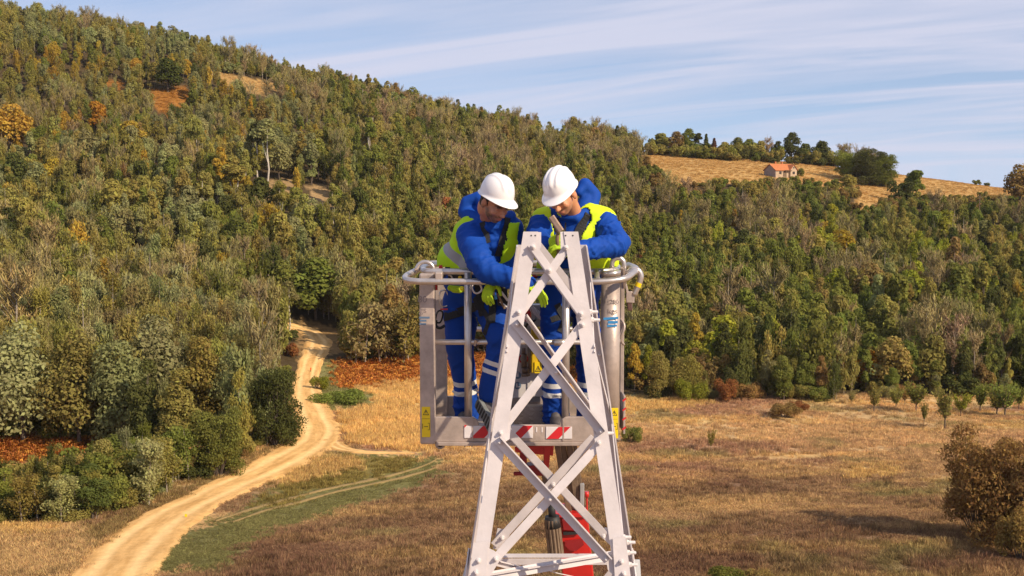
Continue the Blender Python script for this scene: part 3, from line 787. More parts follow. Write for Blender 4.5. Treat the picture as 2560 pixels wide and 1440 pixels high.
PR = {'stem': 1.8, 'broad': 2.9, 'tall': 2.3, 'birch': 1.7, 'bare': 2.3, 'conifer': 1.6, 'bush': 2.0, 'fruit': 1.1}

# leaf colours (as they would look under even light)
T_OLIVE = (0.325, 0.278, 0.072); T_GREYGREEN = (0.315, 0.305, 0.122); T_GREEN = (0.21, 0.22, 0.047); T_DARK = (0.115, 0.12, 0.034)
T_YELLOW = (0.46, 0.32, 0.05); T_ORANGE = (0.50, 0.25, 0.035); T_RUST = (0.36, 0.155, 0.055); T_BROWN = (0.31, 0.205, 0.07); T_LIME = (0.32, 0.32, 0.04)
T_TWIG = (0.285, 0.215, 0.095); T_TWIG2 = (0.30, 0.215, 0.11); T_TWIGY = (0.29, 0.235, 0.09); T_MAROON = (0.15, 0.075, 0.05); T_RUSSET = (0.38, 0.205, 0.07); T_OLIVEBROWN = (0.28, 0.205, 0.055)
COLNAME = {T_OLIVE: 'olive green', T_GREYGREEN: 'grey green', T_GREEN: 'mid green', T_DARK: 'dark green', T_YELLOW: 'yellowing', T_ORANGE: 'orange', T_RUST: 'rust red', T_BROWN: 'brown leaved', T_LIME: 'bright yellow green',
           T_TWIG: 'grey brown', T_TWIG2: 'pinkish grey', T_TWIGY: 'straw coloured', T_MAROON: 'maroon', T_RUSSET: 'russet', T_OLIVEBROWN: 'olive brown'}

for _k in ('broad', 'tall', 'birch', 'bush'):
    KINDNAME[_k + '_n'] = KINDNAME[_k]; PH[_k + '_n'] = PH[_k]; PR[_k + '_n'] = PR[_k]
KINDNAME['bigbush'] = 'bush'; PH['bigbush'] = 8.0; PR['bigbush'] = 3.7
TREES = []     # dicts: kind, proto index, x, y, z, scale, rot, tint, colour name, own label
def plant(kind, x, y, h, tint, wide=1.0, pi=None, rot=None, label=None, cat=None, group=None, sink=0.0, name=None):
    if y < 172 and kind + '_n' in PROTO: kind += '_n'
    pi = random.randrange(len(PROTO[kind])) if pi is None else pi
    s = h / PH[kind]
    TREES.append(dict(kind=kind, pi=pi, x=x, y=y, z=float(terrain(x, y)) - sink, s=(s * wide, s * wide, s), h=h, r=PR[kind] * s * wide, rot=random.uniform(0, 6.283) if rot is None else rot,
                      tint=tint, base=tint, label=label, cat=cat, group=group, name=name))
    return TREES[-1]

# ------------------------------------------------------------------ the forest on the slopes
P_LEFT_EDGE = [(-600,1335),(-60,1320),(60,1308),(240,1308),(330,1270),(420,1232),(505,1190),(570,1178),(640,1140),(690,1100),(722,1060),(728,1000),(712,930),(712,860),(705,800)]
OPEN = [P_MEADOW, P_CLEAR, P_FERNHILL] + P_PATCH
def tree_mix(px, py, y, u, v):
    """kind, height, colour for a place on the slope (u, v: two random numbers)"""
    r1, r2 = u, v
    # purple grey bare wood in the middle
    bare_w = math.exp(-(((px - 1290) / 330) ** 2 + ((py - 420) / 110) ** 2)) + 0.45 * math.exp(-(((px - 1660) / 90) ** 2 + ((py - 690) / 120) ** 2)) + 0.5 * math.exp(-(((px - 1050) / 200) ** 2 + ((py - 540) / 90) ** 2)) \
        + 0.7 * math.exp(-(((px - 280) / 150) ** 2 + ((py - 830) / 60) ** 2)) + 0.8 * math.exp(-(((px - 40) / 90) ** 2 + ((py - 720) / 80) ** 2)) + .3 * math.exp(-(((px - 2450) / 110) ** 2 + ((py - 760) / 70) ** 2))
    if r1 < bare_w * 0.36:
        return 'bare', random.uniform(7.5, 10.5), random.choice([T_TWIG, T_TWIG, T_TWIG2, T_TWIGY, T_TWIGY] if px > 600 else [T_TWIGY, T_TWIG, T_TWIGY])
    left = px < 800
    if px < 1250 and py > 640 and y < 235 and r1 > .55:
        return 'birch', random.uniform(7, 10), random.choice([T_OLIVE, T_GREYGREEN, T_TWIGY])
    if left:
        if py < 430:       # high left slope: young pale green birch and hornbeam
            k = 'birch' if r1 < .66 else 'broad' if r1 < .80 else 'tall'
            c = T_GREYGREEN if r2 < .34 else T_OLIVE if r2 < .80 else T_GREEN if r2 < .92 else T_DARK if r2 < .97 else T_BROWN if r2 < .985 else T_YELLOW
            return k, random.uniform(5.5, 8.5), c
        k = 'birch' if r1 < .46 else 'broad' if r1 < .70 else 'tall'
        if px > 420 and py < 620 and random.random() < .10: return 'stem', random.uniform(8, 11), T_OLIVE
        c = T_GREYGREEN if r2 < .27 else T_OLIVE if r2 < .66 else T_GREEN if r2 < .84 else T_DARK if r2 < .93 else T_BROWN if r2 < .975 else T_YELLOW
        return k, random.uniform(6.5, 9.5), c
    if px > 1580:          # right slope: greener, denser, darker
        k = 'broad' if r1 < .34 else 'tall' if r1 < .70 else 'birch'
        if random.random() < .012: return 'bare', random.uniform(6, 8.5), T_TWIGY
        c = T_GREEN if r2 < .46 else T_OLIVE if r2 < .70 else T_DARK if r2 < .86 else T_GREYGREEN if r2 < .94 else T_BROWN if r2 < .965 else T_YELLOW if r2 < .985 else T_LIME
        h = random.uniform(5.5, 9.0) if py > 640 else random.uniform(4.2, 6.8)
        return k, h, c
    k = 'broad' if r1 < .30 else 'tall' if r1 < .60 else 'birch'
    if random.random() < .05: return 'bare', random.uniform(7.5, 10), random.choice([T_TWIG, T_TWIGY, T_TWIGY])
    if px < 1000 and py < 620 and random.random() < .12: return 'stem', random.uniform(8, 11), random.choice([T_OLIVE, T_GREEN])
    c = T_OLIVE if r2 < .36 else T_GREEN if r2 < .66 else T_DARK if r2 < .82 else T_GREYGREEN if r2 < .92 else T_BROWN if r2 < .97 else T_OLIVE
    return k, random.uniform(6.5, 9.5), c
rt = np.random.default_rng(99)
STEP = 3.75
cand = []
yy = 86.0
while yy < 520:
    st = STEP * (0.92 if yy < 260 else 1.04)
    half = yy * 0.66 + 8
    xs = np.arange(-half, half, st) + rt.uniform(-.5, .5) * st
    for x in xs:
        cand.append((x + rt.uniform(-.42, .42) * st, yy + rt.uniform(-.42, .42) * st))
    yy += st
cand = np.array(cand)
cz_ = terrain(cand[:, 0], cand[:, 1])
cpx, cpy = PIX(cand[:, 0], cand[:, 1], cz_)
crd = dist_to(ROAD_C, cand[:, 0], cand[:, 1])
okf = np.zeros(len(cand), bool)
le = P_LEFT_EDGE
leftpoly = [(-1500, 1335)] + le + [(700, 700), (-1500, 700)]
okf |= inpoly(cpx, cpy, leftpoly) & (cand[:, 1] < 240)
# behind the fields
edge_y = np.interp(cpx, [700, 820, 860, 905, 1060, 1330, 1560, 1750, 2000, 2300, 2600, 2900], [800, 800, 880, 903, 893, 888, 985, 990, 992, 985, 985, 985])
okf |= (cpx > 700) & (cpy < edge_y) & (cand[:, 1] < 300)
okf |= cand[:, 1] >= 232
okf &= (crd > 4.6)
okf &= ~((cand[:, 1] < 240) & inpoly(cpx, cpy, P_BANK))
far_ = cand[:, 1] > 236
for p in OPEN:
    okf &= ~(far_ & (inpoly(cpx, cpy, p)))
# nothing tall right below the meadow, the clearings or in front of them
below = far_ & (inpoly(cpx, cpy - 24, P_MEADOW) | inpoly(cpx, cpy - 46, P_MEADOW))
okf &= ~(far_ & (cpx > 2200) & (cpy < 500))
below |= far_ & (cpx > 2200) & (cpy < 535)
for p in [P_CLEAR, P_FERNHILL] + P_PATCH:
    okf &= ~(far_ & (inpoly(cpx, cpy - 22, p) | inpoly(cpx, cpy - 42, p))) | (rt.uniform(size=len(cand)) < .12)
okf &= ~(far_ & (cpx > 1640) & (cpy < np.interp(cpx, [1600, 1950, 2120, 2300, 2700], [372, 392, 405, 440, 450])) )      # the ridge gets its own trees
okf &= (PIX(cand[:, 0], cand[:, 1], cz_ + 8)[1] < 1500) & (np.abs(cpx - 1280) < 2000)
gap = fbm(cand[:, 0], cand[:, 1], 14.0, 131, 3)
okf &= (gap > 0.24)
okf &= ~((cpx < 545) & (cpy > 1096) & (cand[:, 1] < 140))
for (x, y), px, py, bl in zip(cand[okf], cpx[okf], cpy[okf], below[okf]):
    kind, h, c = tree_mix(px, py, y, min(1, max(0, .5 + 1.6 * (fbm(np.array([x]), np.array([y]), 13, 7, 2)[0] - .5) + rt.normal(0, .22))), min(.999, max(0, .5 + 1.5 * (fbm(np.array([x]), np.array([y]), 17, 57, 2)[0] - .5) + rt.normal(0, .25))))
    if bl:
        kind, h = 'bush', random.uniform(2.0, 3.4)
        c = random.choice([T_OLIVE, T_BROWN, T_GREEN])
    plant(kind, x, y, h * (1 if bl else 1.15 if y < 330 else .95) * random.choice([.85, 1, 1, 1.15]), c, wide=random.uniform(.72, 1.08))
# young growth in front of the bracken strip
P_YOUNG = [(-80,1312),(60,1306),(240,1304),(330,1264),(420,1226),(505,1184),(440,1150),(330,1150),(290,1222),(180,1240),(60,1250),(-80,1256)]
yx, yy_ = rt.uniform(-52, -22, 900), rt.uniform(96, 128, 900)
ypx, ypy = PIX(yx, yy_, terrain(yx, yy_)); yk = inpoly(ypx, ypy, P_YOUNG); got = []
for x, y in zip(yx[yk], yy_[yk]):
    if all(math.hypot(x - a, y - b) > 1.9 for a, b in got):
        got.append((x, y)); plant(random.choice(['birch', 'birch', 'birch', 'tall', 'bush']), x, y, random.uniform(2.8, 5.6), random.choice([T_OLIVE, T_GREYGREEN, T_GREEN, T_OLIVE, T_GREEN, T_DARK]), wide=random.uniform(.75, 1.1))
for k in range(60):
    p = ground_at(random.uniform(-40, 545), random.uniform(1070, 1094))
    plant(random.choice(['bush', 'birch', 'broad']), p.x, p.y, random.uniform(1.6, 4.2), random.choice([T_OLIVE, T_GREYGREEN, T_GREEN, T_DARK]), wide=random.uniform(1.0, 1.4))
# scrub along the edges of the wood, in front of the trunks
for a, b in zip(P_LEFT_EDGE[1:-1], P_LEFT_EDGE[2:]):
    L_ = math.hypot(b[0] - a[0], b[1] - a[1])
    for k in range(int(L_ / 17) + 1):
        u = random.random(); p = ground_at(a[0] + (b[0] - a[0]) * u - random.uniform(0, 26), a[1] + (b[1] - a[1]) * u - random.uniform(2, 20))
        if min(math.hypot(p.x - q[0], p.y - q[1]) for q in ROAD_C[::4]) > 3.6:
            plant('bush', p.x, p.y, random.uniform(.9, 2.6), random.choice([T_OLIVE, T_GREEN, T_BROWN, T_OLIVE, T_DARK, T_GREYGREEN]), wide=random.uniform(.9, 1.5))
for k in range(170):
    px = random.uniform(860, 2640)
    py = float(np.interp(px, [860, 905, 1060, 1330, 1480, 1560, 1750, 2000, 2300, 2600], [880, 903, 890, 880, 940, 988, 998, 998, 992, 990])) - random.uniform(-4, 26)
    p = ground_at(px, py)
    kk = random.choice(['bush', 'bush', 'birch', 'tall', 'broad'])
    plant(kk, p.x, p.y, random.uniform(1.2, 3.2) if kk == 'bush' else random.uniform(3.0, 7.0), random.choice([T_OLIVE, T_GREEN, T_GREEN, T_DARK, T_BROWN, T_OLIVE, T_GREYGREEN]), wide=random.uniform(.75, 1.25))
NSCAT = len(TREES)

# ------------------------------------------------------------------ trees and bushes one can point at
def at_px(kind, px, py, hpx, tint, wpx=None, **kw):
    """a plant whose foot shows at photo pixel (px, py), hpx pixels tall"""
    p = ground_at(px, py)
    dist = math.hypot(p.y, CAMZ - p.z)
    h = hpx * dist / F
    wide = 1.0
    if wpx: wide = (wpx * dist / F / 2) / (PR[kind] * h / PH[kind])
    return plant(kind, p.x, p.y, h, tint, wide=wide, **kw)
G_FRUIT = 'young fruit trees at the top of the right field'
for px, py, hp, wp, c, lb in [
    (2185, 1030, 62, 44, T_OLIVE, 'olive young fruit tree, first of the row in the dry field beyond the lattice tower'),
    (2262, 1012, 44, 30, T_BROWN, 'small brownish fruit tree second along the row in the dry field'),
    (2290, 1030, 74, 52, T_GREEN, 'broad green young fruit tree, fullest of the middle of the row in the field'),
    (2310, 1062, 52, 16, T_GREEN, 'thin upright green sapling standing forward of the fruit tree row'),
    (2362, 1072, 98, 54, T_OLIVE, 'tallest vase shaped fruit tree, standing forward of the row in the dry field'),
    (2402, 1040, 56, 42, T_LIME, 'small rounded bright green fruit tree beside the tallest fruit tree'),
    (2450, 1032, 72, 44, T_GREEN, 'upright green fruit tree two along from the tallest fruit tree'),
    (2492, 1040, 68, 56, T_OLIVE, 'wide olive fruit tree near the far end of the row'),
    (2512, 1042, 84, 60, T_GREEN, 'tall bushy green fruit tree near the far end of the row'),
    (2547, 1024, 56, 36, T_GREEN, 'green fruit tree at the far end of the row by the right frame edge'),
    (2240, 1022, 50, 34, T_OLIVE, 'low olive fruit tree close behind the row, between two taller ones'),
    (2128, 1010, 34, 26, T_TWIGY, 'small straw coloured sapling at the top edge of the dry field'),
    (1777, 1128, 52, 20, T_OLIVE, 'lone thin sapling standing in the middle of the dry field')]:
    at_px('fruit', px, py, hp, c, wp, label=lb, cat='tree', group=G_FRUIT, name='fruit_tree')
for px, py, hp, wp, c, lb in [
    (690, 1115, 225, 150, T_DARK, 'large dark green bush with maroon patches beside the bend of the dirt road'),
    (545, 1190, 185, 150, T_GREEN, 'mid green spreading bush with a bare branch beside the dirt road'),
    (2450, 1352, 300, 240, T_RUSSET, 'big russet brown bush casting a long shadow on the dry field'),
    (2590, 1372, 310, 210, T_BROWN, 'olive bush behind the big russet bush at the edge of the field'),
    (2556, 1400, 130, 120, T_OLIVEBROWN, 'olive lower bush in front of the big russet bush'),
    (1580, 1108, 48, 50, T_GREEN, 'small round green bush in the field beside the aerial basket'),
    (1822, 1475, 66, 120, T_GREEN, 'low green bush with brown side at the bottom of the dry field'),
    (1905, 1480, 58, 90, T_BROWN, 'low brown bush beside the low green bush at the bottom of the field'),
    (1722, 1002, 78, 66, T_LIME, 'bright yellow green bush at the top edge of the dry field'),
    (1818, 1004, 62, 62, T_RUST, 'rusty brown bush at the forest foot above the dry field'),
    (2015, 990, 52, 46, T_LIME, 'small bright green bush at the forest foot above the field'),
    (2392, 985, 58, 58, T_YELLOW, 'yellow bush at the forest foot behind the fruit trees'),
    (1960, 1044, 40, 80, T_BROWN, 'loose brown bush growing in the upper part of the dry field'),
    (1995, 1030, 30, 56, T_RUST, 'rusty low bush growing in the upper part of the dry field'),
    (850, 1008, 46, 110, T_GREEN, 'low green bush beside the dirt road at the edge of the golden grass'),
    (800, 975, 40, 44, T_LIME, 'small lime green bush on the roadside below the orange bracken'),
    (885, 895, 62, 110, T_OLIVE, 'olive bush overhanging the road bank above the bracken'),
    (725, 890, 44, 40, T_RUST, 'rusty bush on the bank beside the upper road bend')]:
    at_px('bigbush' if hp > 180 else 'bush', px, py, hp, c, wp, label=lb, cat='bush', name='bush')
# saplings and young trees at the lower left, along the verge
for px, py, hp, wp, k, c, lb in [
    (80, 1304, 130, 80, 'birch', T_OLIVE, 'young birch with three pale stems at the front corner of the woodland'),
    (165, 1302, 120, 90, 'birch', T_GREYGREEN, 'grey green sapling with one pale stem beside the pale stemmed birch'),
    (232, 1300, 140, 110, 'tall', T_DARK, 'dark bushy young tree at the woodland front above the road'),
    (335, 1262, 165, 100, 'birch', T_GREYGREEN, 'feathery grey green young tree with pointed tips at the woodland front'),
    (15, 1296, 125, 100, 'tall', T_GREEN, 'green bushy young tree at the woodland corner by the left frame edge'),
    (385, 1235, 150, 90, 'birch', T_OLIVE, 'olive young tree beside the feathery one at the woodland front'),
    (455, 1205, 165, 80, 'birch', T_GREEN, 'green young tree on the verge just before the spreading bush'),
    (140, 1288, 130, 90, 'tall', T_OLIVE, 'olive bushy tree behind the pale stemmed birch'),
    (260, 1250, 150, 110, 'broad', T_OLIVE, 'rounded olive tree in the young growth below the bracken')]:
    at_px(k, px, py, hp, c, wp, label=lb, cat='tree', name=KINDNAME[k], group='young trees along the front of the woodland')
# the taller wood behind them
for px, py, hp, wp, k, c, lb in [
    (60, 1108, 300, 210, 'broad', T_GREYGREEN, 'large grey green tree behind the bracken at the left frame edge'),
    (200, 1112, 285, 190, 'broad', T_OLIVE, 'large olive tree directly behind the bracken strip'),
    (305, 1118, 265, 180, 'broad', T_GREYGREEN, 'large pale grey green tree, between the bracken strip and the dark tall tree'),
    (375, 1150, 250, 120, 'tall', T_DARK, 'tall dark green tree in the middle of the near woodland'),
    (455, 1165, 255, 150, 'tall', T_OLIVE, 'tall olive tree behind the verge saplings'),
    (585, 1090, 205, 140, 'broad', T_GREYGREEN, 'grey green tree behind the large dark bush'),
    (640, 1000, 190, 130, 'broad', T_GREYGREEN, 'soft grey green tree above the large dark bush'),
    (500, 1080, 240, 150, 'broad', T_OLIVE, 'rounded olive tree in the near woodland between tall dark tree and road')]:
    at_px(k, px, py, hp, c, wp, label=lb, cat='tree', name=KINDNAME[k], group='tall trees of the near woodland')
for px, py, hp, wp, k, c, lb in [
    (722, 835, 120, 60, 'stem', T_TWIGY, 'group of straight pale birch stems left of the upper road bend'),
    (790, 800, 150, 150, 'broad', T_GREEN, 'rounded deep green tree where the dirt road enters the wood'),
    (880, 905, 140, 62, 'birch', T_OLIVE, 'slender olive birch between the dark wood and the pale bare stems'),
    (955, 905, 165, 110, 'birch', T_TWIGY, 'clump of thin pale stemmed birches behind the bracken'),
    (1015, 900, 150, 90, 'birch', T_OLIVE, 'leafy olive birch behind the bracken close to the basket post'),
    (645, 455, 135, 70, 'stem', T_DARK, 'dark crowned tree with pale trunk in the upper clearing, beside the bent trunk'),
    (668, 465, 150, 70, 'stem', T_GREYGREEN, 'grey green tree with a bent white trunk at the upper clearing'),
    (585, 545, 150, 90, 'stem', T_OLIVE, 'tall olive tree with a long bare pale trunk below the clearing'),
    (240, 345, 90, 80, 'broad', T_ORANGE, 'orange and yellow autumn tree high on the wooded slope'),
    (330, 400, 110, 90, 'broad', T_YELLOW, 'yellow autumn tree on the wooded slope below the orange one'),
    (30, 390, 130, 110, 'broad', T_YELLOW, 'yellow tree on the wooded slope at the left frame edge'),
    (150, 470, 60, 60, 'broad', T_ORANGE, 'small orange tree on the wooded slope'),
    (420, 230, 80, 80, 'broad', T_DARK, 'dark green tree standing in the rusty bracken high on the slope'),
    (1115, 590, 110, 60, 'broad', T_RUST, 'rust red tree just left of the worker in the bent pose'),
    (2175, 975, 95, 90, 'broad', T_ORANGE, 'orange brown tree at the forest foot behind the fruit trees'),
    (1600, 690, 70, 50, 'broad', T_RUST, 'orange red tree behind the hook on the basket rail')]:
    t_ = at_px(k, px, py, hp, c, wp, label=lb, cat='tree', name=KINDNAME[k])
# ridge beyond the meadow and around the house
for px, py, hp, wp, k, c, lb in [
    (1655, 378, 58, 60, 'broad', T_OLIVE, 'olive tree at the start of the ridge row above the meadow'),
    (1690, 378, 56, 50, 'broad', T_BROWN, 'brownish tree second along the ridge row'),
    (1720, 380, 64, 46, 'broad', T_GREEN, 'green tree taller than its neighbours on the ridge row'),
    (1746, 384, 60, 38, 'tall', T_DARK, 'dark narrow tree on the ridge row'),
    (1765, 386, 60, 34, 'conifer', T_DARK, 'dark pointed conifer on the ridge row'),
    (1785, 388, 50, 36, 'conifer', T_MAROON, 'maroon tinged pointed tree beside the dark conifer on the ridge'),
    (1810, 392, 44, 40, 'broad', T_OLIVE, 'low olive tree beside the maroon tinged ridge tree'),
    (1845, 388, 50, 46, 'broad', T_GREEN, 'rounded green tree with open stems on the ridge'),
    (1872, 392, 48, 44, 'broad', T_GREEN, 'rounded green tree on the ridge before the bare pale one'),
    (1900, 398, 54, 40, 'broad', T_OLIVE, 'olive tree directly behind the house on the ridge'),
    (1918, 398, 64, 40, 'bare', T_TWIG2, 'pale leafless tree between the green trees on the ridge'),
    (1945, 400, 50, 40, 'tall', T_DARK, 'dark tree next to the pale leafless tree on the ridge'),
    (1978, 404, 72, 52, 'broad', T_DARK, 'tallest dark tree of the ridge behind the house roof'),
    (2010, 410, 58, 50, 'broad', T_DARK, 'dark dense tree on the ridge beyond the house'),
    (2052, 412, 70, 60, 'broad', T_DARK, 'large dark rounded tree at the end of the ridge row'),
    (2105, 405, 58, 52, 'bare', T_TWIG2, 'leafless open tree against the sky at the end of the ridge row'),
    (2128, 452, 82, 96, 'bigbush', T_GREEN, 'green tree at the near side of the clump beside the meadow'),
    (2168, 462, 100, 100, 'bigbush', T_DARK, 'dark tall tree in the middle of the clump beside the meadow'),
    (2206, 466, 90, 84, 'bigbush', T_GREEN, 'green tree at the far side of the clump beside the meadow'),
    (2120, 480, 42, 50, 'broad', T_OLIVE, 'small flat topped olive tree standing below the clump in the meadow'),
    (2290, 500, 74, 84, 'broad', T_GREEN, 'green tree below the pale meadow, right of the clump'),
    (2255, 505, 56, 60, 'bush', T_DARK, 'dark spreading bush below the meadow beside the green tree'),
    (2548, 520, 110, 80, 'broad', T_BROWN, 'brown topped tree against the sky at the right frame edge'),
    (2440, 452, 16, 24, 'bush', T_GREEN, 'tiny green bush on the bare skyline'),
    (2468, 454, 10, 20, 'bush', T_GREEN, 'tiniest bush on the bare skyline beside the other one'),
    (1998, 440, 26, 22, 'bush', T_GREEN, 'small green bush against the end wall of the house')]:
    at_px(k, px, py, hp, c, wp, label=lb, cat='bush' if k == 'bush' else 'tree', name='bush' if k == 'bush' else 'broadleaf_tree' if k == 'bigbush' else KINDNAME[k], group='trees on the ridge by the house' if k != 'bush' else None)
for i in range(26):
    px = random.uniform(520, 705); p = ground_at(px, float(np.interp(px, [520, 600, 705], [182, 184, 206])))
    plant('bush', p.x, p.y + random.uniform(1, 9), random.uniform(2.2, 4.5), random.choice([T_OLIVE, T_GREEN, T_GREYGREEN]), wide=random.uniform(.8, 1.2))
for i in range(95):
    px = random.uniform(1625, 2090); py = np.interp(px, [1600, 1950, 2120], [380, 401, 412]) + random.uniform(-2, 8)
    at_px('bush', px, py, random.uniform(18, 42), random.choice([T_OLIVE, T_GREEN, T_OLIVE, T_DARK]), random.uniform(26, 50), name='bush')

# tints vary a little from plant to plant
for t in TREES:
    k = random.uniform(.80, 1.22)
    t['tint'] = tuple(max(0.0, c * k * random.uniform(.93, 1.07)) for c in t['base'])

# which ones show largest: paint them near to far on a coarse grid of the picture
order = sorted(range(len(TREES)), key=lambda i: TREES[i]['y'])
occ = np.zeros((1440 // 6 + 1, 2560 // 6 + 1), bool)
# the tower, basket and crew hide what is behind them
occ[430 // 6:1100 // 6, 1180 // 6:1500 // 6] = True
for i in order:
    t = TREES[i]
    x0, yb = PIX(np.array(t['x'] - t['r']), np.array(t['y']), np.array(t['z'])); x1, yt = PIX(np.array(t['x'] + t['r']), np.array(t['y']), np.array(t['z'] + t['h']))
    a0, a1, b0, b1 = [int(v) // 6 for v in (max(0, x0), min(2559, max(0, x1)), max(0, yt), min(1439, max(0, yb)))]
    if x1 < 0 or x0 > 2560 or yt > 1440 or b1 < b0:
        t['vis'] = 0; continue
    blk = occ[b0:b1 + 1, a0:a1 + 1]
    t['vis'] = int((~blk).sum())
    sh = max(1, int((b1 - b0) * .12)); blk[sh:, :] = True
rank = sorted((i for i in range(NSCAT)), key=lambda i: -TREES[i]['vis'])
INDIV = set(rank[:235])
def show_tree(t):
    tk, cr = PROTO[t['kind']][t['pi']]
    nm = t['name'] or KINDNAME[t['kind']]
    root = empty(nm, (t['x'], t['y'], t['z']), t['label'], t['cat'], t['group'])
    root.rotation_euler = (0, 0, t['rot']); root.scale = t['s']
    a = new_obj(tk.name.split('.')[0], tk, root)
    b_ = new_obj(cr.name.split('.')[0], cr, root)
    b_['tint'] = [float(c) for c in t['tint']]
    return root
def where_phrase(px, py, y):
    if y < 150 and px < 760: return 'in the near woodland left of the dirt road'
    return None
LABEL_N = {}
def zone_name(t):
    px, py = PIX(np.array(t['x']), np.array(t['y']), np.array(t['z'] + t['h'] * .7)); px = float(px); py = float(py)
    if px < 260: hz = 'near the left frame edge'
    elif px < 480: hz = 'far from the road'
    elif px < 730: hz = 'above the roadside bush'
    elif px < 880: hz = 'past the road end'
    elif px < 1040: hz = 'between road and basket'
    elif px < 1180: hz = 'behind the bending worker'
    elif px < 1600: hz = 'behind both workers'
    elif px < 1800: hz = 'beyond the basket hook'
    elif px < 2050: hz = 'below the house'
    elif px < 2300: hz = 'below the meadow clump'
    else: hz = 'behind the fruit trees'
    if t['y'] < 150: vt = 'in the near woodland'
    elif t['y'] < 205: vt = 'at the slope foot'
    elif t['y'] < 270: vt = 'low on the slope'
    elif t['y'] < 340: vt = 'halfway up the slope'
    else: vt = 'high on the slope'
    return hz, vt
KW = {'broad': 'rounded tree', 'tall': 'tall oval tree', 'birch': 'slender birch', 'bare': 'leafless tree', 'bush': 'shrub', 'conifer': 'conifer', 'stem': 'bare stemmed tree'}
EXTRA = ['', 'lighter', 'darker', 'broader', 'narrower']
groups_ = {}
for i in INDIV:
    t = TREES[i]; hz, vt = zone_name(t)
    groups_.setdefault((KW[t['kind'].replace('_n', '')], COLNAME[t['base']], hz, vt), []).append(i)
ORD = ['nearest', 'second nearest', 'third nearest', 'fourth nearest', 'fifth nearest', 'sixth nearest', 'seventh nearest', 'eighth nearest', 'ninth nearest', 'tenth nearest']
for (kw, cn, hz, vt), L in groups_.items():
    L.sort(key=lambda i: TREES[i]['y'])
    for n_, i in enumerate(L):
        t = TREES[i]
        size = '' 
        if len(L) > 1:
            size = ('nearest ' if n_ == 0 else 'rearmost ' if n_ == len(L) - 1 else ORD[min(n_, 9)] + ' ')
        t['label'] = f'{size}{cn} {kw} {vt}, {hz}'
        t['cat'] = 'bush' if t['kind'].startswith('bush') else 'tree'
        t['group'] = 'trees of the wooded slope'
for i, t in enumerate(TREES):
    if i in INDIV or (i >= NSCAT and t['label']):
        t['shown'] = True; show_tree(t)
flat = []; lut = {}
for k in PROTO:
    for j, (tk, cr) in enumerate(PROTO[k]):
        lut[(k, j)] = len(flat); flat.append([proto('trunk', tk), proto('crown', cr)])
rest = [t for t in TREES if not t.get('shown')]
forest = scatter('forest', np.array([(t['x'], t['y'], t['z']) for t in rest]), np.array([t['rot'] for t in rest]), np.array([t['s'] for t in rest]),
                 np.array([lut[(t['kind'], t['pi'])] for t in rest]), np.array([t['tint'] for t in rest]), flat)
print('trees', len(TREES), 'shown singly', len(TREES) - len(rest))
# ------------------------------------------------------------------ mesh builder for made things
class MB:
    def __init__(s): s.v = []; s.f = []
    def add(s, V, Fc):
        k = len(s.v); s.v += [tuple(p) for p in V]; s.f += [tuple(i + k for i in q) for q in Fc]; return s
    def box(s, c, size, rot=None):
        R = rot or Matrix.Identity(3); c = Vector(c); hx, hy, hz = [q / 2 for q in size]
        V = [c + R @ Vector((a * hx, b * hy, d * hz)) for a in (-1, 1) for b in (-1, 1) for d in (-1, 1)]
        return s.add(V, [(0, 1, 3, 2), (4, 6, 7, 5), (0, 4, 5, 1), (2, 3, 7, 6), (0, 2, 6, 4), (1, 5, 7, 3)])
    def sweep(s, p0, p1, sec, A, B):
        """a straight bar: 2D outline sec in axes A, B carried from p0 to p1"""
        p0, p1 = Vector(p0), Vector(p1); n = len(sec)
        V = [p + A * a + B * b for p in (p0, p1) for a, b in sec]
        Fc = [(i, (i + 1) % n, n + (i + 1) % n, n + i) for i in range(n)]
        return s.add(V, Fc + [tuple(range(n))[::-1], tuple(range(n, 2 * n))])
    def tube(s, path, r, ns=10, closed=False, cap=True):
        path = [Vector(p) for p in path]; n = len(path); rr = r if isinstance(r, (list, tuple)) else [r] * n
        V = []; a = None
        for i, p in enumerate(path):
            q0 = path[(i - 1) % n] if closed or i > 0 else p; q1 = path[(i + 1) % n] if closed or i < n - 1 else p
            d = (q1 - q0).normalized()
            if a is None:
                a = d.cross(Vector((0, 0, 1)) if abs(d.z) < .9 else Vector((1, 0, 0))).normalized()
            else:
                a = (a - d * a.dot(d)).normalized()
            b = d.cross(a)
            V += [p + (a * math.cos(2 * math.pi * k / ns) + b * math.sin(2 * math.pi * k / ns)) * rr[i] for k in range(ns)]
        Fc = []
        for i in range(n if closed else n - 1):
            j = (i + 1) % n
            Fc += [(i * ns + k, i * ns + (k + 1) % ns, j * ns + (k + 1) % ns, j * ns + k) for k in range(ns)]
        if cap and not closed:
            Fc += [tuple(range(ns))[::-1], tuple(range((n - 1) * ns, n * ns))]
        return s.add(V, Fc)
    def prism(s, poly, d):
        """closed 3D polygon given thickness along vector d"""
        n = len(poly); P = [Vector(p) for p in poly]; D = Vector(d)
        return s.add(P + [p + D for p in P], [tuple(range(n))[::-1], tuple(range(n, 2 * n))] + [(i, (i + 1) % n, n + (i + 1) % n, n + i) for i in range(n)])
    def build(s, name, mat, parent=None, smooth=False, bevel=0.0, mats=None):
        me = bpy.data.meshes.new(name); me.from_pydata(s.v, [], s.f); me.update()
        bm = bmesh.new(); bm.from_mesh(me); bmesh.ops.recalc_face_normals(bm, faces=bm.faces); bm.to_mesh(me); bm.free()
        me.materials.append(mat)
        if smooth:
            me.polygons.foreach_set('use_smooth', [len(p.vertices) <= 4 for p in me.polygons])
        o = new_obj(name, me, parent)
        if bevel:
            md = o.modifiers.new('edges', 'BEVEL'); md.width = bevel; md.segments = 2; md.limit_method = 'ANGLE'
        return o
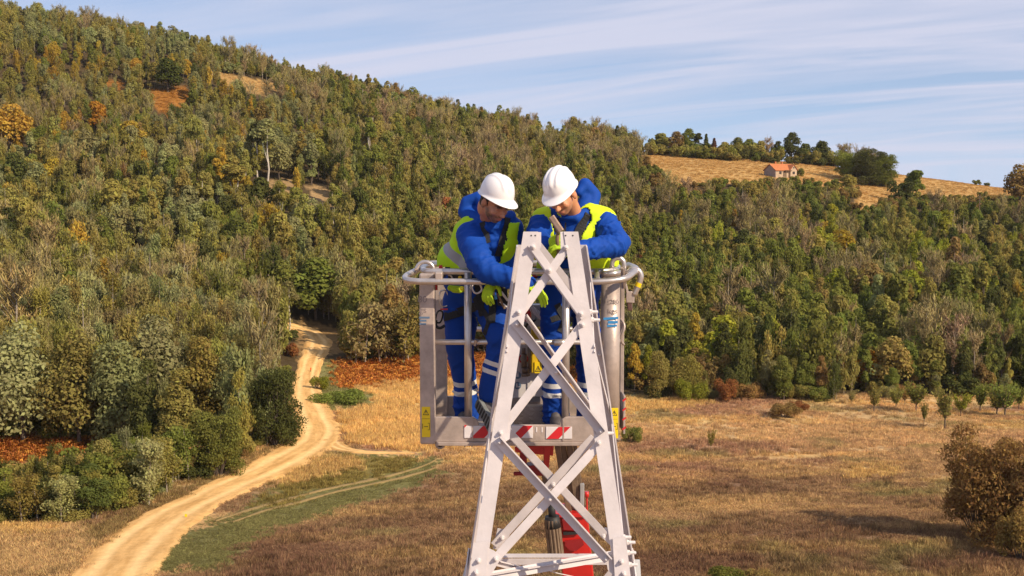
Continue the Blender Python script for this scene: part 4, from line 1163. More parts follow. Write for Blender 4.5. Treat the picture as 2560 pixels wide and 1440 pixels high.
def arc(c, r, a0, a1, n, A, B):
    return [Vector(c) + A * (r * math.cos(a0 + (a1 - a0) * i / n)) + B * (r * math.sin(a0 + (a1 - a0) * i / n)) for i in range(n + 1)]
def smooth_path(P, k=6, closed=False):
    P = [Vector(p) for p in P]; o_ = []
    n = len(P)
    Q = ([P[-1]] + P + [P[0], P[1]]) if closed else ([2 * P[0] - P[1]] + P + [2 * P[-1] - P[-2]])
    for i in range(1, len(Q) - 2):
        a, b, c, d = Q[i - 1], Q[i], Q[i + 1], Q[i + 2]
        for u in [j / k for j in range(k)]:
            o_.append(0.5 * (2 * b + (c - a) * u + (2 * a - 5 * b + 4 * c - d) * u * u + (3 * b - a - 3 * c + d) * u ** 3))
    if not closed: o_.append(P[-1])
    return o_
def text_obj(name, body, p, xdir, up, size, mat, parent, depth=0.0006):
    cu = bpy.data.curves.new(name, 'FONT'); cu.body = body; cu.size = size; cu.extrude = depth; cu.align_x = 'CENTER'; cu.align_y = 'CENTER'
    cu.materials.append(mat); cu.space_line = 0.92
    tmp = bpy.data.objects.new(name, cu); COL.objects.link(tmp)
    bpy.context.view_layer.update()
    me = bpy.data.meshes.new_from_object(tmp.evaluated_get(bpy.context.evaluated_depsgraph_get()))
    bpy.data.objects.remove(tmp); bpy.data.curves.remove(cu)
    o = new_obj(name, me, parent)
    X = Vector(xdir).normalized(); Z = X.cross(Vector(up)).normalized(); Y = Z.cross(X)
    o.matrix_local = Matrix(((X.x, Y.x, Z.x, p[0]), (X.y, Y.y, Z.y, p[1]), (X.z, Y.z, Z.z, p[2]), (0, 0, 0, 1)))
    return o

M_WHITE = principled('white_tower_paint', (0.625, 0.565, 0.565), 0.5, noise=0.17, nscale=5, bump=0.05, bscale=60)
M_BOLT = principled('painted_bolt', (0.70, 0.64, 0.63), 0.45, noise=0.2, nscale=40)
M_PALEBLUE = principled('pale_blue_plate', (0.60, 0.62, 0.64), 0.5, noise=0.1, nscale=8)
M_ALU = principled('aluminium', (0.50, 0.40, 0.345), 0.45, metal=0.35, noise=0.34, nscale=7, bump=0.05, bscale=50)
M_ALUTUBE = principled('brushed_tube', (0.60, 0.53, 0.49), 0.3, metal=0.7, noise=0.2, nscale=14)
M_ALUDARK = principled('worn_aluminium', (0.42, 0.34, 0.29), 0.5, metal=0.35, noise=0.4, nscale=9, bump=0.1, bscale=40)
M_RED = principled('red_boom_paint', (0.56, 0.020, 0.016), 0.38, noise=0.2, nscale=6, coat=0.3)
M_DKRED = principled('dark_red_paint', (0.26, 0.012, 0.014), 0.45, noise=0.3, nscale=6)
M_BLACK = principled('black_rubber', (0.018, 0.017, 0.017), 0.6)
M_STRAP = principled('black_webbing', (0.016, 0.015, 0.016), 0.8, bump=0.3, bscale=300)
M_BROWN = principled('oily_slide', (0.235, 0.160, 0.105), 0.45, metal=0.3, noise=0.45, nscale=16)
M_YEL = principled('yellow_sign', (0.86, 0.60, 0.01), 0.4)
M_YELBOX = principled('yellow_box', (0.72, 0.47, 0.015), 0.45, noise=0.15, nscale=10)
M_INK = principled('print_black', (0.03, 0.025, 0.02), 0.6)
M_INKG = principled('print_grey', (0.24, 0.19, 0.18), 0.6)
M_BLUEP = principled('print_blue', (0.035, 0.23, 0.50), 0.5)
M_BLUEP2 = principled('print_dark_blue', (0.10, 0.16, 0.25), 0.5)
M_REFL = principled('white_reflector', (0.72, 0.66, 0.66), 0.35, noise=0.08, nscale=20)
M_REFR = principled('red_reflector', (0.62, 0.022, 0.03), 0.35, noise=0.1, nscale=20)
M_PANEL = principled('white_panel', (0.60, 0.55, 0.54), 0.45, noise=0.15, nscale=8)
M_GREYBOX = principled('grey_box', (0.36, 0.34, 0.34), 0.45, noise=0.2, nscale=8)
M_STEEL = principled('steel', (0.55, 0.50, 0.48), 0.3, metal=0.8)
M_RUSTY = principled('dark_brown_block', (0.10, 0.045, 0.035), 0.6)

# ------------------------------------------------------------------ lattice tower
X3, Y3, Z3 = Vector((1, 0, 0)), Vector((0, 1, 0)), Vector((0, 0, 1))
def YF(py): return 7.15 - 0.30 * (py - 580) / 860.0
def YR(py): return 7.47 + 0.27 * (py - 580) / 860.0
def FT(px, py, off=0.0): return PT(px, py, YF(py) + off)
def RT(px, py, off=0.0): return PT(px, py, YR(py) + off)
tb = PT(1377, 1440, 7.3)
tower_loc = Vector((tb.x, 7.4, float(terrain(np.array(tb.x), np.array(7.4)))))
tower = empty('lattice_tower', (0, 0, 0), 'white painted steel lattice tower top in front of the aerial basket', 'tower')
FN = (FT(1377, 1440) - FT(1377, 580)); FN = FN.cross(X3).normalized()
if FN.y > 0: FN = -FN                              # towards the camera side
RN = (RT(1377, 1440) - RT(1377, 580)); RN = RN.cross(X3).normalized()
if RN.y > 0: RN = -RN
def L_section(w1, w2, t, s1=1, s2=1):
    """angle iron outline: web w1 along the first axis, flange w2 along the second"""
    return [(0, 0), (s1 * w1, 0), (s1 * w1, s2 * t), (s1 * t, s2 * t), (s1 * t, s2 * w2), (0, s2 * w2)]
def leg(p0, p1, inward, backward, w=0.085, t=0.009):
    MB().sweep(p0, p1, L_section(w, w * .95, t), inward, backward).build('leg', M_WHITE, tower)
def ext(p0, p1, k): return p0 + (p1 - p0) * k
gz_t = tower_loc.z
def to_ground(p0, p1):
    k = (gz_t - p0.z) / (p1.z - p0.z); return p0 + (p1 - p0) * k
fl0, fl1 = FT(1308.5, 579), FT(1176, 1440); fr0, fr1 = FT(1445.5, 579), FT(1574, 1440)
rl0, rl1 = RT(1291, 612), RT(1166, 1440); rr0, rr1 = RT(1467, 612), RT(1590, 1440)
LEGS = []
for p0, p1, inx, bk in [(fl0, fl1, X3, -FN), (fr0, fr1, -X3, -FN), (rl0, rl1, X3, RN), (rr0, rr1, -X3, RN)]:
    e = to_ground(p0, p1); LEGS.append((p0, e))
    leg(p0, e, inx, bk)
def brace(p0, p1, N_, w=0.048, flange=0, fl=0.045, t=0.006, name='brace', side=0):
    """angle brace lying in a face with normal N_; flange +1 stands out on its upper edge, -1 lies behind"""
    d = (p1 - p0).normalized(); s_ = N_.cross(d).normalized()
    if s_.z < 0: s_ = -s_
    if flange > 0: sec = [(-w / 2, 0), (w / 2, 0), (w / 2, fl), (w / 2 - t, fl), (w / 2 - t, t), (-w / 2, t)]
    elif flange < 0: sec = [(-w / 2, 0), (w / 2, 0), (w / 2, t), (-w / 2 + t, t), (-w / 2 + t, -fl), (-w / 2, -fl)]
    else: sec = [(-w / 2, 0), (w / 2, 0), (w / 2, t), (-w / 2, t)]
    return MB().sweep(p0, p1, sec, s_, N_).build(name, M_WHITE, tower)
o1 = 0.012; o2 = -0.016
up = FN
brace(FT(1326, 611) + FN * .018, FT(1460, 795) + FN * .018, FN, .050, -1, .028)
brace(FT(1420, 617) - FN * .016, FT(1303, 780) - FN * .016, FN, .050, -1, .03)
brace(FT(1286, 804) + FN * .014, FT(1505, 1083) + FN * .014, FN, .052, 1, .05)
brace(FT(1456, 812) - FN * .016, FT(1264, 1062) - FN * .016, FN, .052, -1, .04)
brace(FT(1243, 1098) + FN * .014, FT(1520, 1401) + FN * .014, FN, .052, 1, .05)
brace(FT(1500, 1110) - FN * .016, FT(1240, 1396) - FN * .016, FN, .052, -1, .04)
brace(RT(1266, 1074), RT(1512, 1338), RN, .054, -1, .03)
brace(RT(1484, 1090) + RN * .02, RT(1236, 1360) + RN * .02, RN, .056, -1, .03)
brace(RT(1313, 788), RT(1500, 1050), RN, .030, 1, .05)
brace(RT(1345, 612), RT(1468, 768), RN, .048, -1, .03)
# side faces: light diagonals between front and rear legs
def on_leg(i, z): p, e = LEGS[i]; k = (z - p.z) / (e.z - p.z); return p + (e - p) * k
zs_ = [CAMZ - .55, CAMZ - .95, CAMZ - 1.45, CAMZ - 2.1]
for a, b in ((0, 2), (1, 3)):
    sx = 1 if a == 0 else -1
    for i in range(3):
        p0, p1 = on_leg(a if i % 2 else b, zs_[i]), on_leg(b if i % 2 else a, zs_[i + 1])
        brace(p0 + X3 * sx * .012, p1 + X3 * sx * .012, X3 * -sx, .04, 0)
# horizontals of the diaphragm at the foot of the picture
def bar(p0, p1, w, t, N_, name='horizontal_bar'):
    d = (p1 - p0).normalized(); s_ = N_.cross(d).normalized()
    return MB().sweep(p0, p1, [(-w / 2, -t / 2), (w / 2, -t / 2), (w / 2, t / 2), (-w / 2, t / 2)], s_, N_).build(name, M_WHITE, tower)
bar(RT(1206, 1401) + RN * .02, RT(1552, 1401) + RN * .02, .040, .008, RN)
bar(RT(1206, 1394) - RN * .03, RT(1552, 1394) - RN * .03, .07, .006, Z3)
bar(PT(1212, 1443, 7.0), PT(1534, 1388, 7.5), .058, .006, FN)
bar(PT(1212, 1437, 7.0), PT(1534, 1382, 7.5), .05, .005, Z3)
bar(PT(1244, 1403, 7.02), PT(1330, 1424, 7.3), .045, .005, Z3)
bar(PT(1244, 1408, 7.02), PT(1330, 1430, 7.3), .035, .006, FN)
bar(PT(1382, 1430, 7.3), PT(1480, 1452, 7.6), .045, .005, Z3)
def plate(pts, N_, mat=M_WHITE, th=.007, name='gusset_plate', off=0.0):
    return MB().prism([p + N_ * off for p in pts], N_ * th).build(name, mat, tower)
plate([FT(1331, 579), FT(1353, 580), FT(1353, 615), FT(1348, 625), FT(1320, 640), FT(1318, 610)], FN, off=-.014)
plate([FT(1401, 579), FT(1424, 579), FT(1433, 628), FT(1428, 640), FT(1402, 621)], FN, off=-.014)
plate([FT(1405, 612), FT(1420, 608), FT(1428, 628), FT(1415, 640), FT(1402, 628)], FN, off=-.024)
plate([FT(1296, 765), FT(1310, 770), FT(1306, 800), FT(1288, 812)], FN, off=-.014)
plate([FT(1440, 790), FT(1462, 775), FT(1476, 830), FT(1455, 838), FT(1444, 812)], FN, off=-.022)
plate([FT(1240, 1085), FT(1278, 1050), FT(1274, 1098), FT(1250, 1112)], FN, off=-.014)
plate([FT(1487, 1085), FT(1508, 1070), FT(1512, 1118), FT(1495, 1125)], FN, off=-.022)
plate([FT(1196, 1358), FT(1236, 1376), FT(1254, 1393), FT(1225, 1440), FT(1190, 1440)], FN, off=.010)
plate([FT(1184, 1356), FT(1221, 1352), FT(1214, 1470), FT(1170, 1470)], FN, off=.0185, name='splice_plate')
plate([FT(1512, 1385), FT(1536, 1376), FT(1545, 1450), FT(1520, 1425)], FN, off=-.014)
plate([FT(1531, 1345), FT(1563, 1340), FT(1580, 1470), FT(1538, 1470)], FN, off=.010, name='splice_plate')
plate([RT(1244, 1322), RT(1268, 1326), RT(1274, 1340), RT(1248, 1376), RT(1232, 1372)], RN, off=-.01)
plate([RT(1495, 1335), RT(1512, 1320), RT(1530, 1322), RT(1534, 1370), RT(1524, 1362)], RN, off=-.01)
plate([RT(1168, 1400), RT(1200, 1400), RT(1200, 1480), RT(1146, 1480)], RN, M_PALEBLUE, off=-.02, name='corner_plate')
plate([RT(1560, 1402), RT(1600, 1402), RT(1606, 1480), RT(1560, 1480)], RN, M_PALEBLUE, off=-.02, name='corner_plate')
# bolts: one shape, shared
def bolt_mesh(L, r=.0105):
    m_ = MB()
    m_.tube([(0, 0, 0), (0, 0, .006)], r * 1.55, 10)
    m_.tube([(0, 0, .006), (0, 0, .016)], r * 1.35, 6)
    m_.tube([(0, 0, .016), (0, 0, L), (0, 0, L + .002)], [r * .85, r * .8, r * .5], 8)
    me = bpy.data.meshes.new('bolt'); me.from_pydata(m_.v, [], m_.f); me.materials.append(M_BOLT); me.update()
    return me
BM_F, BM_L = bolt_mesh(.028), bolt_mesh(.05, .012)
def bolt(p, d, me=BM_F):
    o = new_obj('bolt', me, tower); o.location = p; o.rotation_mode = 'QUATERNION'; o.rotation_quaternion = Vector(d).to_track_quat('Z', 'Y')
for px, py, of in [(1333, 619, .024), (1373, 677, .024), (1452, 785, .024), (1415, 619, -.005), (1297, 781, .002), (1456, 812, .002), (1292, 811, .02), (1391, 931, .02),
                   (1252, 1082, .002), (1249, 1105, .02), (1501, 1078, .02), (1497, 1107, .002), (1375, 1247, .02), (1197, 1400, .026), (1240, 1396, .017), (1191, 1429, .026), (1514, 1396, .02), (1553, 1403, .017), (1559, 1433, .017)]:
    bolt(FT(px, py) + FN * of, FN)
for px, py in [(1383, 1207), (1256, 1340), (1508, 1336)]:
    bolt(RT(px, py) + RN * .024, RN)
for px, py in [(1328, 589), (1338, 589), (1414, 589), (1432, 589)]:
    h = MB(); h.tube([FT(px, py) + FN * .0005, FT(px, py) + FN * .0015], .005, 8); h.build('bolt_hole', M_INK, tower)
for px, py in [(1473, 780), (1478, 800), (1512, 1083), (1556, 1343), (1566, 1356), (1568, 1382), (1572, 1412)]:
    bolt(FT(px, py, .03), X3, BM_L)
for px, py in [(1474, 812), (1507, 884), (1549, 1222)]:
    bolt(RT(px - 8, py) + RN * .01, RN)
# the rest of the tower, down to the ground
zz = CAMZ - 2.35
while zz > gz_t + 1:
    z2 = max(gz_t + .2, zz - (1.2 + (CAMZ - zz) * .22))
    for a, b in ((0, 1), (2, 3), (0, 2), (1, 3)):
        for p, q in ((a, b), (b, a)):
            p0, p1 = on_leg(p, zz), on_leg(q, z2)
            n_ = (p1 - p0).cross(Z3).normalized()
            brace(p0, p1, n_, .06, 0, t=.008)
    zz = z2

# ------------------------------------------------------------------ aerial basket
YB0, YB1 = 7.95, 8.75                       # front and back of the basket
ZF = CAMZ - 1.68                            # its floor
ZR = CAMZ - 0.563                           # its rail
XL, XR = -0.609, 0.73
bk = empty('aerial_basket', (0.06, 8.35, ZF), 'grey aluminium aerial work basket with two rails and red striped toe board', 'work basket')
BO = Vector((0.06, 8.35, ZF))
bk_inv = -BO
class BB(MB):
    """built in world places, kept relative to the basket's own base"""
    def build(s, name, mat, parent=None, **kw):
        s.v = [tuple(Vector(p) - BO) for p in s.v]
        return MB.build(s, name, mat, parent or bk, **kw)
BB().box(((XL + XR) / 2, (YB0 + YB1) / 2, ZF + .01), (XR - XL - .02, YB1 - YB0 - .02, .02)).build('floor_plate', M_ALUDARK)
tz0, tz1, tzm = ZF - .012, CAMZ - 1.524, CAMZ - 1.578
def fx(px, Y=YB0): return (px - 1280) * Y / F
# front toe board: high at the sides, cut low in the middle
pf = [(XL + .09, tz0), (fx(1496), tz0), (fx(1496), tz1), (fx(1415), tz1), (fx(1404), tz1 - .02), (fx(1400), tzm), (fx(1196), tzm), (fx(1192), tz1 - .02), (fx(1180), tz1), (XL + .09, tz1)]
BB().prism([(x, YB0, z) for x, z in pf], (0, .028, 0)).build('toe_board', M_ALU, bevel=.004)
BB().box((fx(1180), YB0 - .004, (tz0 + tz1) / 2), (.008, .008, tz1 - tz0 - .02)).build('toe_board_seam', M_ALU)
BB().box((fx(1410), YB0 - .004, (tz0 + tz1) / 2), (.010, .008, tz1 - tz0 - .02)).build('toe_board_seam', M_ALU)
BB().box(((XL + XR) / 2, YB0 + .01, tz0 - .012), (fx(1496) - XL - .05, .05, .024)).build('bottom_lip', M_ALU, bevel=.004)
BB().box(((XL + XR) / 2, YB1, (tz0 + tz1) / 2), (XR - XL - .04, .025, tz1 - tz0)).build('toe_board', M_ALU)
for xs in (XL + .03, XR - .03):
    BB().box((xs, (YB0 + YB1) / 2, (tz0 + tz1) / 2), (.025, YB1 - YB0 - .1, tz1 - tz0)).build('toe_board', M_ALU)
# kick step in the middle: tread plate with raised ribs
sp = BB().box((fx(1340, 8.3), 8.42, ZF + .075), (.30, .10, .15)).build('tread_plate', M_ALUDARK, bevel=.004)
m_ = BB()
for i in range(4):
    for j in range(4):
        for q in range(3):
            c = Vector((fx(1340, 8.3) - .11 + i * .075 + q * .008, 8.3685, ZF + .03 + j * .034))
            sg = 1 if (i + j) % 2 else -1
            m_.box(c, (.003, .004, .026), Matrix.Rotation(sg * .7, 3, 'Y'))
m_.build('tread_ribs', M_ALUTUBE, sp)
# corner posts
zt = ZR + .01
def cpost(x0, x1, y0, y1, z0, z1, nm='corner_post'):
    return BB().box(((x0 + x1) / 2, (y0 + y1) / 2, (z0 + z1) / 2), (x1 - x0, y1 - y0, z1 - z0)).build(nm, M_ALU, bevel=.012)
post_l = cpost(XL, XL + .102, YB0, YB0 + .085, ZF - .03, ZR - .01)
cpost(XL + .002, XL + .140, YB1 - .05, YB1, ZF, ZR - .01)
cpost(XR - .09, XR, YB1 - .05, YB1, ZF, ZR - .01)
xt = fx(1528, 8.0)
post_r = BB().tube([(xt, 8.01, ZF - .02), (xt, 8.01, ZR - .02)], .0625, 28).build('round_post', M_ALU, smooth=True)
BB().tube([(xt, 8.01, ZR - .03), (xt, 8.01, ZR + .008)], [.066, .066], 28).build('post_cap', M_ALUTUBE, smooth=True)
xs_ = (1557 - 1280) * 8.3 / F
BB().box((xs_, 8.3, (ZF + ZR) / 2), (.026, .035, ZR - ZF - .03)).build('side_stay', M_ALU, bevel=.004)
BB().box((xs_ + .001, 8.24, ZF + .14), (.014, .28, .26)).build('side_board', M_ALU, bevel=.003)
for i in range(4):
    BB().box((xs_ + .001, 8.0985, ZF + .05 + i * .065), (.0115, .003, .03), Matrix.Rotation(.9, 3, 'Y')).build('red_stripe', M_REFR)
# rails
RT_ = .021
def zpt(x, y, z): return Vector((x, y, z))
yi = YB0 + .045
top = [zpt(XL + .03, YB1 - .03, ZR + .01), zpt(XL + .0, YB0 + .35, ZR + .01), zpt(XL + .02, YB0 + .1, ZR), zpt(XL + .08, yi, ZR), zpt(XR - .2, yi, ZR), zpt(XR - .03, YB0 + .12, ZR), zpt(XR - .0, YB0 + .4, ZR + .01), zpt(XR - .03, YB1 - .03, ZR + .01), zpt(XL + .03, YB1 - .03, ZR + .01)]
def round_path(P, r=.08, k=5, closed=False):
    o_ = []; n = len(P)
    for i, p in enumerate(P):
        if not closed and i in (0, n - 1): o_.append(p); continue
        a, b = P[(i - 1) % n], P[(i + 1) % n]
        ra = min(r, (p - a).length * .45); rb = min(r, (b - p).length * .45)
        s_, e_ = p + (a - p).normalized() * ra, p + (b - p).normalized() * rb
        o_ += [s_ * (1 - u) ** 2 + p * 2 * u * (1 - u) + e_ * u * u for u in [j / k for j in range(k + 1)]]
    return o_
BB().tube(round_path(top[:-1], .09, closed=True), RT_, 14, closed=True).build('top_rail', M_ALUTUBE, smooth=True)
bump = [zpt(-.50, 8.62, ZR + .015), zpt(-.60, 8.45, ZR + .01), zpt(-.715, 8.05, CAMZ - .600), zpt(-.69, 7.88, CAMZ - .612), zpt(-.60, 7.82, CAMZ - .616), zpt(.60, 7.82, CAMZ - .616), zpt(.74, 7.86, CAMZ - .600), zpt(.80, 8.0, CAMZ - .572), zpt(.845, 8.15, CAMZ - .555), zpt(.80, 8.35, ZR + .02)]
BB().tube(round_path(bump, .10), RT_, 14).build('bumper_rail', M_ALUTUBE, smooth=True)
BB().box((fx(1098, 7.9), 7.88, CAMZ - .594), (.045, .14, .075)).build('rail_bracket', M_ALU, bevel=.006)
BB().tube([zpt(fx(1495, 7.9), 7.83, CAMZ - .615), zpt(fx(1492, 7.95), 7.9, CAMZ - .60), zpt(fx(1492, 7.99), 7.99, ZR)], RT_ * .9, 12).build('rail_bracket', M_ALUTUBE, smooth=True)
# raised handle loops on the rail
BB().tube(arc((XL + .035, 8.02, ZR + .005), .058, math.pi, 0, 10, X3, Z3), [.014] * 11, 10).build('handle_loop', M_ALUTUBE, smooth=True)
BB().tube([zpt(fx(1530, 8.1), 8.1, ZR)] + arc((fx(1545, 8.1), 8.1, ZR + .045), .04, math.pi, 0, 8, X3, Z3) + [zpt(fx(1561, 8.1), 8.1, ZR - .12)], .018, 10).build('handle_loop', M_ALUTUBE, smooth=True)
zmid = CAMZ - 7.95 * math.tan(math.radians(4.8) + math.atan((857 - 720) / F))
BB().tube([zpt(XL + .1, YB0 + .03, zmid), zpt(fx(1505), YB0 + .03, zmid)], .0175, 12).build('mid_rail', M_ALUTUBE, smooth=True)
BB().tube([zpt(XL + .1, YB1 - .03, zmid), zpt(XR - .1, YB1 - .03, zmid)], .0175, 12).build('mid_rail', M_ALUTUBE, smooth=True)
for xx in (XL + .03, XR - .02):
    BB().tube([zpt(xx, YB0 + .1, zmid), zpt(xx, YB1 - .05, zmid)], .0165, 10).build('mid_rail', M_ALUTUBE, smooth=True)
for px in (1169, 1416):
    BB().tube([zpt(fx(px), YB0 + .03, tz1 - .02), zpt(fx(px), YB0 + .03, ZR - .005)], .0255, 14).build('vertical_rail', M_ALUTUBE, smooth=True)
BB().tube([zpt(fx(1190), YB0 + .01, zmid + .02), zpt(fx(1186), YB0 + .03, zmid - .02)], .012, 8).build('rail_clamp', M_STEEL)
BB().tube([zpt(fx(1386), YB0 + .008, zmid), zpt(fx(1420), YB0 + .008, zmid)], .023, 12).build('rail_clamp', M_ALUTUBE, smooth=True)
# red and white plates on the toe board
def hazard(pxa, pxb, pya, pyb, sw):
    xa, xb = fx(pxa, YB0 - .004), fx(pxb, YB0 - .004)
    za, zb = [CAMZ - (YB0 - .004) * math.tan(math.radians(4.8) + math.atan((p - 720) / F)) for p in (pya, pyb)]
    pl = BB().box(((xa + xb) / 2, YB0 - .003, (za + zb) / 2), (xb - xa, .006, za - zb)).build('reflector_plate', M_REFL, bevel=.0015)
    for k in sw:
        c0, c1 = xa + (xb - xa) * k[0], xa + (xb - xa) * k[1]; sl = (za - zb) * 1.0
        poly = [(c0, zb), (c1, zb), (min(xb, c1 + sl), za), (min(xb, c0 + sl), za)]
        BB().prism([(x, YB0 - .0064, z) for x, z in poly], (0, -.0008, 0)).build('red_stripe', M_REFR, pl)
def fixlocal(o): return o
hazard(1159, 1240, 1065, 1095, [(.20, .62)])
hazard(1270, 1333, 1064, 1095, [(.10, .52)])
hazard(1366, 1432, 1067, 1097, [(.02, .48)])
BB().prism([(fx(1159.5), YB0 - .0066, CAMZ - 1.577), (fx(1166), YB0 - .0066, CAMZ - 1.577), (fx(1159.5), YB0 - .0066, CAMZ - 1.597)], (0, -.0006, 0)).build('red_corner', M_REFR)
for px in (1342, 1356):
    BB().box((fx(px), YB0 - .001, CAMZ - 1.61), (.009, .004, .034)).build('drain_slot', M_REFL, bevel=.0015)
# castor under the left end
cw = BB().box((fx(1097), 8.0, ZF - .035), (.03, .06, .05)).build('castor', M_ALUDARK, bevel=.004)
wz = CAMZ - 7.98 * math.tan(math.radians(4.8) + math.atan((1110 - 720) / F))
BB().tube([(fx(1097), 7.968, wz), (fx(1097), 7.992, wz)], .034, 22).build('wheel', M_ALUDARK, cw, bevel=.004)
BB().tube([(fx(1097), 7.964, wz), (fx(1097), 7.97, wz)], .019, 16).build('wheel_hub', M_BLACK, cw)
for px in (1160, 1178):
    BB().prism([(fx(px - 5), 7.97, ZF - .035), (fx(px + 5), 7.97, ZF - .035), (fx(px), 7.97, ZF - .052)], (0, .02, 0)).build('drain_spout', M_ALUDARK)
# yellow warning signs with triangle, exclamation mark and gap symbol
def sign(pxa, pxb, pya, pyb, y, side=1):
    xa, xb = fx(pxa, y), fx(pxb, y); zf = lambda p: CAMZ - y * math.tan(math.radians(4.8) + math.atan((p - 720) / F))
    za, zb = zf(pya), zf(pyb); cxx = (xa + xb) / 2; w_ = xb - xa
    pl = BB().box((cxx, y + .002, (za + zb) / 2), (w_, .004, za - zb)).build('warning_sign', M_YEL, bevel=.0015)
    yy_ = y - .0006; tz = za - w_ * .62
    T = [Vector((cxx - w_ * .36, yy_, tz - w_ * .36)), Vector((cxx + w_ * .36, yy_, tz - w_ * .36)), Vector((cxx, yy_, tz + w_ * .34))]
    c_ = sum(T, Vector()) / 3; Ti = [c_ + (p - c_) * .74 for p in T]
    m_ = BB()
    for i in range(3): m_.prism([T[i], T[(i + 1) % 3], Ti[(i + 1) % 3], Ti[i]], (0, -.0006, 0))
    m_.prism([(cxx - w_ * .035, yy_, tz - w_ * .12), (cxx + w_ * .035, yy_, tz - w_ * .12), (cxx + w_ * .05, yy_, tz + w_ * .13), (cxx - w_ * .05, yy_, tz + w_ * .13)], (0, -.0006, 0))
    m_.box((cxx, yy_, tz - w_ * .22), (w_ * .07, .0006, w_ * .07))
    m_.build('warning_symbol', M_INK, pl)
    m_ = BB(); bz = za - w_ * 2.35
    m_.box((cxx, yy_, za - w_ * 1.42), (w_ * .9, .0006, w_ * .03))
    m_.box((cxx, yy_, bz), (w_ * .34, .0006, w_ * .06))
    for sx in (-1, 1):
        m_.prism([(cxx + sx * w_ * .22, yy_, bz), (cxx + sx * w_ * .12, yy_, bz + w_ * .08), (cxx + sx * w_ * .12, yy_, bz - w_ * .08)], (0, -.0006, 0))
    m_.box((cxx - w_ * .40, yy_, bz + w_ * .05), (w_ * .06, .0006, w_ * .6))
    m_.box((cxx + w_ * .40, yy_, bz - .0), (w_ * .06, .0006, w_ * .8))
    for dz in (-.4, .4): m_.box((cxx + w_ * .30, yy_, bz + dz * w_), (w_ * .2, .0006, w_ * .05))
    m_.build('gap_symbol', M_INK, pl)
sign(1051.5, 1073, 1017, 1093, YB0 - .004)
sign(1529, 1549, 1020, 1096, YB0 - .010)
# lettering on the posts
def zpx(py, y): return CAMZ - y * math.tan(math.radians(4.8) + math.atan((py - 720) / F))
yl = YB0 - .0012
def btext(body, px, py, y, size, mat, parent, xs=1.0):
    p = Vector((fx(px, y), y, zpx(py, y))) - BO
    o = text_obj('lettering', body, p, X3, Z3, size, mat, parent); return o
btext('80', 1055, 749, yl, .062, M_INKG, post_l); btext('gs', 1056, 775, yl, .062, M_INKG, post_l)
btext('2280', 1533, 755, 7.946, .040, M_INKG, post_r); btext('kgs', 1533, 778, 7.946, .048, M_INKG, post_r)
def strip(pxa, pxb, py, h, y, mat, parent, sl=0.0):
    xa, xb = fx(pxa, y), fx(pxb, y); z = zpx(py, y)
    BB().prism([(xa, y, z - h / 2), (xb, y, z - h / 2 + sl), (xb, y, z + h / 2 + sl), (xa, y, z + h / 2)], (0, -.0008, 0)).build('label_strip', mat, parent)
strip(1046.5, 1073, 794, .013, yl, M_BLUEP2, post_l); strip(1048, 1065, 801.5, .012, yl, M_BLUEP2, post_l); strip(1047, 1064, 810, .012, yl, M_BLUEP2, post_l)
strip(1510, 1547, 797, .016, 7.945, M_BLUEP, post_r, .006); strip(1521, 1546, 806, .018, 7.945, M_BLUEP, post_r, .002); strip(1519, 1544, 815, .014, 7.945, M_BLUEP, post_r, .003)
strip(1522, 1538, 810.5, .004, 7.943, M_REFL, post_r)
# control column, yellow box and safety pictograms at the back
def bx(pxa, pxb, pya, pyb, y, dep, mat, nm, parent=None, bev=.006):
    xa, xb = fx(pxa, y), fx(pxb, y); za, zb = zpx(pya, y), zpx(pyb, y)
    return BB().box(((xa + xb) / 2, y + dep / 2, (za + zb) / 2), (xb - xa, dep, za - zb)).build(nm, mat, parent, bevel=bev)
col_ = bx(1306, 1352, 762, 1005, 8.60, .10, M_GREYBOX, 'control_column')
bx(1278, 1322, 860, 995, 8.54, .05, M_PANEL, 'sign_panel'); bx(1318, 1368, 930, 992, 8.53, .06, M_PANEL, 'equipment_box')
yb = bx(1328, 1356, 821, 933, 8.47, .10, M_YELBOX, 'yellow_control_box'); bx(1337, 1356, 905, 933, 8.462, .006, M_YEL, 'warning_label', yb, 0)
def disc(px, py, y, r, mat, nm, parent=None, ring=None):
    p = Vector((fx(px, y), y, zpx(py, y)))
    if ring: return BB().tube([p + Vector((math.cos(a) * r, 0, math.sin(a) * r)) for a in [i * math.pi / 10 for i in range(20)]], ring, 6, closed=True).build(nm, mat, parent)
    return BB().tube([p, p - Y3 * .0015], r, 22).build(nm, mat, parent)
disc(1309, 897, 8.535, .030, M_REFR, 'prohibition_ring', ring=.005)
disc(1294, 938, 8.538, .026, M_BLUEP2, 'glove_pictogram'); disc(1294, 964, 8.538, .026, M_BLUEP2, 'boot_pictogram')
m_ = BB(); p = Vector((fx(1294, 8.535), 8.5355, zpx(938, 8.535)))
m_.box(p, (.016, .001, .022)); [m_.box(p + Vector((-.006 + i * .004, 0, .016)), (.0026, .001, .014)) for i in range(4)]; m_.build('glove_symbol', M_REFL)
m_ = BB(); p = Vector((fx(1294, 8.535), 8.5355, zpx(964, 8.535)))
m_.box(p + Vector((-.006, 0, .004)), (.012, .001, .022)); m_.box(p + Vector((.002, 0, -.008)), (.028, .001, .009)); m_.build('boot_symbol', M_REFL)
m_ = BB(); cxx, yy_, tz = fx(1346, 8.46), 8.4605, zpx(922, 8.46)
T = [Vector((cxx - .022, yy_, tz - .02)), Vector((cxx + .022, yy_, tz - .02)), Vector((cxx, yy_, tz + .022))]; c_ = sum(T, Vector()) / 3; Ti = [c_ + (q - c_) * .72 for q in T]
for i in range(3): m_.prism([T[i], T[(i + 1) % 3], Ti[(i + 1) % 3], Ti[i]], (0, -.0006, 0))
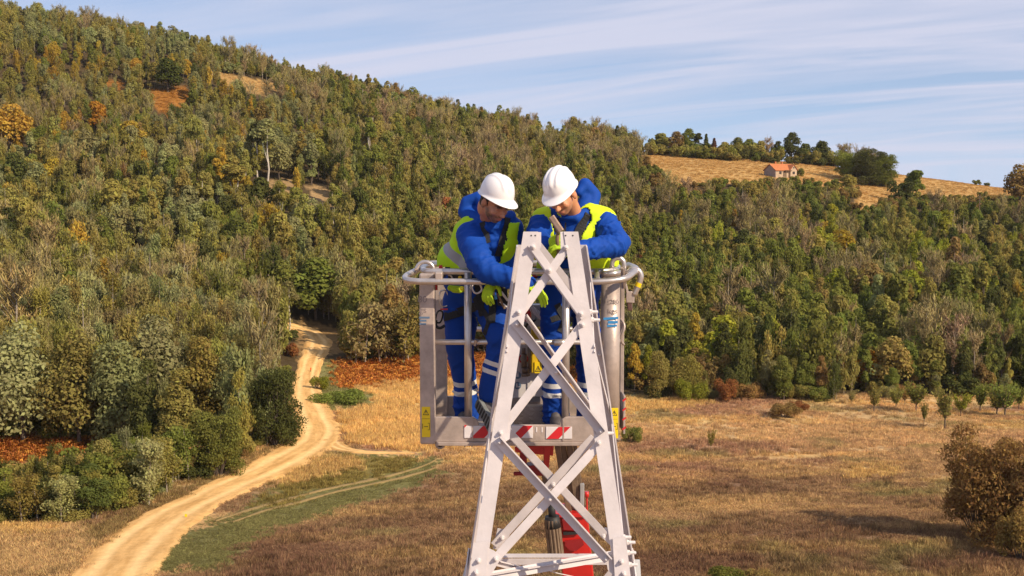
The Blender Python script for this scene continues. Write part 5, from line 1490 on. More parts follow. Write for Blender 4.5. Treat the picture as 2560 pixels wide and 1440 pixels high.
m_.box((cxx, yy_, tz - .004), (.004, .0008, .016)); m_.build('warning_symbol', M_INK, yb)
# brass filter and hoses in front of the column
m_ = BB()
for pa, pb, r_ in [((1309, 870), (1309, 885), .014), ((1310, 885), (1310, 918), .020), ((1312, 918), (1314, 932), .026), ((1314, 932), (1315, 940), .03)]:
    m_.tube([PT(pa[0], pa[1], 8.46), PT(pb[0], pb[1], 8.46)], r_, 12)
m_.build('valve', M_BROWN, smooth=True)
BB().tube(smooth_path([PT(1318, 850, 8.5), PT(1322, 880, 8.44), PT(1324, 915, 8.46), PT(1318, 940, 8.5)], 5), .008, 8).build('hose', M_BROWN, smooth=True)
BB().tube(smooth_path([PT(1345, 780, 8.55), PT(1338, 800, 8.4), PT(1322, 806, 8.42), PT(1312, 820, 8.5)], 5), .009, 8).build('hose', M_BLACK, smooth=True)
P = []
for i in range(80):
    a = i * .75; b_ = PT(1322 + i * .38, 765 + i * .34, 8.3); P.append(b_ + Vector((math.cos(a) * .004, math.sin(a) * .02, math.cos(a) * .024)))
BB().tube(P, .0035, 5).build('coiled_cable', M_REFL, smooth=True)
rd_ = BB().tube([PT(1318, 722, 8.3), PT(1319, 745, 8.3), PT(1319, 802, 8.32)], [.012, .028, .026], 12).build('red_handle', M_RED, smooth=True)
rb = bx(1316, 1352, 672, 698, 8.35, .12, M_BLACK, 'control_head'); strip(1322, 1345, 689, .02, 8.346, M_REFR, rb)
BB().tube([PT(1316, 712, 8.3), PT(1316, 716, 8.3)], .01, 8).build('knob', M_YEL)
# rope coil on the round post
BB().tube([Vector((xs_ - .005, 8.24, zpx(830, 8.24))) + Vector((0.012 * math.sin(a * 3), math.cos(a) * .04, math.sin(a) * .085)) for a in [i * math.pi / 12 for i in range(24)]], .009, 8, closed=True).build('rope_loop', M_ALU, smooth=True)

# hook hanging over the bumper rail: a thing of its own
hk = empty('safety_hook', (fx(1588, 8.1), 8.1, zpx(760, 8.1)), 'large steel scaffold hook with yellow sticker hanging over the bumper rail', 'hook')
HO = Vector(hk.location)
def hb(m_, nm, mat, parent=None, **kw):
    m_.v = [tuple(Vector(p) - HO) for p in m_.v]; return m_.build(nm, mat, parent or hk, **kw)
yh = 8.09
hp = smooth_path([PT(1569, 692, yh), PT(1572, 680, yh), PT(1583, 673, yh), PT(1596, 677, yh), PT(1602, 690, yh), PT(1599, 706, yh), PT(1592, 722, yh), PT(1585, 737, yh)], 5)
hb(MB().tube(hp, .020, 12), 'hook_bend', M_ALUTUBE, smooth=True)
hb(MB().prism([PT(1566, 730, yh - .01), PT(1580, 728, yh - .01), PT(1587, 735, yh - .01), PT(1586, 758, yh - .01), PT(1566, 757, yh - .01), PT(1565, 745, yh - .01)], (0, .03, 0)), 'hook_body', M_ALU, bevel=.005)
hb(MB().prism([PT(1562, 708, yh), PT(1567, 710, yh), PT(1572, 731, yh), PT(1566, 734, yh)], (0, .015, 0)), 'hook_gate', M_ALU, bevel=.003)
hb(MB().tube([PT(1598, 707, yh - .002), PT(1594, 717, yh - .002)], .0208, 12), 'yellow_sticker', M_YEL)
hb(MB().prism([PT(1568, 756, yh - .005), PT(1579, 756, yh - .005), PT(1582, 777, yh - .005), PT(1570, 777, yh - .005)], (0, .03, 0)), 'swivel_block', M_RUSTY, bevel=.004)
hb(MB().tube(arc(PT(1574, 755, yh), .014, 0, 2 * math.pi * .95, 14, X3, Z3), .004, 8), 'swivel_ring', M_BLACK)

# ------------------------------------------------------------------ red telescopic boom that carries the basket
bm_ = empty('telescopic_boom', (fx(1440, 8.6), 8.6, 2.0), 'red telescopic boom with brown slide rails holding the basket from below', 'boom')
MO = Vector(bm_.location)
def bo(m_, nm, mat, parent=None, **kw):
    m_.v = [tuple(Vector(p) - MO) for p in m_.v]; return m_.build(nm, mat, parent or bm_, **kw)
def quad_bar(pts_top, pts_bot, dep, nm, mat, parent=None, bev=.004):
    """bar with its front face through four pixels"""
    return bo(MB().prism([pts_top[0], pts_top[1], pts_bot[1], pts_bot[0]], (0, dep, 0)), nm, mat, parent, bevel=bev)
yb_ = 8.35
br = quad_bar((PT(1290, 1104, yb_), PT(1378, 1104, yb_)), (PT(1291, 1132, yb_), PT(1376, 1132, yb_)), .22, 'basket_bracket', M_DKRED)
quad_bar((PT(1286, 1118, yb_ - .02), PT(1385, 1112, yb_ - .02)), (PT(1288, 1130, yb_ - .02), PT(1383, 1140, yb_ - .02)), .03, 'bracket_flange', M_RED, br)
quad_bar((PT(1362, 1108, yb_ - .03), PT(1378, 1108, yb_ - .03)), (PT(1358, 1178, yb_ - .03), PT(1372, 1172, yb_ - .03)), .16, 'bracket_arm', M_RED, br)
quad_bar((PT(1300, 1132, yb_), PT(1318, 1132, yb_)), (PT(1298, 1188, yb_), PT(1316, 1186, yb_)), .16, 'bracket_arm', M_DKRED, br)
quad_bar((PT(1310, 1166, yb_ + .02), PT(1366, 1160, yb_ + .02)), (PT(1310, 1190, yb_ + .02), PT(1366, 1190, yb_ + .02)), .12, 'bracket_base', M_DKRED, br)
bo(MB().tube([PT(1284, 1184, yb_ - .02), PT(1312, 1184, yb_ - .02)], .014, 10), 'pivot_pin', M_DKRED, br)
for xa, xb, ya, yb2, y_ in [(1384, 1398, 1417, 1432, 8.55), (1399, 1413, 1428, 1443, 8.58), (1414, 1430, 1440, 1458, 8.56), (1431, 1441, 1456, 1466, 8.60)]:
    quad_bar((PT(xa, 1102, y_), PT(xb, 1102, y_)), (PT(ya, 1292, y_ + .02), PT(yb2, 1292, y_ + .02)), .05, 'slide_rail', M_BROWN)
quad_bar((PT(1352, 1180, 8.5), PT(1370, 1180, 8.5)), (PT(1366, 1262, 8.5), PT(1386, 1262, 8.5)), .06, 'inner_link', M_BROWN)
quad_bar((PT(1450, 1212, 8.55), PT(1461, 1211, 8.55)), (PT(1450, 1290, 8.55), PT(1460, 1290, 8.55)), .05, 'end_stop', M_GREYBOX)
ob = quad_bar((PT(1388, 1286, 8.52), PT(1470, 1290, 8.52)), (PT(1420, 1560, 8.6), PT(1496, 1560, 8.6)), .26, 'outer_boom', M_RED, None, .01)
quad_bar((PT(1388, 1284, 8.50), PT(1460, 1284, 8.50)), (PT(1390, 1294, 8.50), PT(1466, 1294, 8.50)), .29, 'boom_collar', M_RED, ob)
quad_bar((PT(1404, 1298, 8.505), PT(1440, 1300, 8.505)), (PT(1408, 1326, 8.505), PT(1444, 1328, 8.505)), .02, 'slide_pad', M_DKRED, ob)
quad_bar((PT(1408, 1330, 8.51), PT(1446, 1330, 8.51)), (PT(1409, 1338, 8.51), PT(1447, 1336, 8.51)), .012, 'slot', M_BLACK, ob, .0)
bo(MB().prism([PT(1412, 1352, 8.518), PT(1456, 1348, 8.518), PT(1460, 1362, 8.518), PT(1440, 1378, 8.518), PT(1424, 1376, 8.518), PT(1412, 1364, 8.518)], (0, .01, 0)), 'recess_plate', M_DKRED, ob)
bo(MB().tube([PT(1467, 1229, 8.6), PT(1467, 1243, 8.6)], [.016, .016], 12), 'beacon', M_RED, ob, smooth=True)
bo(MB().tube([PT(1467, 1243, 8.6), PT(1468, 1292, 8.6)], .006, 8), 'beacon_stem', M_RED, ob)
cy_ = bo(MB().tube([PT(1378, 1255, 8.45), PT(1381, 1300, 8.45)], .026, 16), 'hydraulic_cylinder', M_BLACK, smooth=True)
m_ = MB(); pa, pb = PT(1380, 1298, 8.45), PT(1390, 1386, 8.45)
for i in range(12):
    a = i * math.pi / 6; of = Vector((math.cos(a) * .046, math.sin(a) * .046, 0)); m_.tube([pa + of * .95, pb + of * 1.02], .013, 6)
m_.tube([pa, pb], .046, 12); bo(m_, 'ribbed_sleeve', M_BROWN, cy_)
bo(MB().tube([PT(1380, 1290, 8.45), PT(1383, 1318, 8.45)], [.052, .058], 14), 'sleeve_collar', M_BLACK, cy_, smooth=True)
pg = PT(1458, 1560, 8.6)
g0 = Vector((pg.x, 8.73, pg.z)); g1 = Vector((pg.x + 1.2, 9.6, float(terrain(np.array(pg.x + 1.2), np.array(9.6)))))
dd = (g1 - g0).normalized(); sx_ = dd.cross(Y3).normalized(); sy_ = dd.cross(sx_)
bo(MB().sweep(g0 - dd * .1, g1, [(-.12, -.12), (.12, -.12), (.12, .12), (-.12, .12)], sx_, sy_), 'lower_boom', M_RED)

# ------------------------------------------------------------------ house on the hill, pole, stakes
M_PLASTER = principled('cream_plaster', (0.50, 0.36, 0.24), 0.9, noise=0.3, nscale=1.2)
M_PLASTER_SHADE = principled('shaded_plaster', (0.30, 0.24, 0.22), 0.9, noise=0.3, nscale=1.2)  # same plaster, with the shade of the left gable end put into its colour
M_ROOFT = principled('roof_tiles', (0.52, 0.17, 0.055), 0.85, noise=0.35, nscale=2.5, bump=0.4, bscale=8)
M_WIN = principled('dark_pane', (0.025, 0.022, 0.022), 0.3)
M_WOOD = principled('weathered_wood', (0.20, 0.13, 0.08), 0.9, noise=0.4, nscale=5)
hg = ground_at(1950, 441)
house = empty('house', hg, 'small cream cottage with orange tiled roof on the hillside meadow', 'house')
house.rotation_euler = (0, 0, math.radians(30)); house.scale = (.86, .86, .86)
Lh, Dh, eh, rh = 4.9, 3.0, 2.3, 4.3
def gable(m_, x, d, e, r, th):
    m_.prism([(x, -d, -.6), (x, d, -.6), (x, d, e), (x, 0, r), (x, -d, e)], (th, 0, 0))
m_ = MB(); gable(m_, Lh - .25, Dh, eh, rh, .25); m_.box((0, -Dh + .12, eh / 2 - .3), (2 * Lh - .5, .24, eh + .6)); m_.box((0, Dh - .12, eh / 2 - .3), (2 * Lh - .5, .24, eh + .6)); m_.build('wall', M_PLASTER, house)
m_ = MB(); gable(m_, -Lh, Dh, eh, rh, .25); o = m_.build('gable_wall', M_PLASTER_SHADE, house)
m_ = MB()
for s_ in (-1, 1):
    m_.prism([(-Lh - .35, s_ * (Dh + .4), eh - .26), (Lh + .35, s_ * (Dh + .4), eh - .26), (Lh + .35, 0, rh + .03), (-Lh - .35, 0, rh + .03)], (0, 0, .16))
rf = m_.build('roof', M_ROOFT, house)
m_ = MB()                                           # the front cross gable
m_.prism([(1.6, -Dh - .7, -.6), (4.6, -Dh - .7, -.6), (4.6, -Dh - .7, eh), (3.1, -Dh - .7, rh - .3), (1.6, -Dh - .7, eh)], (0, .9, 0)); m_.build('front_gable', M_PLASTER, house)
m_ = MB()
for s_ in (-1, 1):
    m_.prism([(3.1 + s_ * 1.9, -Dh - 1.0, eh - .25), (3.1 + s_ * 1.9, -.4, eh - .25), (3.1, -.4, rh - .2), (3.1, -Dh - 1.0, rh - .2)], (0, 0, .15))
m_.build('cross_roof', M_ROOFT, house)
for x in (-2.2, .9):
    MB().box((x, .15, rh + .45), (.5, .5, 1.1)).build('chimney', M_ROOFT, rf)
for x, w_ in ((-2.6, 1.1), (3.1, 1.1)):
    y_ = -Dh - .02 if x < 0 else -Dh - .72
    wn = MB().box((x, y_, 1.25), (w_, .06, 1.0)).build('window', M_WOOD, house)
    for s_ in (-1, 1): MB().box((x + s_ * w_ * .235, y_ - .035, 1.25), (w_ * .4, .02, .84)).build('pane', M_WIN, wn)
MB().tube([(3.1, -Dh - .70, 3.1), (3.1, -Dh - .74, 3.1)], .3, 14).build('round_window', M_WIN, house)
MB().box((-.5, -Dh - .03, .9), (1.0, .08, 2.0)).build('door', M_WOOD, house)
MB().box((.6, -Dh - .55, 2.15), (3.0, 1.2, .12)).build('porch_roof', M_WOOD, house)
for x in (-.7, .4): MB().box((x, -Dh - 1.05, .9), (.14, .14, 2.4)).build('porch_post', M_WOOD, house)
def stake(px, py, hpx, col, lab, nm='marker_stake'):
    p = ground_at(px, py); d_ = math.hypot(p.y, CAMZ - p.z); h = hpx * d_ / F
    r_ = empty(nm, p, lab, 'stake')
    MB().tube([(0, 0, -.2), (0, 0, h)], .05, 8).build('post', M_WOOD, r_)
    MB().box((0, 0, h * .72), (.17, .12, h * .55)).build('flag', col, r_)
stake(777, 931, 12, principled('orange_marker', (.7, .09, .01), .5), 'small orange marker stake beside the dirt road below the bend')
stake(465, 1297, 12, principled('yellow_marker', (.8, .55, .01), .5), 'small yellow marker stake on the near edge of the dirt road')
p = ground_at(2447, 575); pole = empty('utility_pole', p, 'thin wooden utility pole in the trees below the meadow', 'pole')
hh = 88 * p.y / F
MB().tube([(0, 0, -1), (0, 0, hh)], [.16, .12], 8).build('pole_shaft', M_WOOD, pole); MB().box((0, 0, hh - .6), (1.3, .12, .12)).build('crossarm', M_WOOD, pole)
# ------------------------------------------------------------------ people: bodies and clothes grown from tapered limbs, fused into one skin
def remesh(prims, voxel, smooth=6, name='body', keep=None):
    """prims: ('cap', p0, p1, r0, r1) tapered limbs and ('ell', centre, (rx, ry, rz), rotation) lumps -> one continuous mesh"""
    bm = bmesh.new()
    for p in prims:
        if p[0] == 'cap':
            a, b, ra, rb = Vector(p[1]), Vector(p[2]), p[3], p[4]
            L = (b - a).length; n = max(2, int(L / (min(ra, rb) * .42)) + 1)
            for i in range(n + 1):
                u = i / n
                bmesh.ops.create_icosphere(bm, subdivisions=3 if ra > .03 else 2, radius=ra + (rb - ra) * u, matrix=Matrix.Translation(a.lerp(b, u)))
        else:
            R = p[3].to_4x4() if len(p) > 3 and p[3] is not None else Matrix.Identity(4)
            bmesh.ops.create_icosphere(bm, subdivisions=4, radius=1.0, matrix=Matrix.Translation(Vector(p[1])) @ R @ Matrix.Diagonal((*p[2], 1)))
    me = bpy.data.meshes.new('tmp'); bm.to_mesh(me); bm.free()
    o = bpy.data.objects.new('tmp', me); COL.objects.link(o)
    md = o.modifiers.new('r', 'REMESH'); md.mode = 'VOXEL'; md.voxel_size = voxel; md.use_smooth_shade = True
    if smooth:
        sm = o.modifiers.new('s', 'SMOOTH'); sm.factor = .5; sm.iterations = smooth
    bpy.context.view_layer.update()
    dg = bpy.context.evaluated_depsgraph_get()
    res = bpy.data.meshes.new_from_object(o.evaluated_get(dg))
    bpy.data.objects.remove(o); bpy.data.meshes.remove(me)
    res.name = name
    return res
def co_no(me):
    n = len(me.vertices); c = np.empty(n * 3, np.float32); me.vertices.foreach_get('co', c)
    me.update(); nn = np.empty(n * 3, np.float32); me.vertex_normals.foreach_get('vector', nn)
    return c.reshape(-1, 3).astype(float), nn.reshape(-1, 3).astype(float)
def set_co(me, c): me.vertices.foreach_set('co', np.asarray(c, np.float32).ravel()); me.update()
def noise3(p, s, seed=0):
    return (vnoise(p[:, 0] + p[:, 2] * .37, p[:, 1] * .9 + p[:, 2] * 1.0, s, seed) + vnoise(p[:, 0] * .8 - p[:, 1] * .5, p[:, 2] + p[:, 0] * .3, s, seed + 3)) / 2
def wrinkle(me, lines, amp=.012, seed=0, fine=.006):
    """cloth folds: ridges running across the limbs near the joints plus uneven fabric. lines: (p0, p1, spacing, strength)"""
    c, n = co_no(me); d = (noise3(c, .11, seed) - .5) * 2 * fine + (noise3(c, .05, seed + 9) - .5) * 2 * fine * .3
    for p0, p1, sp, st in lines:
        p0, p1 = np.array(p0), np.array(p1); ax = p1 - p0; L = np.linalg.norm(ax); ax = ax / L
        t = (c - p0) @ ax; rad = np.linalg.norm((c - p0) - t[:, None] * ax, axis=1)
        w = np.exp(-np.maximum(0, np.maximum(-t, t - L)) ** 2 / .0012) * (rad < .16)
        b1 = np.cross(ax, (0.3, .8, .1)); b1 /= np.linalg.norm(b1); b2 = np.cross(ax, b1); rv = (c - p0) - t[:, None] * ax
        an = np.arctan2(rv @ b1, rv @ b2) * .09; sh = t + .45 * an + .03 * (noise3(c, .12, seed + 7) - .5)
        n1 = vnoise(sh, an * .25, sp * .85, seed + 21); n2 = vnoise(t - .5 * an, an * .3, sp * .6, seed + 31)
        rdg = (1 - np.abs(2 * n1 - 1)) ** 3.2 * 1.05 + (1 - np.abs(2 * n2 - 1)) ** 3.2 * .6 - .35
        d += w * st * amp * .95 * rdg * np.clip(.35 + 1.3 * noise3(c, .11, seed + 41), .3, 1.2)
    set_co(me, c + n * d[:, None])
def attr(me, name, v):
    a = me.attributes.new(name, 'FLOAT', 'POINT'); a.data.foreach_set('value', np.asarray(v, np.float32))
def keep_verts(me, mask):
    bm = bmesh.new(); bm.from_mesh(me); bm.verts.ensure_lookup_table()
    bmesh.ops.delete(bm, geom=[v for v in bm.verts if not mask[v.index]], context='VERTS'); bm.to_mesh(me); bm.free(); me.update()
def cloth_mat(name, col, stripes=None, scol=(.62, .60, .58), rough=.75, sheen=.0):
    m = bpy.data.materials.new(name); m.use_nodes = True; t = m.node_tree; b = t.nodes['Principled BSDF']
    b.inputs['Roughness'].default_value = rough; b.inputs['Specular IOR Level'].default_value = .25; b.inputs['Sheen Weight'].default_value = sheen
    tc = N(t, 'ShaderNodeTexCoord'); nz = N(t, 'ShaderNodeTexNoise'); nz.inputs['Scale'].default_value = 9; nz.inputs['Detail'].default_value = 6; LK(t, tc.outputs['Object'], nz.inputs['Vector'])
    hs = N(t, 'ShaderNodeHueSaturation'); hs.inputs['Color'].default_value = (*col, 1)
    mr = N(t, 'ShaderNodeMapRange'); mr.inputs['To Min'].default_value = .8; mr.inputs['To Max'].default_value = 1.15; LK(t, nz.outputs['Fac'], mr.inputs['Value']); LK(t, mr.outputs[0], hs.inputs['Value'])
    last = hs.outputs[0]
    if stripes:
        at = N(t, 'ShaderNodeAttribute', attribute_name='ax'); fac = None
        for a0, a1 in stripes:
            c = N(t, 'ShaderNodeMath', operation='COMPARE'); LK(t, at.outputs['Fac'], c.inputs[0]); c.inputs[1].default_value = (a0 + a1) / 2; c.inputs[2].default_value = (a1 - a0) / 2
            if fac is None: fac = c.outputs[0]
            else:
                ad = N(t, 'ShaderNodeMath', operation='ADD'); LK(t, fac, ad.inputs[0]); LK(t, c.outputs[0], ad.inputs[1]); fac = ad.outputs[0]
        mx_ = N(t, 'ShaderNodeMix', data_type='RGBA'); LK(t, fac, mx_.inputs['Factor']); LK(t, last, mx_.inputs['A']); mx_.inputs['B'].default_value = (*scol, 1); last = mx_.outputs['Result']
    LK(t, last, b.inputs['Base Color'])
    nb = N(t, 'ShaderNodeTexNoise'); nb.inputs['Scale'].default_value = 26; nb.inputs['Detail'].default_value = 4; LK(t, tc.outputs['Object'], nb.inputs['Vector'])
    bp = N(t, 'ShaderNodeBump'); bp.inputs['Strength'].default_value = .35; bp.inputs['Distance'].default_value = .008; LK(t, nb.outputs['Fac'], bp.inputs['Height']); LK(t, bp.outputs[0], b.inputs['Normal'])
    return m
C_BLUE = (0.002, 0.050, 0.31); C_LIME = (0.42, 0.66, 0.012)
M_JACKET = cloth_mat('blue_jacket_cloth', C_BLUE); M_TROUSER = cloth_mat('blue_trouser_cloth', (0.002, 0.040, 0.26), [(.66, .70), (.735, .775)])
M_VEST = cloth_mat('lime_vest_cloth', C_LIME, [(.30, .46)], (.30, .29, .30), .7); M_GLOVE = cloth_mat('lime_glove_cloth', (0.40, 0.56, 0.02), None, rough=.8)
M_BOOT = principled('grey_boot_leather', (0.10, 0.085, 0.085), .6, noise=.35, nscale=18); M_SOLE = principled('boot_sole', (0.16, 0.165, 0.16), .8, noise=.3, nscale=20)
M_HELMET = principled('white_helmet_shell', (0.80, 0.76, 0.76), .32, coat=.25)
M_SKINPLAIN = principled('skin_plain', (0.52, 0.24, 0.14), .55)
M_YELLOWBALL = principled('yellow_plastic', (0.80, 0.72, 0.01), .4)
def skin_mat(name, base, beard, grey):
    m = bpy.data.materials.new(name); m.use_nodes = True; t = m.node_tree; b = t.nodes['Principled BSDF']
    b.inputs['Roughness'].default_value = .5; b.inputs['Subsurface Weight'].default_value = .08; b.inputs['Subsurface Radius'].default_value = (.012, .005, .003)
    prev = None
    cols = [base, beard, (.42, .12, .09), (.03, .02, .016)]
    mixc = None
    for k, nm in enumerate(['beard', 'lips', 'brow']):
        at = N(t, 'ShaderNodeAttribute', attribute_name=nm); mx_ = N(t, 'ShaderNodeMix', data_type='RGBA')
        LK(t, at.outputs['Fac'], mx_.inputs['Factor'])
        if mixc is None: mx_.inputs['A'].default_value = (*cols[0], 1)
        else: LK(t, mixc, mx_.inputs['A'])
        mx_.inputs['B'].default_value = (*cols[k + 1], 1); mixc = mx_.outputs['Result']
    tc = N(t, 'ShaderNodeTexCoord'); nz = N(t, 'ShaderNodeTexNoise'); nz.inputs['Scale'].default_value = 30; nz.inputs['Detail'].default_value = 4; LK(t, tc.outputs['Object'], nz.inputs['Vector'])
    mr = N(t, 'ShaderNodeMapRange'); mr.inputs['To Min'].default_value = .8; mr.inputs['To Max'].default_value = 1.2; LK(t, nz.outputs['Fac'], mr.inputs['Value'])
    hs = N(t, 'ShaderNodeHueSaturation'); LK(t, mixc, hs.inputs['Color']); LK(t, mr.outputs[0], hs.inputs['Value']); LK(t, hs.outputs[0], b.inputs['Base Color'])
    return m

def frame(fwd, up):
    f = Vector(fwd).normalized(); r = f.cross(Vector(up)).normalized(); u = r.cross(f)
    return Matrix(((r.x, f.x, u.x), (r.y, f.y, u.y), (r.z, f.z, u.z)))       # columns: right, forward, up
def head_prims(c, R, s=1.0):
    c = Vector(c)
    def P(x, y, z): return c + R @ Vector((x * s, y * s, z * s))
    def E(x, y, z, rx, ry, rz, rot=None): return ('ell', P(x, y, z), (rx * s, ry * s, rz * s), R if rot is None else R @ rot)
    rx_ = lambda a: Matrix.Rotation(a, 3, 'X')
    pr = [E(0, -.012, .035, .074, .096, .088), E(0, .030, -.035, .060, .066, .078), E(0, .052, -.083, .036, .036, .032), E(0, .062, -.094, .022, .022, .019),
          E(0, .088, .004, .050, .016, .013),                                                       # brow ridge
          E(.036, .072, -.030, .024, .022, .022), E(-.036, .072, -.030, .024, .022, .022),             # cheeks
          ('cap', P(0, .093, .000), P(0, .119, -.036), .008 * s, .0135 * s), E(.011, .108, -.040, .009, .010, .008), E(-.011, .108, -.040, .009, .010, .008),
          E(0, .090, -.066, .026, .013, .007), E(0, .089, -.077, .022, .013, .0075),                    # lips
          E(0, -.060, -.060, .052, .052, .075)]
    for sx in (-1, 1):                                                                                # ears
        pr.append(E(sx * .076, -.008, -.014, .009, .020, .033, Matrix.Rotation(sx * .25, 3, 'Z')))
    return pr, P
def face_attrs(me, c, R, s, beard_amt):
    co, no = co_no(me); q = (co - np.array(c)) @ np.array(R) / s
    x, y, z = q.T
    on = (np.abs(x) < .1) & (y > -.03) & (z < .06) & (z > -.13)
    jaw = np.clip((-.040 - z) / .02, 0, 1) * np.clip((y + .01) / .03, 0, 1); jaw = np.maximum(jaw, np.clip((-.01 - z) / .03, 0, 1) * np.clip((np.abs(x) - .045) / .015, 0, 1) * np.clip((.065 - y) / .03, 0, 1))
    jaw *= 1 - np.exp(-((x / .020) ** 2 + ((z + .071) / .011) ** 2))
    attr(me, 'beard', on * jaw * beard_amt * np.clip(.6 + .8 * (noise3(co, .006, 3) - .2), 0, 1))
    attr(me, 'lips', on * (y > .07) * np.exp(-((x / .022) ** 4 + ((z + .071) / .0095) ** 4)) * .85)
    attr(me, 'brow', on * (y > .06) * np.exp(-(((np.abs(x) - .030) / .020) ** 4 + ((z - .010 + np.abs(np.abs(x) - .03) * .2) / .0055) ** 4)) * .9)

def helmet(parent, c, R, s=1.0):
    """peaked shell with raised ribs, a rim and a sweatband"""
    na, npz = 64, 22; V = []; Fc = []
    def rad(a): return 1.0
    for j in range(npz + 1):
        ph = math.pi / 2 * j / npz
        for i in range(na):
            a = 2 * math.pi * i / na; ca, sa = math.sin(a), math.cos(a)            # a = 0 is the front
            k = math.cos(ph) ** .82; z = .138 * math.sin(ph) ** .95
            x, y = .112 * ca * k, .140 * sa * k - .006
            b_ = 0.0
            for cx_, w_, hgt in ((0, .017, .009), (.044, .009, .0075), (-.044, .009, .0075)):
                b_ += hgt * math.exp(-((x - cx_) / w_) ** 4) * min(1, max(0, (z - .055) / .025)) * (1 if y > -.11 else .5)
            nrm = Vector((x / .112 ** 2, y / .14 ** 2, z / .138 ** 2)).normalized()
            p = Vector((x, y, z + .005)) + nrm * b_
            V.append(p)
    # rim and peak
    rim = []
    for ring, (dz, out_) in enumerate([(-.012, .006), (-.018, .014), (-.022, .012)]):
        for i in range(na):
            a = 2 * math.pi * i / na; fr = max(0, math.cos(a)) ** 2.2
            o_ = out_ + (.050 * fr * (1, 1.0, .98)[ring] if ring else .012 * fr)
            V.append(Vector((math.sin(a) * (.112 + o_ * .8), math.cos(a) * (.140 + o_) - .006, dz - .014 * fr * (1 if ring else .3) + .005)))
    for j in range(npz):
        for i in range(na): Fc.append((j * na + i, j * na + (i + 1) % na, (j + 1) * na + (i + 1) % na, (j + 1) * na + i))
    o0 = (npz + 1) * na
    chain = [0, o0, o0 + na, o0 + 2 * na]
    for q in range(3):
        for i in range(na): Fc.append((chain[q + 1] + i, chain[q + 1] + (i + 1) % na, chain[q] + (i + 1) % na, chain[q] + i))
    m_ = MB(); c = Vector(c)
    m_.add([c + R @ (p * s) for p in V], Fc)
    o = m_.build('hard_hat', M_HELMET, parent, smooth=True)
    md = o.modifiers.new('shell', 'SOLIDIFY'); md.thickness = .003; md.offset = -1
    ss = o.modifiers.new('soft', 'SUBSURF'); ss.levels = 1; ss.render_levels = 1
    return o
def hand(parent, wrist, fwd, palm, thumb_side, curl=.6, name='glove', mat=None, spread=.12, s=1.12, cuff=True):
    """palm and five separate bent fingers; fwd along the fingers, palm = way the palm faces, thumb_side +1 / -1"""
    f = Vector(fwd).normalized(); n = Vector(palm); n = (n - f * n.dot(f)).normalized(); r = f.cross(n) * thumb_side        # r points to the thumb
    w = Vector(wrist)
    def P(a, b, c): return w + (f * a + r * b + n * c) * s
    pr = [('cap', P(.0, .0, 0), P(.03, 0, 0), .026 * s, .030 * s), ('cap', P(.035, .016, 0), P(.078, .024, 0), .021 * s, .016 * s), ('cap', P(.035, -.012, 0), P(.075, -.024, 0), .021 * s, .0155 * s), ('cap', P(.04, 0, .002), P(.078, 0, .002), .020 * s, .016 * s)]
    if cuff: pr.append(('cap', P(-.045, 0, 0), P(.0, 0, 0), .036 * s, .027 * s))
    for k, (b, L, rr) in enumerate([(.030, .074, .0105), (.010, .083, .011), (-.010, .077, .0105), (-.029, .060, .0095)]):
        p = P(.080, b, 0); ang = 0; sp = spread * (b / .03)
        for sg, seg in enumerate((.42, .33, .25)):
            ang += curl * (.55 if sg == 0 else .85) * (1 + .08 * k)
            d = f * math.cos(ang) + n * math.sin(ang) + r * sp
            q = p + d.normalized() * L * seg * s
            pr.append(('cap', p, q, rr * s * (1 - .08 * sg), rr * s * (.94 - .1 * sg))); p = q
    p = P(.022, .030, .006); d1 = (f * .7 + r * .75 + n * .35).normalized(); q = p + d1 * .040 * s; pr.append(('cap', p, q, .0155 * s, .0125 * s))
    d2 = (f * .8 + r * .25 + n * (.4 + curl * .4)).normalized(); q2 = q + d2 * .034 * s; pr.append(('cap', q, q2, .0122 * s, .010 * s))
    me = remesh(pr, .0042, 3, name); me.materials.append(mat or M_GLOVE)
    return new_obj(name, me, parent)
def boot(parent, heel, toe_dir, up, L=.30):
    f = Vector(toe_dir).normalized(); u = Vector(up); u = (u - f * u.dot(f)).normalized(); r = f.cross(u); h = Vector(heel)
    def P(a, b, c): return h + f * a + r * b + u * c
    R = Matrix(((r.x, f.x, u.x), (r.y, f.y, u.y), (r.z, f.z, u.z)))
    pr = [('ell', P(.075, 0, .055), (.044, .070, .052), R), ('ell', P(.15, 0, .050), (.045, .085, .046), R), ('ell', P(.235, 0, .045), (.048, .062, .040), R), ('cap', P(.06, 0, .08), P(.05, 0, .17), .050, .054), ('cap', P(.09, 0, .09), P(.16, 0, .075), .045, .040)]
    me = remesh(pr, .006, 4, 'boot'); me.materials.append(M_BOOT); bt = new_obj('boot', me, parent)
    m_ = MB(); out_ = []
    for a, w_ in [(-.005, .020), (.01, .036), (.05, .041), (.10, .038), (.16, .043), (.22, .051), (.265, .046), (.292, .030), (.301, .010)]: out_.append((a, w_))
    poly = [P(a, w_, 0) for a, w_ in out_] + [P(a, -w_, 0) for a, w_ in out_[::-1]]
    m_.prism(poly, u * .030); m_.build('sole', M_SOLE, bt, bevel=.004)
    m_ = MB()
    for i in range(9):
        a = .02 + i * .031; w_ = np.interp(a, [q[0] for q in out_], [q[1] for q in out_]) * .8
        m_.prism([P(a, -w_, -.004), P(a + .013, -w_, -.004), P(a + .013, w_, -.004), P(a, w_, -.004)], u * .006)
    m_.build('tread', M_BLACK, bt)
    m_ = MB()
    for i in range(5):
        a = .095 + i * .020; z = .128 - i * .011
        m_.tube([P(a, -.028, z - .006), P(a + .004, 0, z), P(a, .028, z - .006)], .0032, 5)
    m_.build('laces', M_REFR, bt)
    return bt
from mathutils.bvhtree import BVHTree
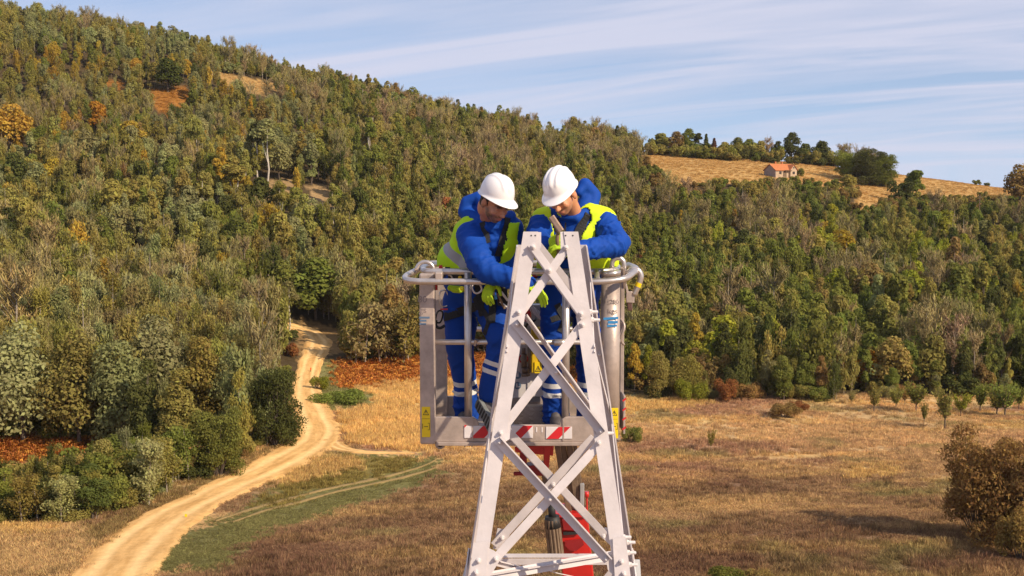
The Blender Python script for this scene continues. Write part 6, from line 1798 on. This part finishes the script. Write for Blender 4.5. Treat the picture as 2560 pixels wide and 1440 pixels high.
def bvh_of(meshes):
    V = []; Fc = []
    for me in meshes:
        k = len(V); V += [v.co.copy() for v in me.vertices]; Fc += [tuple(i + k for i in p.vertices) for p in me.polygons]
    return BVHTree.FromPolygons(V, Fc)
def drape(parent, pts, bvh, width, mat, name='strap', lift=.007, th=.004, fallback=8.0):
    """a strap laid over the clothes"""
    eye = Vector((0, 0, CAMZ)); Pp = []; Nn = []
    fine = []
    for (a, b) in zip(pts[:-1], pts[1:]):
        n = max(2, int(math.hypot(b[0] - a[0], b[1] - a[1]) / 7)); fine += [(a[0] + (b[0] - a[0]) * i / n, a[1] + (b[1] - a[1]) * i / n) for i in range(n)]
    fine.append(pts[-1][:2])
    for px, py in fine:
        d = (PT(px, py, 8.0) - eye).normalized(); h = bvh.ray_cast(eye, d)
        if h[0] is None:
            if not Pp: continue
            h = (eye + d * (Pp[-1] - eye).length, Nn[-1])
        n = h[1] if h[1].dot(d) < 0 else -h[1]
        Pp.append(h[0] + n * lift); Nn.append(n)
    if len(Pp) < 3: return None
    for _ in range(3):
        Pp = [Pp[0]] + [(Pp[i - 1] + Pp[i] * 2 + Pp[i + 1]) / 4 for i in range(1, len(Pp) - 1)] + [Pp[-1]]; Nn = [Nn[0]] + [((Nn[i - 1] + Nn[i] * 2 + Nn[i + 1]) / 4).normalized() for i in range(1, len(Nn) - 1)] + [Nn[-1]]
    V = []
    for i, p in enumerate(Pp):
        t_ = (Pp[min(i + 1, len(Pp) - 1)] - Pp[max(i - 1, 0)]).normalized(); s_ = t_.cross(Nn[i]).normalized() * width / 2
        V += [p - s_, p + s_, p + s_ - Nn[i] * th, p - s_ - Nn[i] * th]
    Fc = []
    for i in range(len(Pp) - 1):
        for k in range(4): Fc.append((i * 4 + k, i * 4 + (k + 1) % 4, (i + 1) * 4 + (k + 1) % 4, (i + 1) * 4 + k))
    Fc += [(3, 2, 1, 0), tuple(len(V) - 4 + k for k in range(4))]
    return MB().add(V, Fc).build(name, mat, parent)
def ring_obj(parent, px, py, Y, a, b, r, mat, name='carabiner', tilt=0.0, yaw=.2):
    c = PT(px, py, Y); A = Vector((math.cos(yaw), math.sin(yaw), 0)); P = []
    for i in range(22):
        t_ = 2 * math.pi * i / 22; x, z = a * math.copysign(abs(math.cos(t_)) ** .75, math.cos(t_)), b * math.copysign(abs(math.sin(t_)) ** .75, math.sin(t_))
        P.append(c + A * (x * math.cos(tilt) - z * math.sin(tilt)) + Z3 * (x * math.sin(tilt) + z * math.cos(tilt)))
    return MB().tube(P, r, 8, closed=True).build(name, mat, parent, smooth=True)
def C(a, b, r0, r1): return ('cap', PT(*a), PT(*b), r0, r1)
def grow(prims, d):
    return [(p[0], p[1], p[2], p[3] + d, p[4] + d) if p[0] == 'cap' else (p[0], p[1], tuple(q + d for q in p[2])) + tuple(p[3:]) for p in prims]

def worker(spec):
    R = frame(spec['face'], spec['up']); hc = PT(*spec['head'])
    hp, HP = head_prims(hc, R, 1.04)
    neck = [('cap', HP(0, -.035, -.05), PT(*spec['neck']), .056, .062)]
    limbs = grow(spec['torso'] + spec['arms'] + spec['pelvis'] + spec['legs'], -.030)
    hands_ = [('cap', PT(*w), PT(*w) + Vector(f).normalized() * .05, .020, .018) for w, f, *_ in spec['hands']]
    me = remesh(hp + neck + limbs + hands_, .0065, 2, 'person'); me.materials.append(spec['skin'])
    face_attrs(me, hc, R, 1.04, spec['beard'])
    person = new_obj('person', me); tag(person, spec['label'], 'person')
    for sx in (-1, 1):                                              # eyes, half closed as he looks down
        e = bpy.data.meshes.new('eye'); bm = bmesh.new(); bmesh.ops.create_icosphere(bm, subdivisions=2, radius=.0115, matrix=Matrix.Translation(HP(sx * .031, .078, -.006))); bm.to_mesh(e); bm.free(); e.materials.append(M_INK); new_obj('eye', e, person)
    hm_ = remesh([('ell', HP(0, -.020, .022), (.079 * 1.04, .093 * 1.04, .075 * 1.04), R), ('ell', HP(0, -.052, -.030), (.060, .058, .058), R)], .007, 2, 'hair')
    cq, _ = co_no(hm_); ql = (cq - np.array(hc)) @ np.array(R); keep_verts(hm_, (ql[:, 1] < .022 + .4 * np.maximum(0, ql[:, 2])) & (ql[:, 2] < .06)); hm_.materials.append(spec['hair']); new_obj('hair', hm_, person)
    helmet(person, HP(0, .002, .050), R @ Matrix.Rotation(spec.get('hat_tilt', 0), 3, 'X'), .92)
    jm = remesh(spec['torso'] + spec['arms'] + spec['hood'], .0095, 5, 'jacket'); wrinkle(jm, [(PT(*a), PT(*b), sp, st) for a, b, sp, st in spec['folds']], .013, spec['seed']); jm.materials.append(M_JACKET); jk = new_obj('jacket', jm, person)
    tm = remesh(spec['pelvis'] + spec['legs'], .0095, 5, 'trousers'); wrinkle(tm, [(PT(*a), PT(*b), sp, st) for a, b, sp, st in spec['tfolds']], .012, spec['seed'] + 5, .008)
    c, n = co_no(tm); best = np.full(len(c), 9.0); ax = np.zeros(len(c))
    for a, k, b in spec['legline']:                                 # place along each leg, hip 0 to ankle 1
        a, k, b = [np.array(PT(*q)) for q in (a, k, b)]; L1, L2 = np.linalg.norm(k - a), np.linalg.norm(b - k)
        for p0, p1, o0, L in ((a, k, 0, L1), (k, b, L1, L2)):
            d = (p1 - p0) / L; t_ = np.clip((c - p0) @ d, -.2 if o0 == 0 else 0, L + .2 * (o0 > 0)); ds = np.linalg.norm(c - p0 - t_[:, None] * d, axis=1)
            w_ = ds < best; best[w_] = ds[w_]; ax[w_] = ((o0 + t_) / (L1 + L2))[w_]
    attr(tm, 'ax', ax); tm.materials.append(M_TROUSER); tr = new_obj('trousers', tm, person)
    vm = remesh(grow(spec['torso'] + spec['vest_extra'], .013), .010, 6, 'vest'); c, n = co_no(vm)
    px, py = PIX(c[:, 0], c[:, 1], c[:, 2]); front = n[:, 1] < .25
    mask = np.ones(len(c), bool)
    for poly in spec['vest_cut']: mask &= ~(inpoly(px, py, poly) & front)
    for ctr, r_ in spec['armholes']: mask &= np.linalg.norm(c - np.array(PT(*ctr)), axis=1) > r_
    mask &= py < np.interp(px, *spec['vest_hem']); mask &= py > np.interp(px, *spec['vest_neck'])
    d = (noise3(c, .09, 77) - .5) * .016; set_co(vm, c + n * d[:, None])
    t0, t1 = np.array(PT(*spec['axis'][0])), np.array(PT(*spec['axis'][1])); tv = (c - t0) @ (t1 - t0) / ((t1 - t0) @ (t1 - t0))
    attr(vm, 'ax', tv); keep_verts(vm, mask)
    vm.materials.append(spec.get('vest_mat', M_VEST)); vs = new_obj('vest', vm, person); sd = vs.modifiers.new('cloth', 'SOLIDIFY'); sd.thickness = .006; sd.offset = 1
    for w_, f, pn, ts, cu, *rest in spec['hands']:
        hand(person, PT(*w_), f, pn, ts, cu, spread=rest[0] if rest else .12)
    for hl, td, up_ in spec['boots']: boot(person, PT(*hl), td, up_)
    bv = bvh_of([jm, tm, vm])
    for pts, w_ in spec['straps']: drape(person, pts, bv, w_, M_STRAP, 'harness_strap')
    bj = bvh_of([jm]); bt = bvh_of([tm])
    if spec['zip']: drape(person, spec['zip'], bj, .010, M_INK, 'zip', .002, .003)
    for p0, p1 in spec['cuffs']:
        a, b = PT(*p0), PT(*p1); MB().tube([a, a.lerp(b, .5), b], [.050, .047, .045], 16).build('cuff', M_TROUSER, person, smooth=True)
    for pts in spec['pockets']: drape(person, pts, bt, .014, M_JACKET, 'pocket_flap', .004, .004)
    return person, bv, HP

# ---- the worker bending over, left of the tower
W1 = dict(zip=None, cuffs=[((1308, 704, 7.71), (1322, 707, 7.70)), ((1240, 699, 7.975), (1233, 705, 7.985))], pockets=[[(1112, 770), (1150, 776), (1182, 772)], [(1222, 800), (1262, 812)]], seed=3, face=(.52, -.62, -.44), up=(.25, -.25, .93), head=(1236, 505, 7.90), neck=(1222, 556, 8.08), hat_tilt=.14,
  skin=skin_mat('skin_tanned', (.46, .20, .115), (.085, .05, .035), 0), beard=1.0, hair=principled('dark_hair', (.022, .014, .010), .8, noise=.4, nscale=60), label='person in white hard hat bending over, lime vest, one boot up on the toe board',
  torso=[C((1150, 700, 8.30), (1178, 600, 8.22), .122, .120), C((1218, 705, 8.24), (1250, 600, 8.10), .118, .120), C((1178, 588, 8.18), (1256, 575, 8.08), .108, .105), C((1184, 700, 8.22), (1222, 600, 8.10), .122, .125),
         ('cap', PT(1180, 572, 8.14), PT(1205, 556, 8.12), .082, .075), ('cap', PT(1272, 566, 8.10), PT(1250, 552, 8.08), .078, .07)],
  vest_extra=[C((1146, 655, 8.30), (1152, 690, 8.30), .135, .130)],
  arms=[C((1174, 588, 8.05), (1198, 652, 7.84), .090, .086), C((1198, 652, 7.84), (1214, 676, 7.80), .086, .080), C((1214, 676, 7.80), (1300, 703, 7.72), .078, .058), C((1300, 703, 7.72), (1322, 708, 7.70), .058, .052),
        C((1282, 572, 8.13), (1284, 655, 8.12), .074, .070), C((1284, 655, 8.12), (1236, 702, 7.99), .068, .052)],
  hood=[C((1168, 505, 8.20), (1162, 530, 8.20), .045, .05), C((1162, 530, 8.20), (1192, 553, 8.10), .05, .05), C((1192, 553, 8.08), (1232, 566, 7.98), .042, .032), C((1168, 505, 8.20), (1196, 492, 8.18), .045, .038), C((1196, 492, 8.18), (1214, 520, 8.12), .036, .042), C((1232, 566, 7.98), (1256, 556, 7.98), .030, .03), C((1256, 556, 7.98), (1276, 540, 8.06), .032, .036), C((1178, 525, 8.22), (1205, 545, 8.16), .06, .05), C((1210, 570, 8.06), (1246, 580, 8.02), .05, .05)],
  pelvis=[C((1158, 738, 8.30), (1210, 740, 8.22), .135, .125), C((1160, 712, 8.30), (1205, 712, 8.24), .128, .12)],
  legs=[C((1152, 745, 8.30), (1150, 868, 8.26), .122, .098), C((1150, 868, 8.26), (1162, 960, 8.32), .096, .084), C((1162, 960, 8.32), (1166, 1040, 8.36), .084, .080),
        C((1216, 745, 8.20), (1258, 846, 7.98), .120, .104), C((1258, 846, 7.98), (1226, 984, 8.06), .098, .084)],
  legline=[((1152, 745, 8.30), (1150, 868, 8.26), (1166, 1048, 8.36)), ((1216, 745, 8.20), (1258, 846, 7.98), (1212, 1000, 7.96))],
  folds=[((1176, 590, 8.05), (1210, 670, 7.82), .050, .9), ((1210, 670, 7.82), (1300, 703, 7.72), .042, .9), ((1286, 580, 8.0), (1290, 650, 7.95), .05, .7), ((1200, 560, 8.1), (1230, 700, 8.2), .08, .3)],
  tfolds=[((1152, 800, 8.3), (1150, 920, 8.26), .07, .8), ((1230, 780, 8.1), (1250, 900, 7.98), .06, .9), ((1165, 980, 8.3), (1166, 1040, 8.35), .04, 1.0)],
  vest_cut=[[(1196, 535), (1250, 545), (1272, 545), (1262, 600), (1246, 660), (1244, 690), (1226, 690), (1222, 640), (1208, 590)]],
  armholes=[((1180, 596, 7.98), .112), ((1186, 630, 7.92), .10), ((1306, 585, 8.10), .085)],
  vest_hem=([1080, 1104, 1200, 1300], [664, 668, 684, 672]), vest_neck=([1100, 1150, 1190, 1250, 1262, 1290], [540, 532, 548, 560, 556, 556]), axis=((1160, 690, 8.3), (1215, 560, 8.1)),
  hands=[((1326, 706, 7.70), (.50, -.12, -.55), (-.3, .3, -.7), -1, .22, .32), ((1232, 703, 7.86), (-.30, -.5, -.62), (.5, .55, -.55), 1, .55)],
  boots=[((1150, 1058, 8.42), (.25, -.95, .0), (0, 0, 1)), ((1190, 1006, 8.02), (.40, -.70, -.52), (.80, .50, -.06))],
  straps=[([(1206, 556), (1214, 582), (1221, 606)], .042), ([(1268, 545), (1264, 580), (1253, 615), (1246, 640)], .05), 
          ([(1096, 800), (1120, 790), (1150, 780), (1180, 768), (1210, 764)], .062), ([(1192, 700), (1200, 740), (1206, 790)], .05), ([(1226, 720), (1232, 770), (1230, 808)], .05), ([(1186, 745), (1225, 800), (1212, 835)], .035), ([(1108, 692), (1140, 696), (1180, 700)], .06)])
p1, bv1, HP1 = worker(W1)
# ---- the worker with the hammer, right of the tower
M_VEST2 = cloth_mat('lime_yellow_vest_cloth', (0.55, 0.70, 0.015), [(-.02, .13)], (.50, .45, .44), .7)
W2 = dict(zip=[(1414, 556), (1412, 600), (1412, 650)], cuffs=[((1452, 625, 7.74), (1438, 622, 7.71)), ((1362, 604, 7.77), (1369, 607, 7.745))], pockets=[[(1358, 790), (1400, 794), (1424, 788)], [(1448, 792), (1490, 800)]], seed=12, face=(-.36, -.68, -.54), up=(-.25, -.30, .92), head=(1406, 486, 7.86), neck=(1432, 534, 8.06), hat_tilt=.06, vest_mat=M_VEST2,
  skin=skin_mat('skin_ruddy', (.58, .245, .12), (.20, .115, .07), 0), beard=.55, hair=principled('brown_hair', (.10, .055, .035), .8, noise=.4, nscale=60), label='person in white hard hat holding a hammer, elbow out, lime yellow vest over blue jacket',
  torso=[C((1386, 700, 8.28), (1398, 600, 8.16), .118, .118), C((1470, 700, 8.30), (1486, 600, 8.16), .125, .124), C((1368, 572, 8.10), (1498, 565, 8.14), .092, .104), C((1428, 700, 8.24), (1440, 590, 8.10), .125, .125),
         ('cap', PT(1506, 552, 8.14), PT(1470, 538, 8.12), .082, .072), ('cap', PT(1362, 552, 8.08), PT(1392, 540, 8.06), .075, .065)],
  vest_extra=[C((1495, 655, 8.30), (1490, 690, 8.30), .125, .122)],
  arms=[C((1512, 562, 8.10), (1543, 606, 7.95), .088, .083), C((1543, 606, 7.95), (1538, 616, 7.90), .080, .078), C((1538, 616, 7.90), (1462, 626, 7.76), .074, .060), C((1462, 626, 7.76), (1436, 622, 7.70), .062, .050),
        C((1356, 556, 8.06), (1342, 592, 7.92), .080, .074), C((1342, 592, 7.92), (1366, 606, 7.74), .068, .050)],
  hood=[C((1462, 462, 8.16), (1484, 490, 8.18), .044, .048), C((1484, 490, 8.18), (1478, 525, 8.12), .048, .046), C((1478, 525, 8.12), (1440, 546, 8.00), .044, .032), C((1462, 462, 8.16), (1448, 480, 8.12), .036, .03), C((1440, 546, 8.00), (1412, 540, 8.00), .030, .03), C((1466, 500, 8.16), (1455, 535, 8.10), .055, .05), C((1412, 560, 8.06), (1446, 560, 8.04), .05, .05), C((1402, 536, 8.04), (1396, 520, 8.10), .03, .03)],
  pelvis=[C((1392, 735, 8.28), (1456, 735, 8.30), .128, .130), C((1395, 712, 8.28), (1456, 712, 8.30), .122, .124)],
  legs=[C((1390, 745, 8.26), (1386, 868, 8.22), .112, .098), C((1386, 868, 8.22), (1390, 1046, 8.28), .094, .088), C((1458, 745, 8.32), (1472, 872, 8.36), .108, .090), C((1472, 872, 8.36), (1468, 1046, 8.42), .086, .080)],
  legline=[((1390, 745, 8.26), (1386, 868, 8.22), (1390, 1055, 8.28)), ((1458, 745, 8.32), (1472, 872, 8.36), (1468, 1055, 8.42))],
  folds=[((1514, 566, 8.1), (1541, 606, 7.95), .045, 1.1), ((1541, 610, 7.93), (1462, 628, 7.74), .036, 1.2), ((1356, 556, 8.05), (1342, 592, 7.92), .045, .9), ((1430, 560, 8.1), (1440, 700, 8.2), .08, .3)],
  tfolds=[((1390, 800, 8.26), (1386, 930, 8.22), .06, 1.0), ((1390, 980, 8.25), (1390, 1050, 8.28), .045, 1.2), ((1470, 830, 8.34), (1470, 940, 8.36), .06, 1.0)],
  vest_cut=[[(1378, 520), (1400, 545), (1470, 520), (1478, 548), (1452, 590), (1436, 640), (1430, 700), (1404, 700), (1392, 640), (1386, 580)]],
  armholes=[((1528, 580, 8.00), .108), ((1545, 600, 7.98), .09), ((1344, 574, 7.98), .080)],
  vest_hem=([1340, 1400, 1470, 1530], [690, 700, 688, 668]), vest_neck=([1350, 1390, 1440, 1500, 1540], [505, 530, 530, 486, 500]), axis=((1440, 690, 8.3), (1440, 560, 8.1)),
  hands=[((1370, 607, 7.74), (.35, -.35, .10), (.45, .65, -.15), -1, .95), ((1434, 622, 7.70), (-.75, -.25, .25), (.0, .4, -.6), 1, .6)],
  boots=[((1382, 1058, 8.36), (.10, -.98, 0), (0, 0, 1)), ((1474, 1058, 8.50), (.2, -.95, 0), (0, 0, 1))],
  straps=[([(1470, 535), (1456, 560), (1440, 600), (1424, 650)], .062), ([(1388, 545), (1396, 580), (1410, 640)], .045), ([(1372, 690), (1420, 700), (1480, 692)], .05), ([(1392, 760), (1412, 800), (1400, 830)], .045), ([(1440, 710), (1428, 760), (1404, 790)], .05), ([(1378, 800), (1404, 790), (1430, 800)], .04)])
p2, bv2, HP2 = worker(W2)
def on_cloth(bv, px, py, lift=.012):
    eye = Vector((0, 0, CAMZ)); d = (PT(px, py, 8.0) - eye).normalized(); h = bv.ray_cast(eye, d)
    return (h[0] - d * lift) if h[0] is not None else PT(px, py, 8.1)
def ym(bv, px, py): return on_cloth(bv, px, py).y - .012
# harness hardware on the bending worker
ring_obj(p1, 1110, 746, ym(bv1, 1112, 750), .030, .056, .0052, M_STEEL, tilt=.12)
ring_obj(p1, 1098, 792, ym(bv1, 1115, 792), .022, .042, .006, M_STRAP, 'attachment_ring', tilt=-.25)
MB().tube(smooth_path([PT(1090, 800, 8.1), PT(1090, 815, 8.1), PT(1100, 820, 8.1), PT(1112, 814, 8.1)], 5), .010, 8).build('rubber_loop', M_BLACK, p1, smooth=True)
MB().tube(arc(PT(1120, 698, 8.02), .030, -1.0, 1.6, 10, X3, Z3), .006, 8).build('carabiner', M_STEEL, p1, smooth=True)
ring_obj(p1, 1192, 720, 7.98, .030, .034, .006, M_REFL, 'cord_ring', tilt=.4)
def ball(parent, px, py, Y, r, mat, name):
    e = bpy.data.meshes.new(name); bm = bmesh.new(); bmesh.ops.create_icosphere(bm, subdivisions=3, radius=r, matrix=Matrix.Translation(PT(px, py, Y))); bm.to_mesh(e); bm.free(); e.materials.append(mat); e.polygons.foreach_set('use_smooth', [True] * len(e.polygons)); return new_obj(name, e, parent)
ball(p1, 1155, 721, 8.0, .016, M_YELLOWBALL, 'yellow_toggle'); ball(p1, 1150, 694, 8.0, .013, M_YELBOX, 'orange_toggle')
sg = remesh([C((1126, 720, 8.10), (1156, 723, 8.08), .022, .022), C((1134, 726, 8.08), (1150, 727, 8.07), .018, .018)], .006, 3, 'lime_pouch'); sg.materials.append(M_GLOVE); new_obj('lime_pouch', sg, p1)
MB().box(PT(1110, 773, ym(bv1, 1115, 773)), (.050, .006, .010)).build('red_label', M_REFR, p1)
MB().box(PT(1090, 716, 8.12), (.022, .02, .05)).build('red_buckle', M_RED, p1, bevel=.004)
MB().box(PT(1102, 668, 8.20), (.026, .02, .03)).build('red_clip', M_RED, p1, bevel=.004)
# tool bundle at his waist
tl = empty('tool_pouch', PT(1254, 745, 7.98), 'black tool pouch with wooden handled tools at the waist of the bending worker', 'tool pouch')
TO = Vector(tl.location)
def tb_(m_, nm, mat, **kw):
    m_.v = [tuple(Vector(p) - TO) for p in m_.v]; return m_.build(nm, mat, tl, **kw)
tb_(MB().prism([PT(1240, 722, 7.96), PT(1268, 722, 7.96), PT(1270, 768, 7.96), PT(1244, 764, 7.96)], (0, .06, 0)), 'pouch', M_STRAP, bevel=.006)
for a, b, r_, mt in [((1243, 733), (1262, 772), .008, M_WOOD), ((1253, 730), (1270, 752), .008, M_PANEL), ((1236, 722), (1258, 716), .012, M_BLACK), ((1239, 738), (1240, 748), .010, M_BLUEP), ((1250, 754), (1268, 768), .006, M_REFL)]:
    tb_(MB().tube([PT(*a, 7.94), PT(*b, 7.94)], r_, 8), 'tool', mt)
# hammer in the other worker's glove
hm = empty('hammer', PT(1392, 590, 7.66), 'worn steel club hammer held upright in a lime glove above the tower', 'hammer')
HO2 = Vector(hm.location)
M_HAMMER = principled('worn_hammer_steel', (0.34, 0.225, 0.16), .45, metal=.35, noise=.4, nscale=25)
pa, pb = PT(1379, 543, 7.66), PT(1404, 580, 7.62); dd = (pb - pa).normalized(); s1 = dd.cross(Y3).normalized(); s2 = dd.cross(s1)
m_ = MB().sweep(pa, pb, [(-.021, -.018), (-.013, -.024), (.013, -.024), (.021, -.018), (.021, .018), (.013, .024), (-.013, .024), (-.021, .018)], s1, s2); m_.v = [tuple(Vector(p) - HO2) for p in m_.v]; m_.build('hammer_head', M_HAMMER, hm, bevel=.003)
m_ = MB().tube([PT(1397, 562, 7.64), PT(1393, 600, 7.655), PT(1398, 640, 7.67)], [.011, .0125, .013], 10); m_.v = [tuple(Vector(p) - HO2) for p in m_.v]; m_.build('handle', M_WOOD, hm, smooth=True)
# ------------------------------------------------------------------ thin autumn air
mh_ = bpy.data.materials.new('haze_air'); mh_.use_nodes = True
t = mh_.node_tree; t.nodes.clear()
o_ = N(t, 'ShaderNodeOutputMaterial'); pv = N(t, 'ShaderNodeVolumePrincipled')
pv.inputs['Color'].default_value = (0.93, 0.94, 1.0, 1); pv.inputs['Density'].default_value = 0.00005; pv.inputs['Anisotropy'].default_value = 0.1
LK(t, pv.outputs[0], o_.inputs['Volume'])
hz_ = MB().box((0, 0, 5.0), (5600, 5600, 230.0)).build('haze', mh_)
hz_['kind'] = 'stuff'
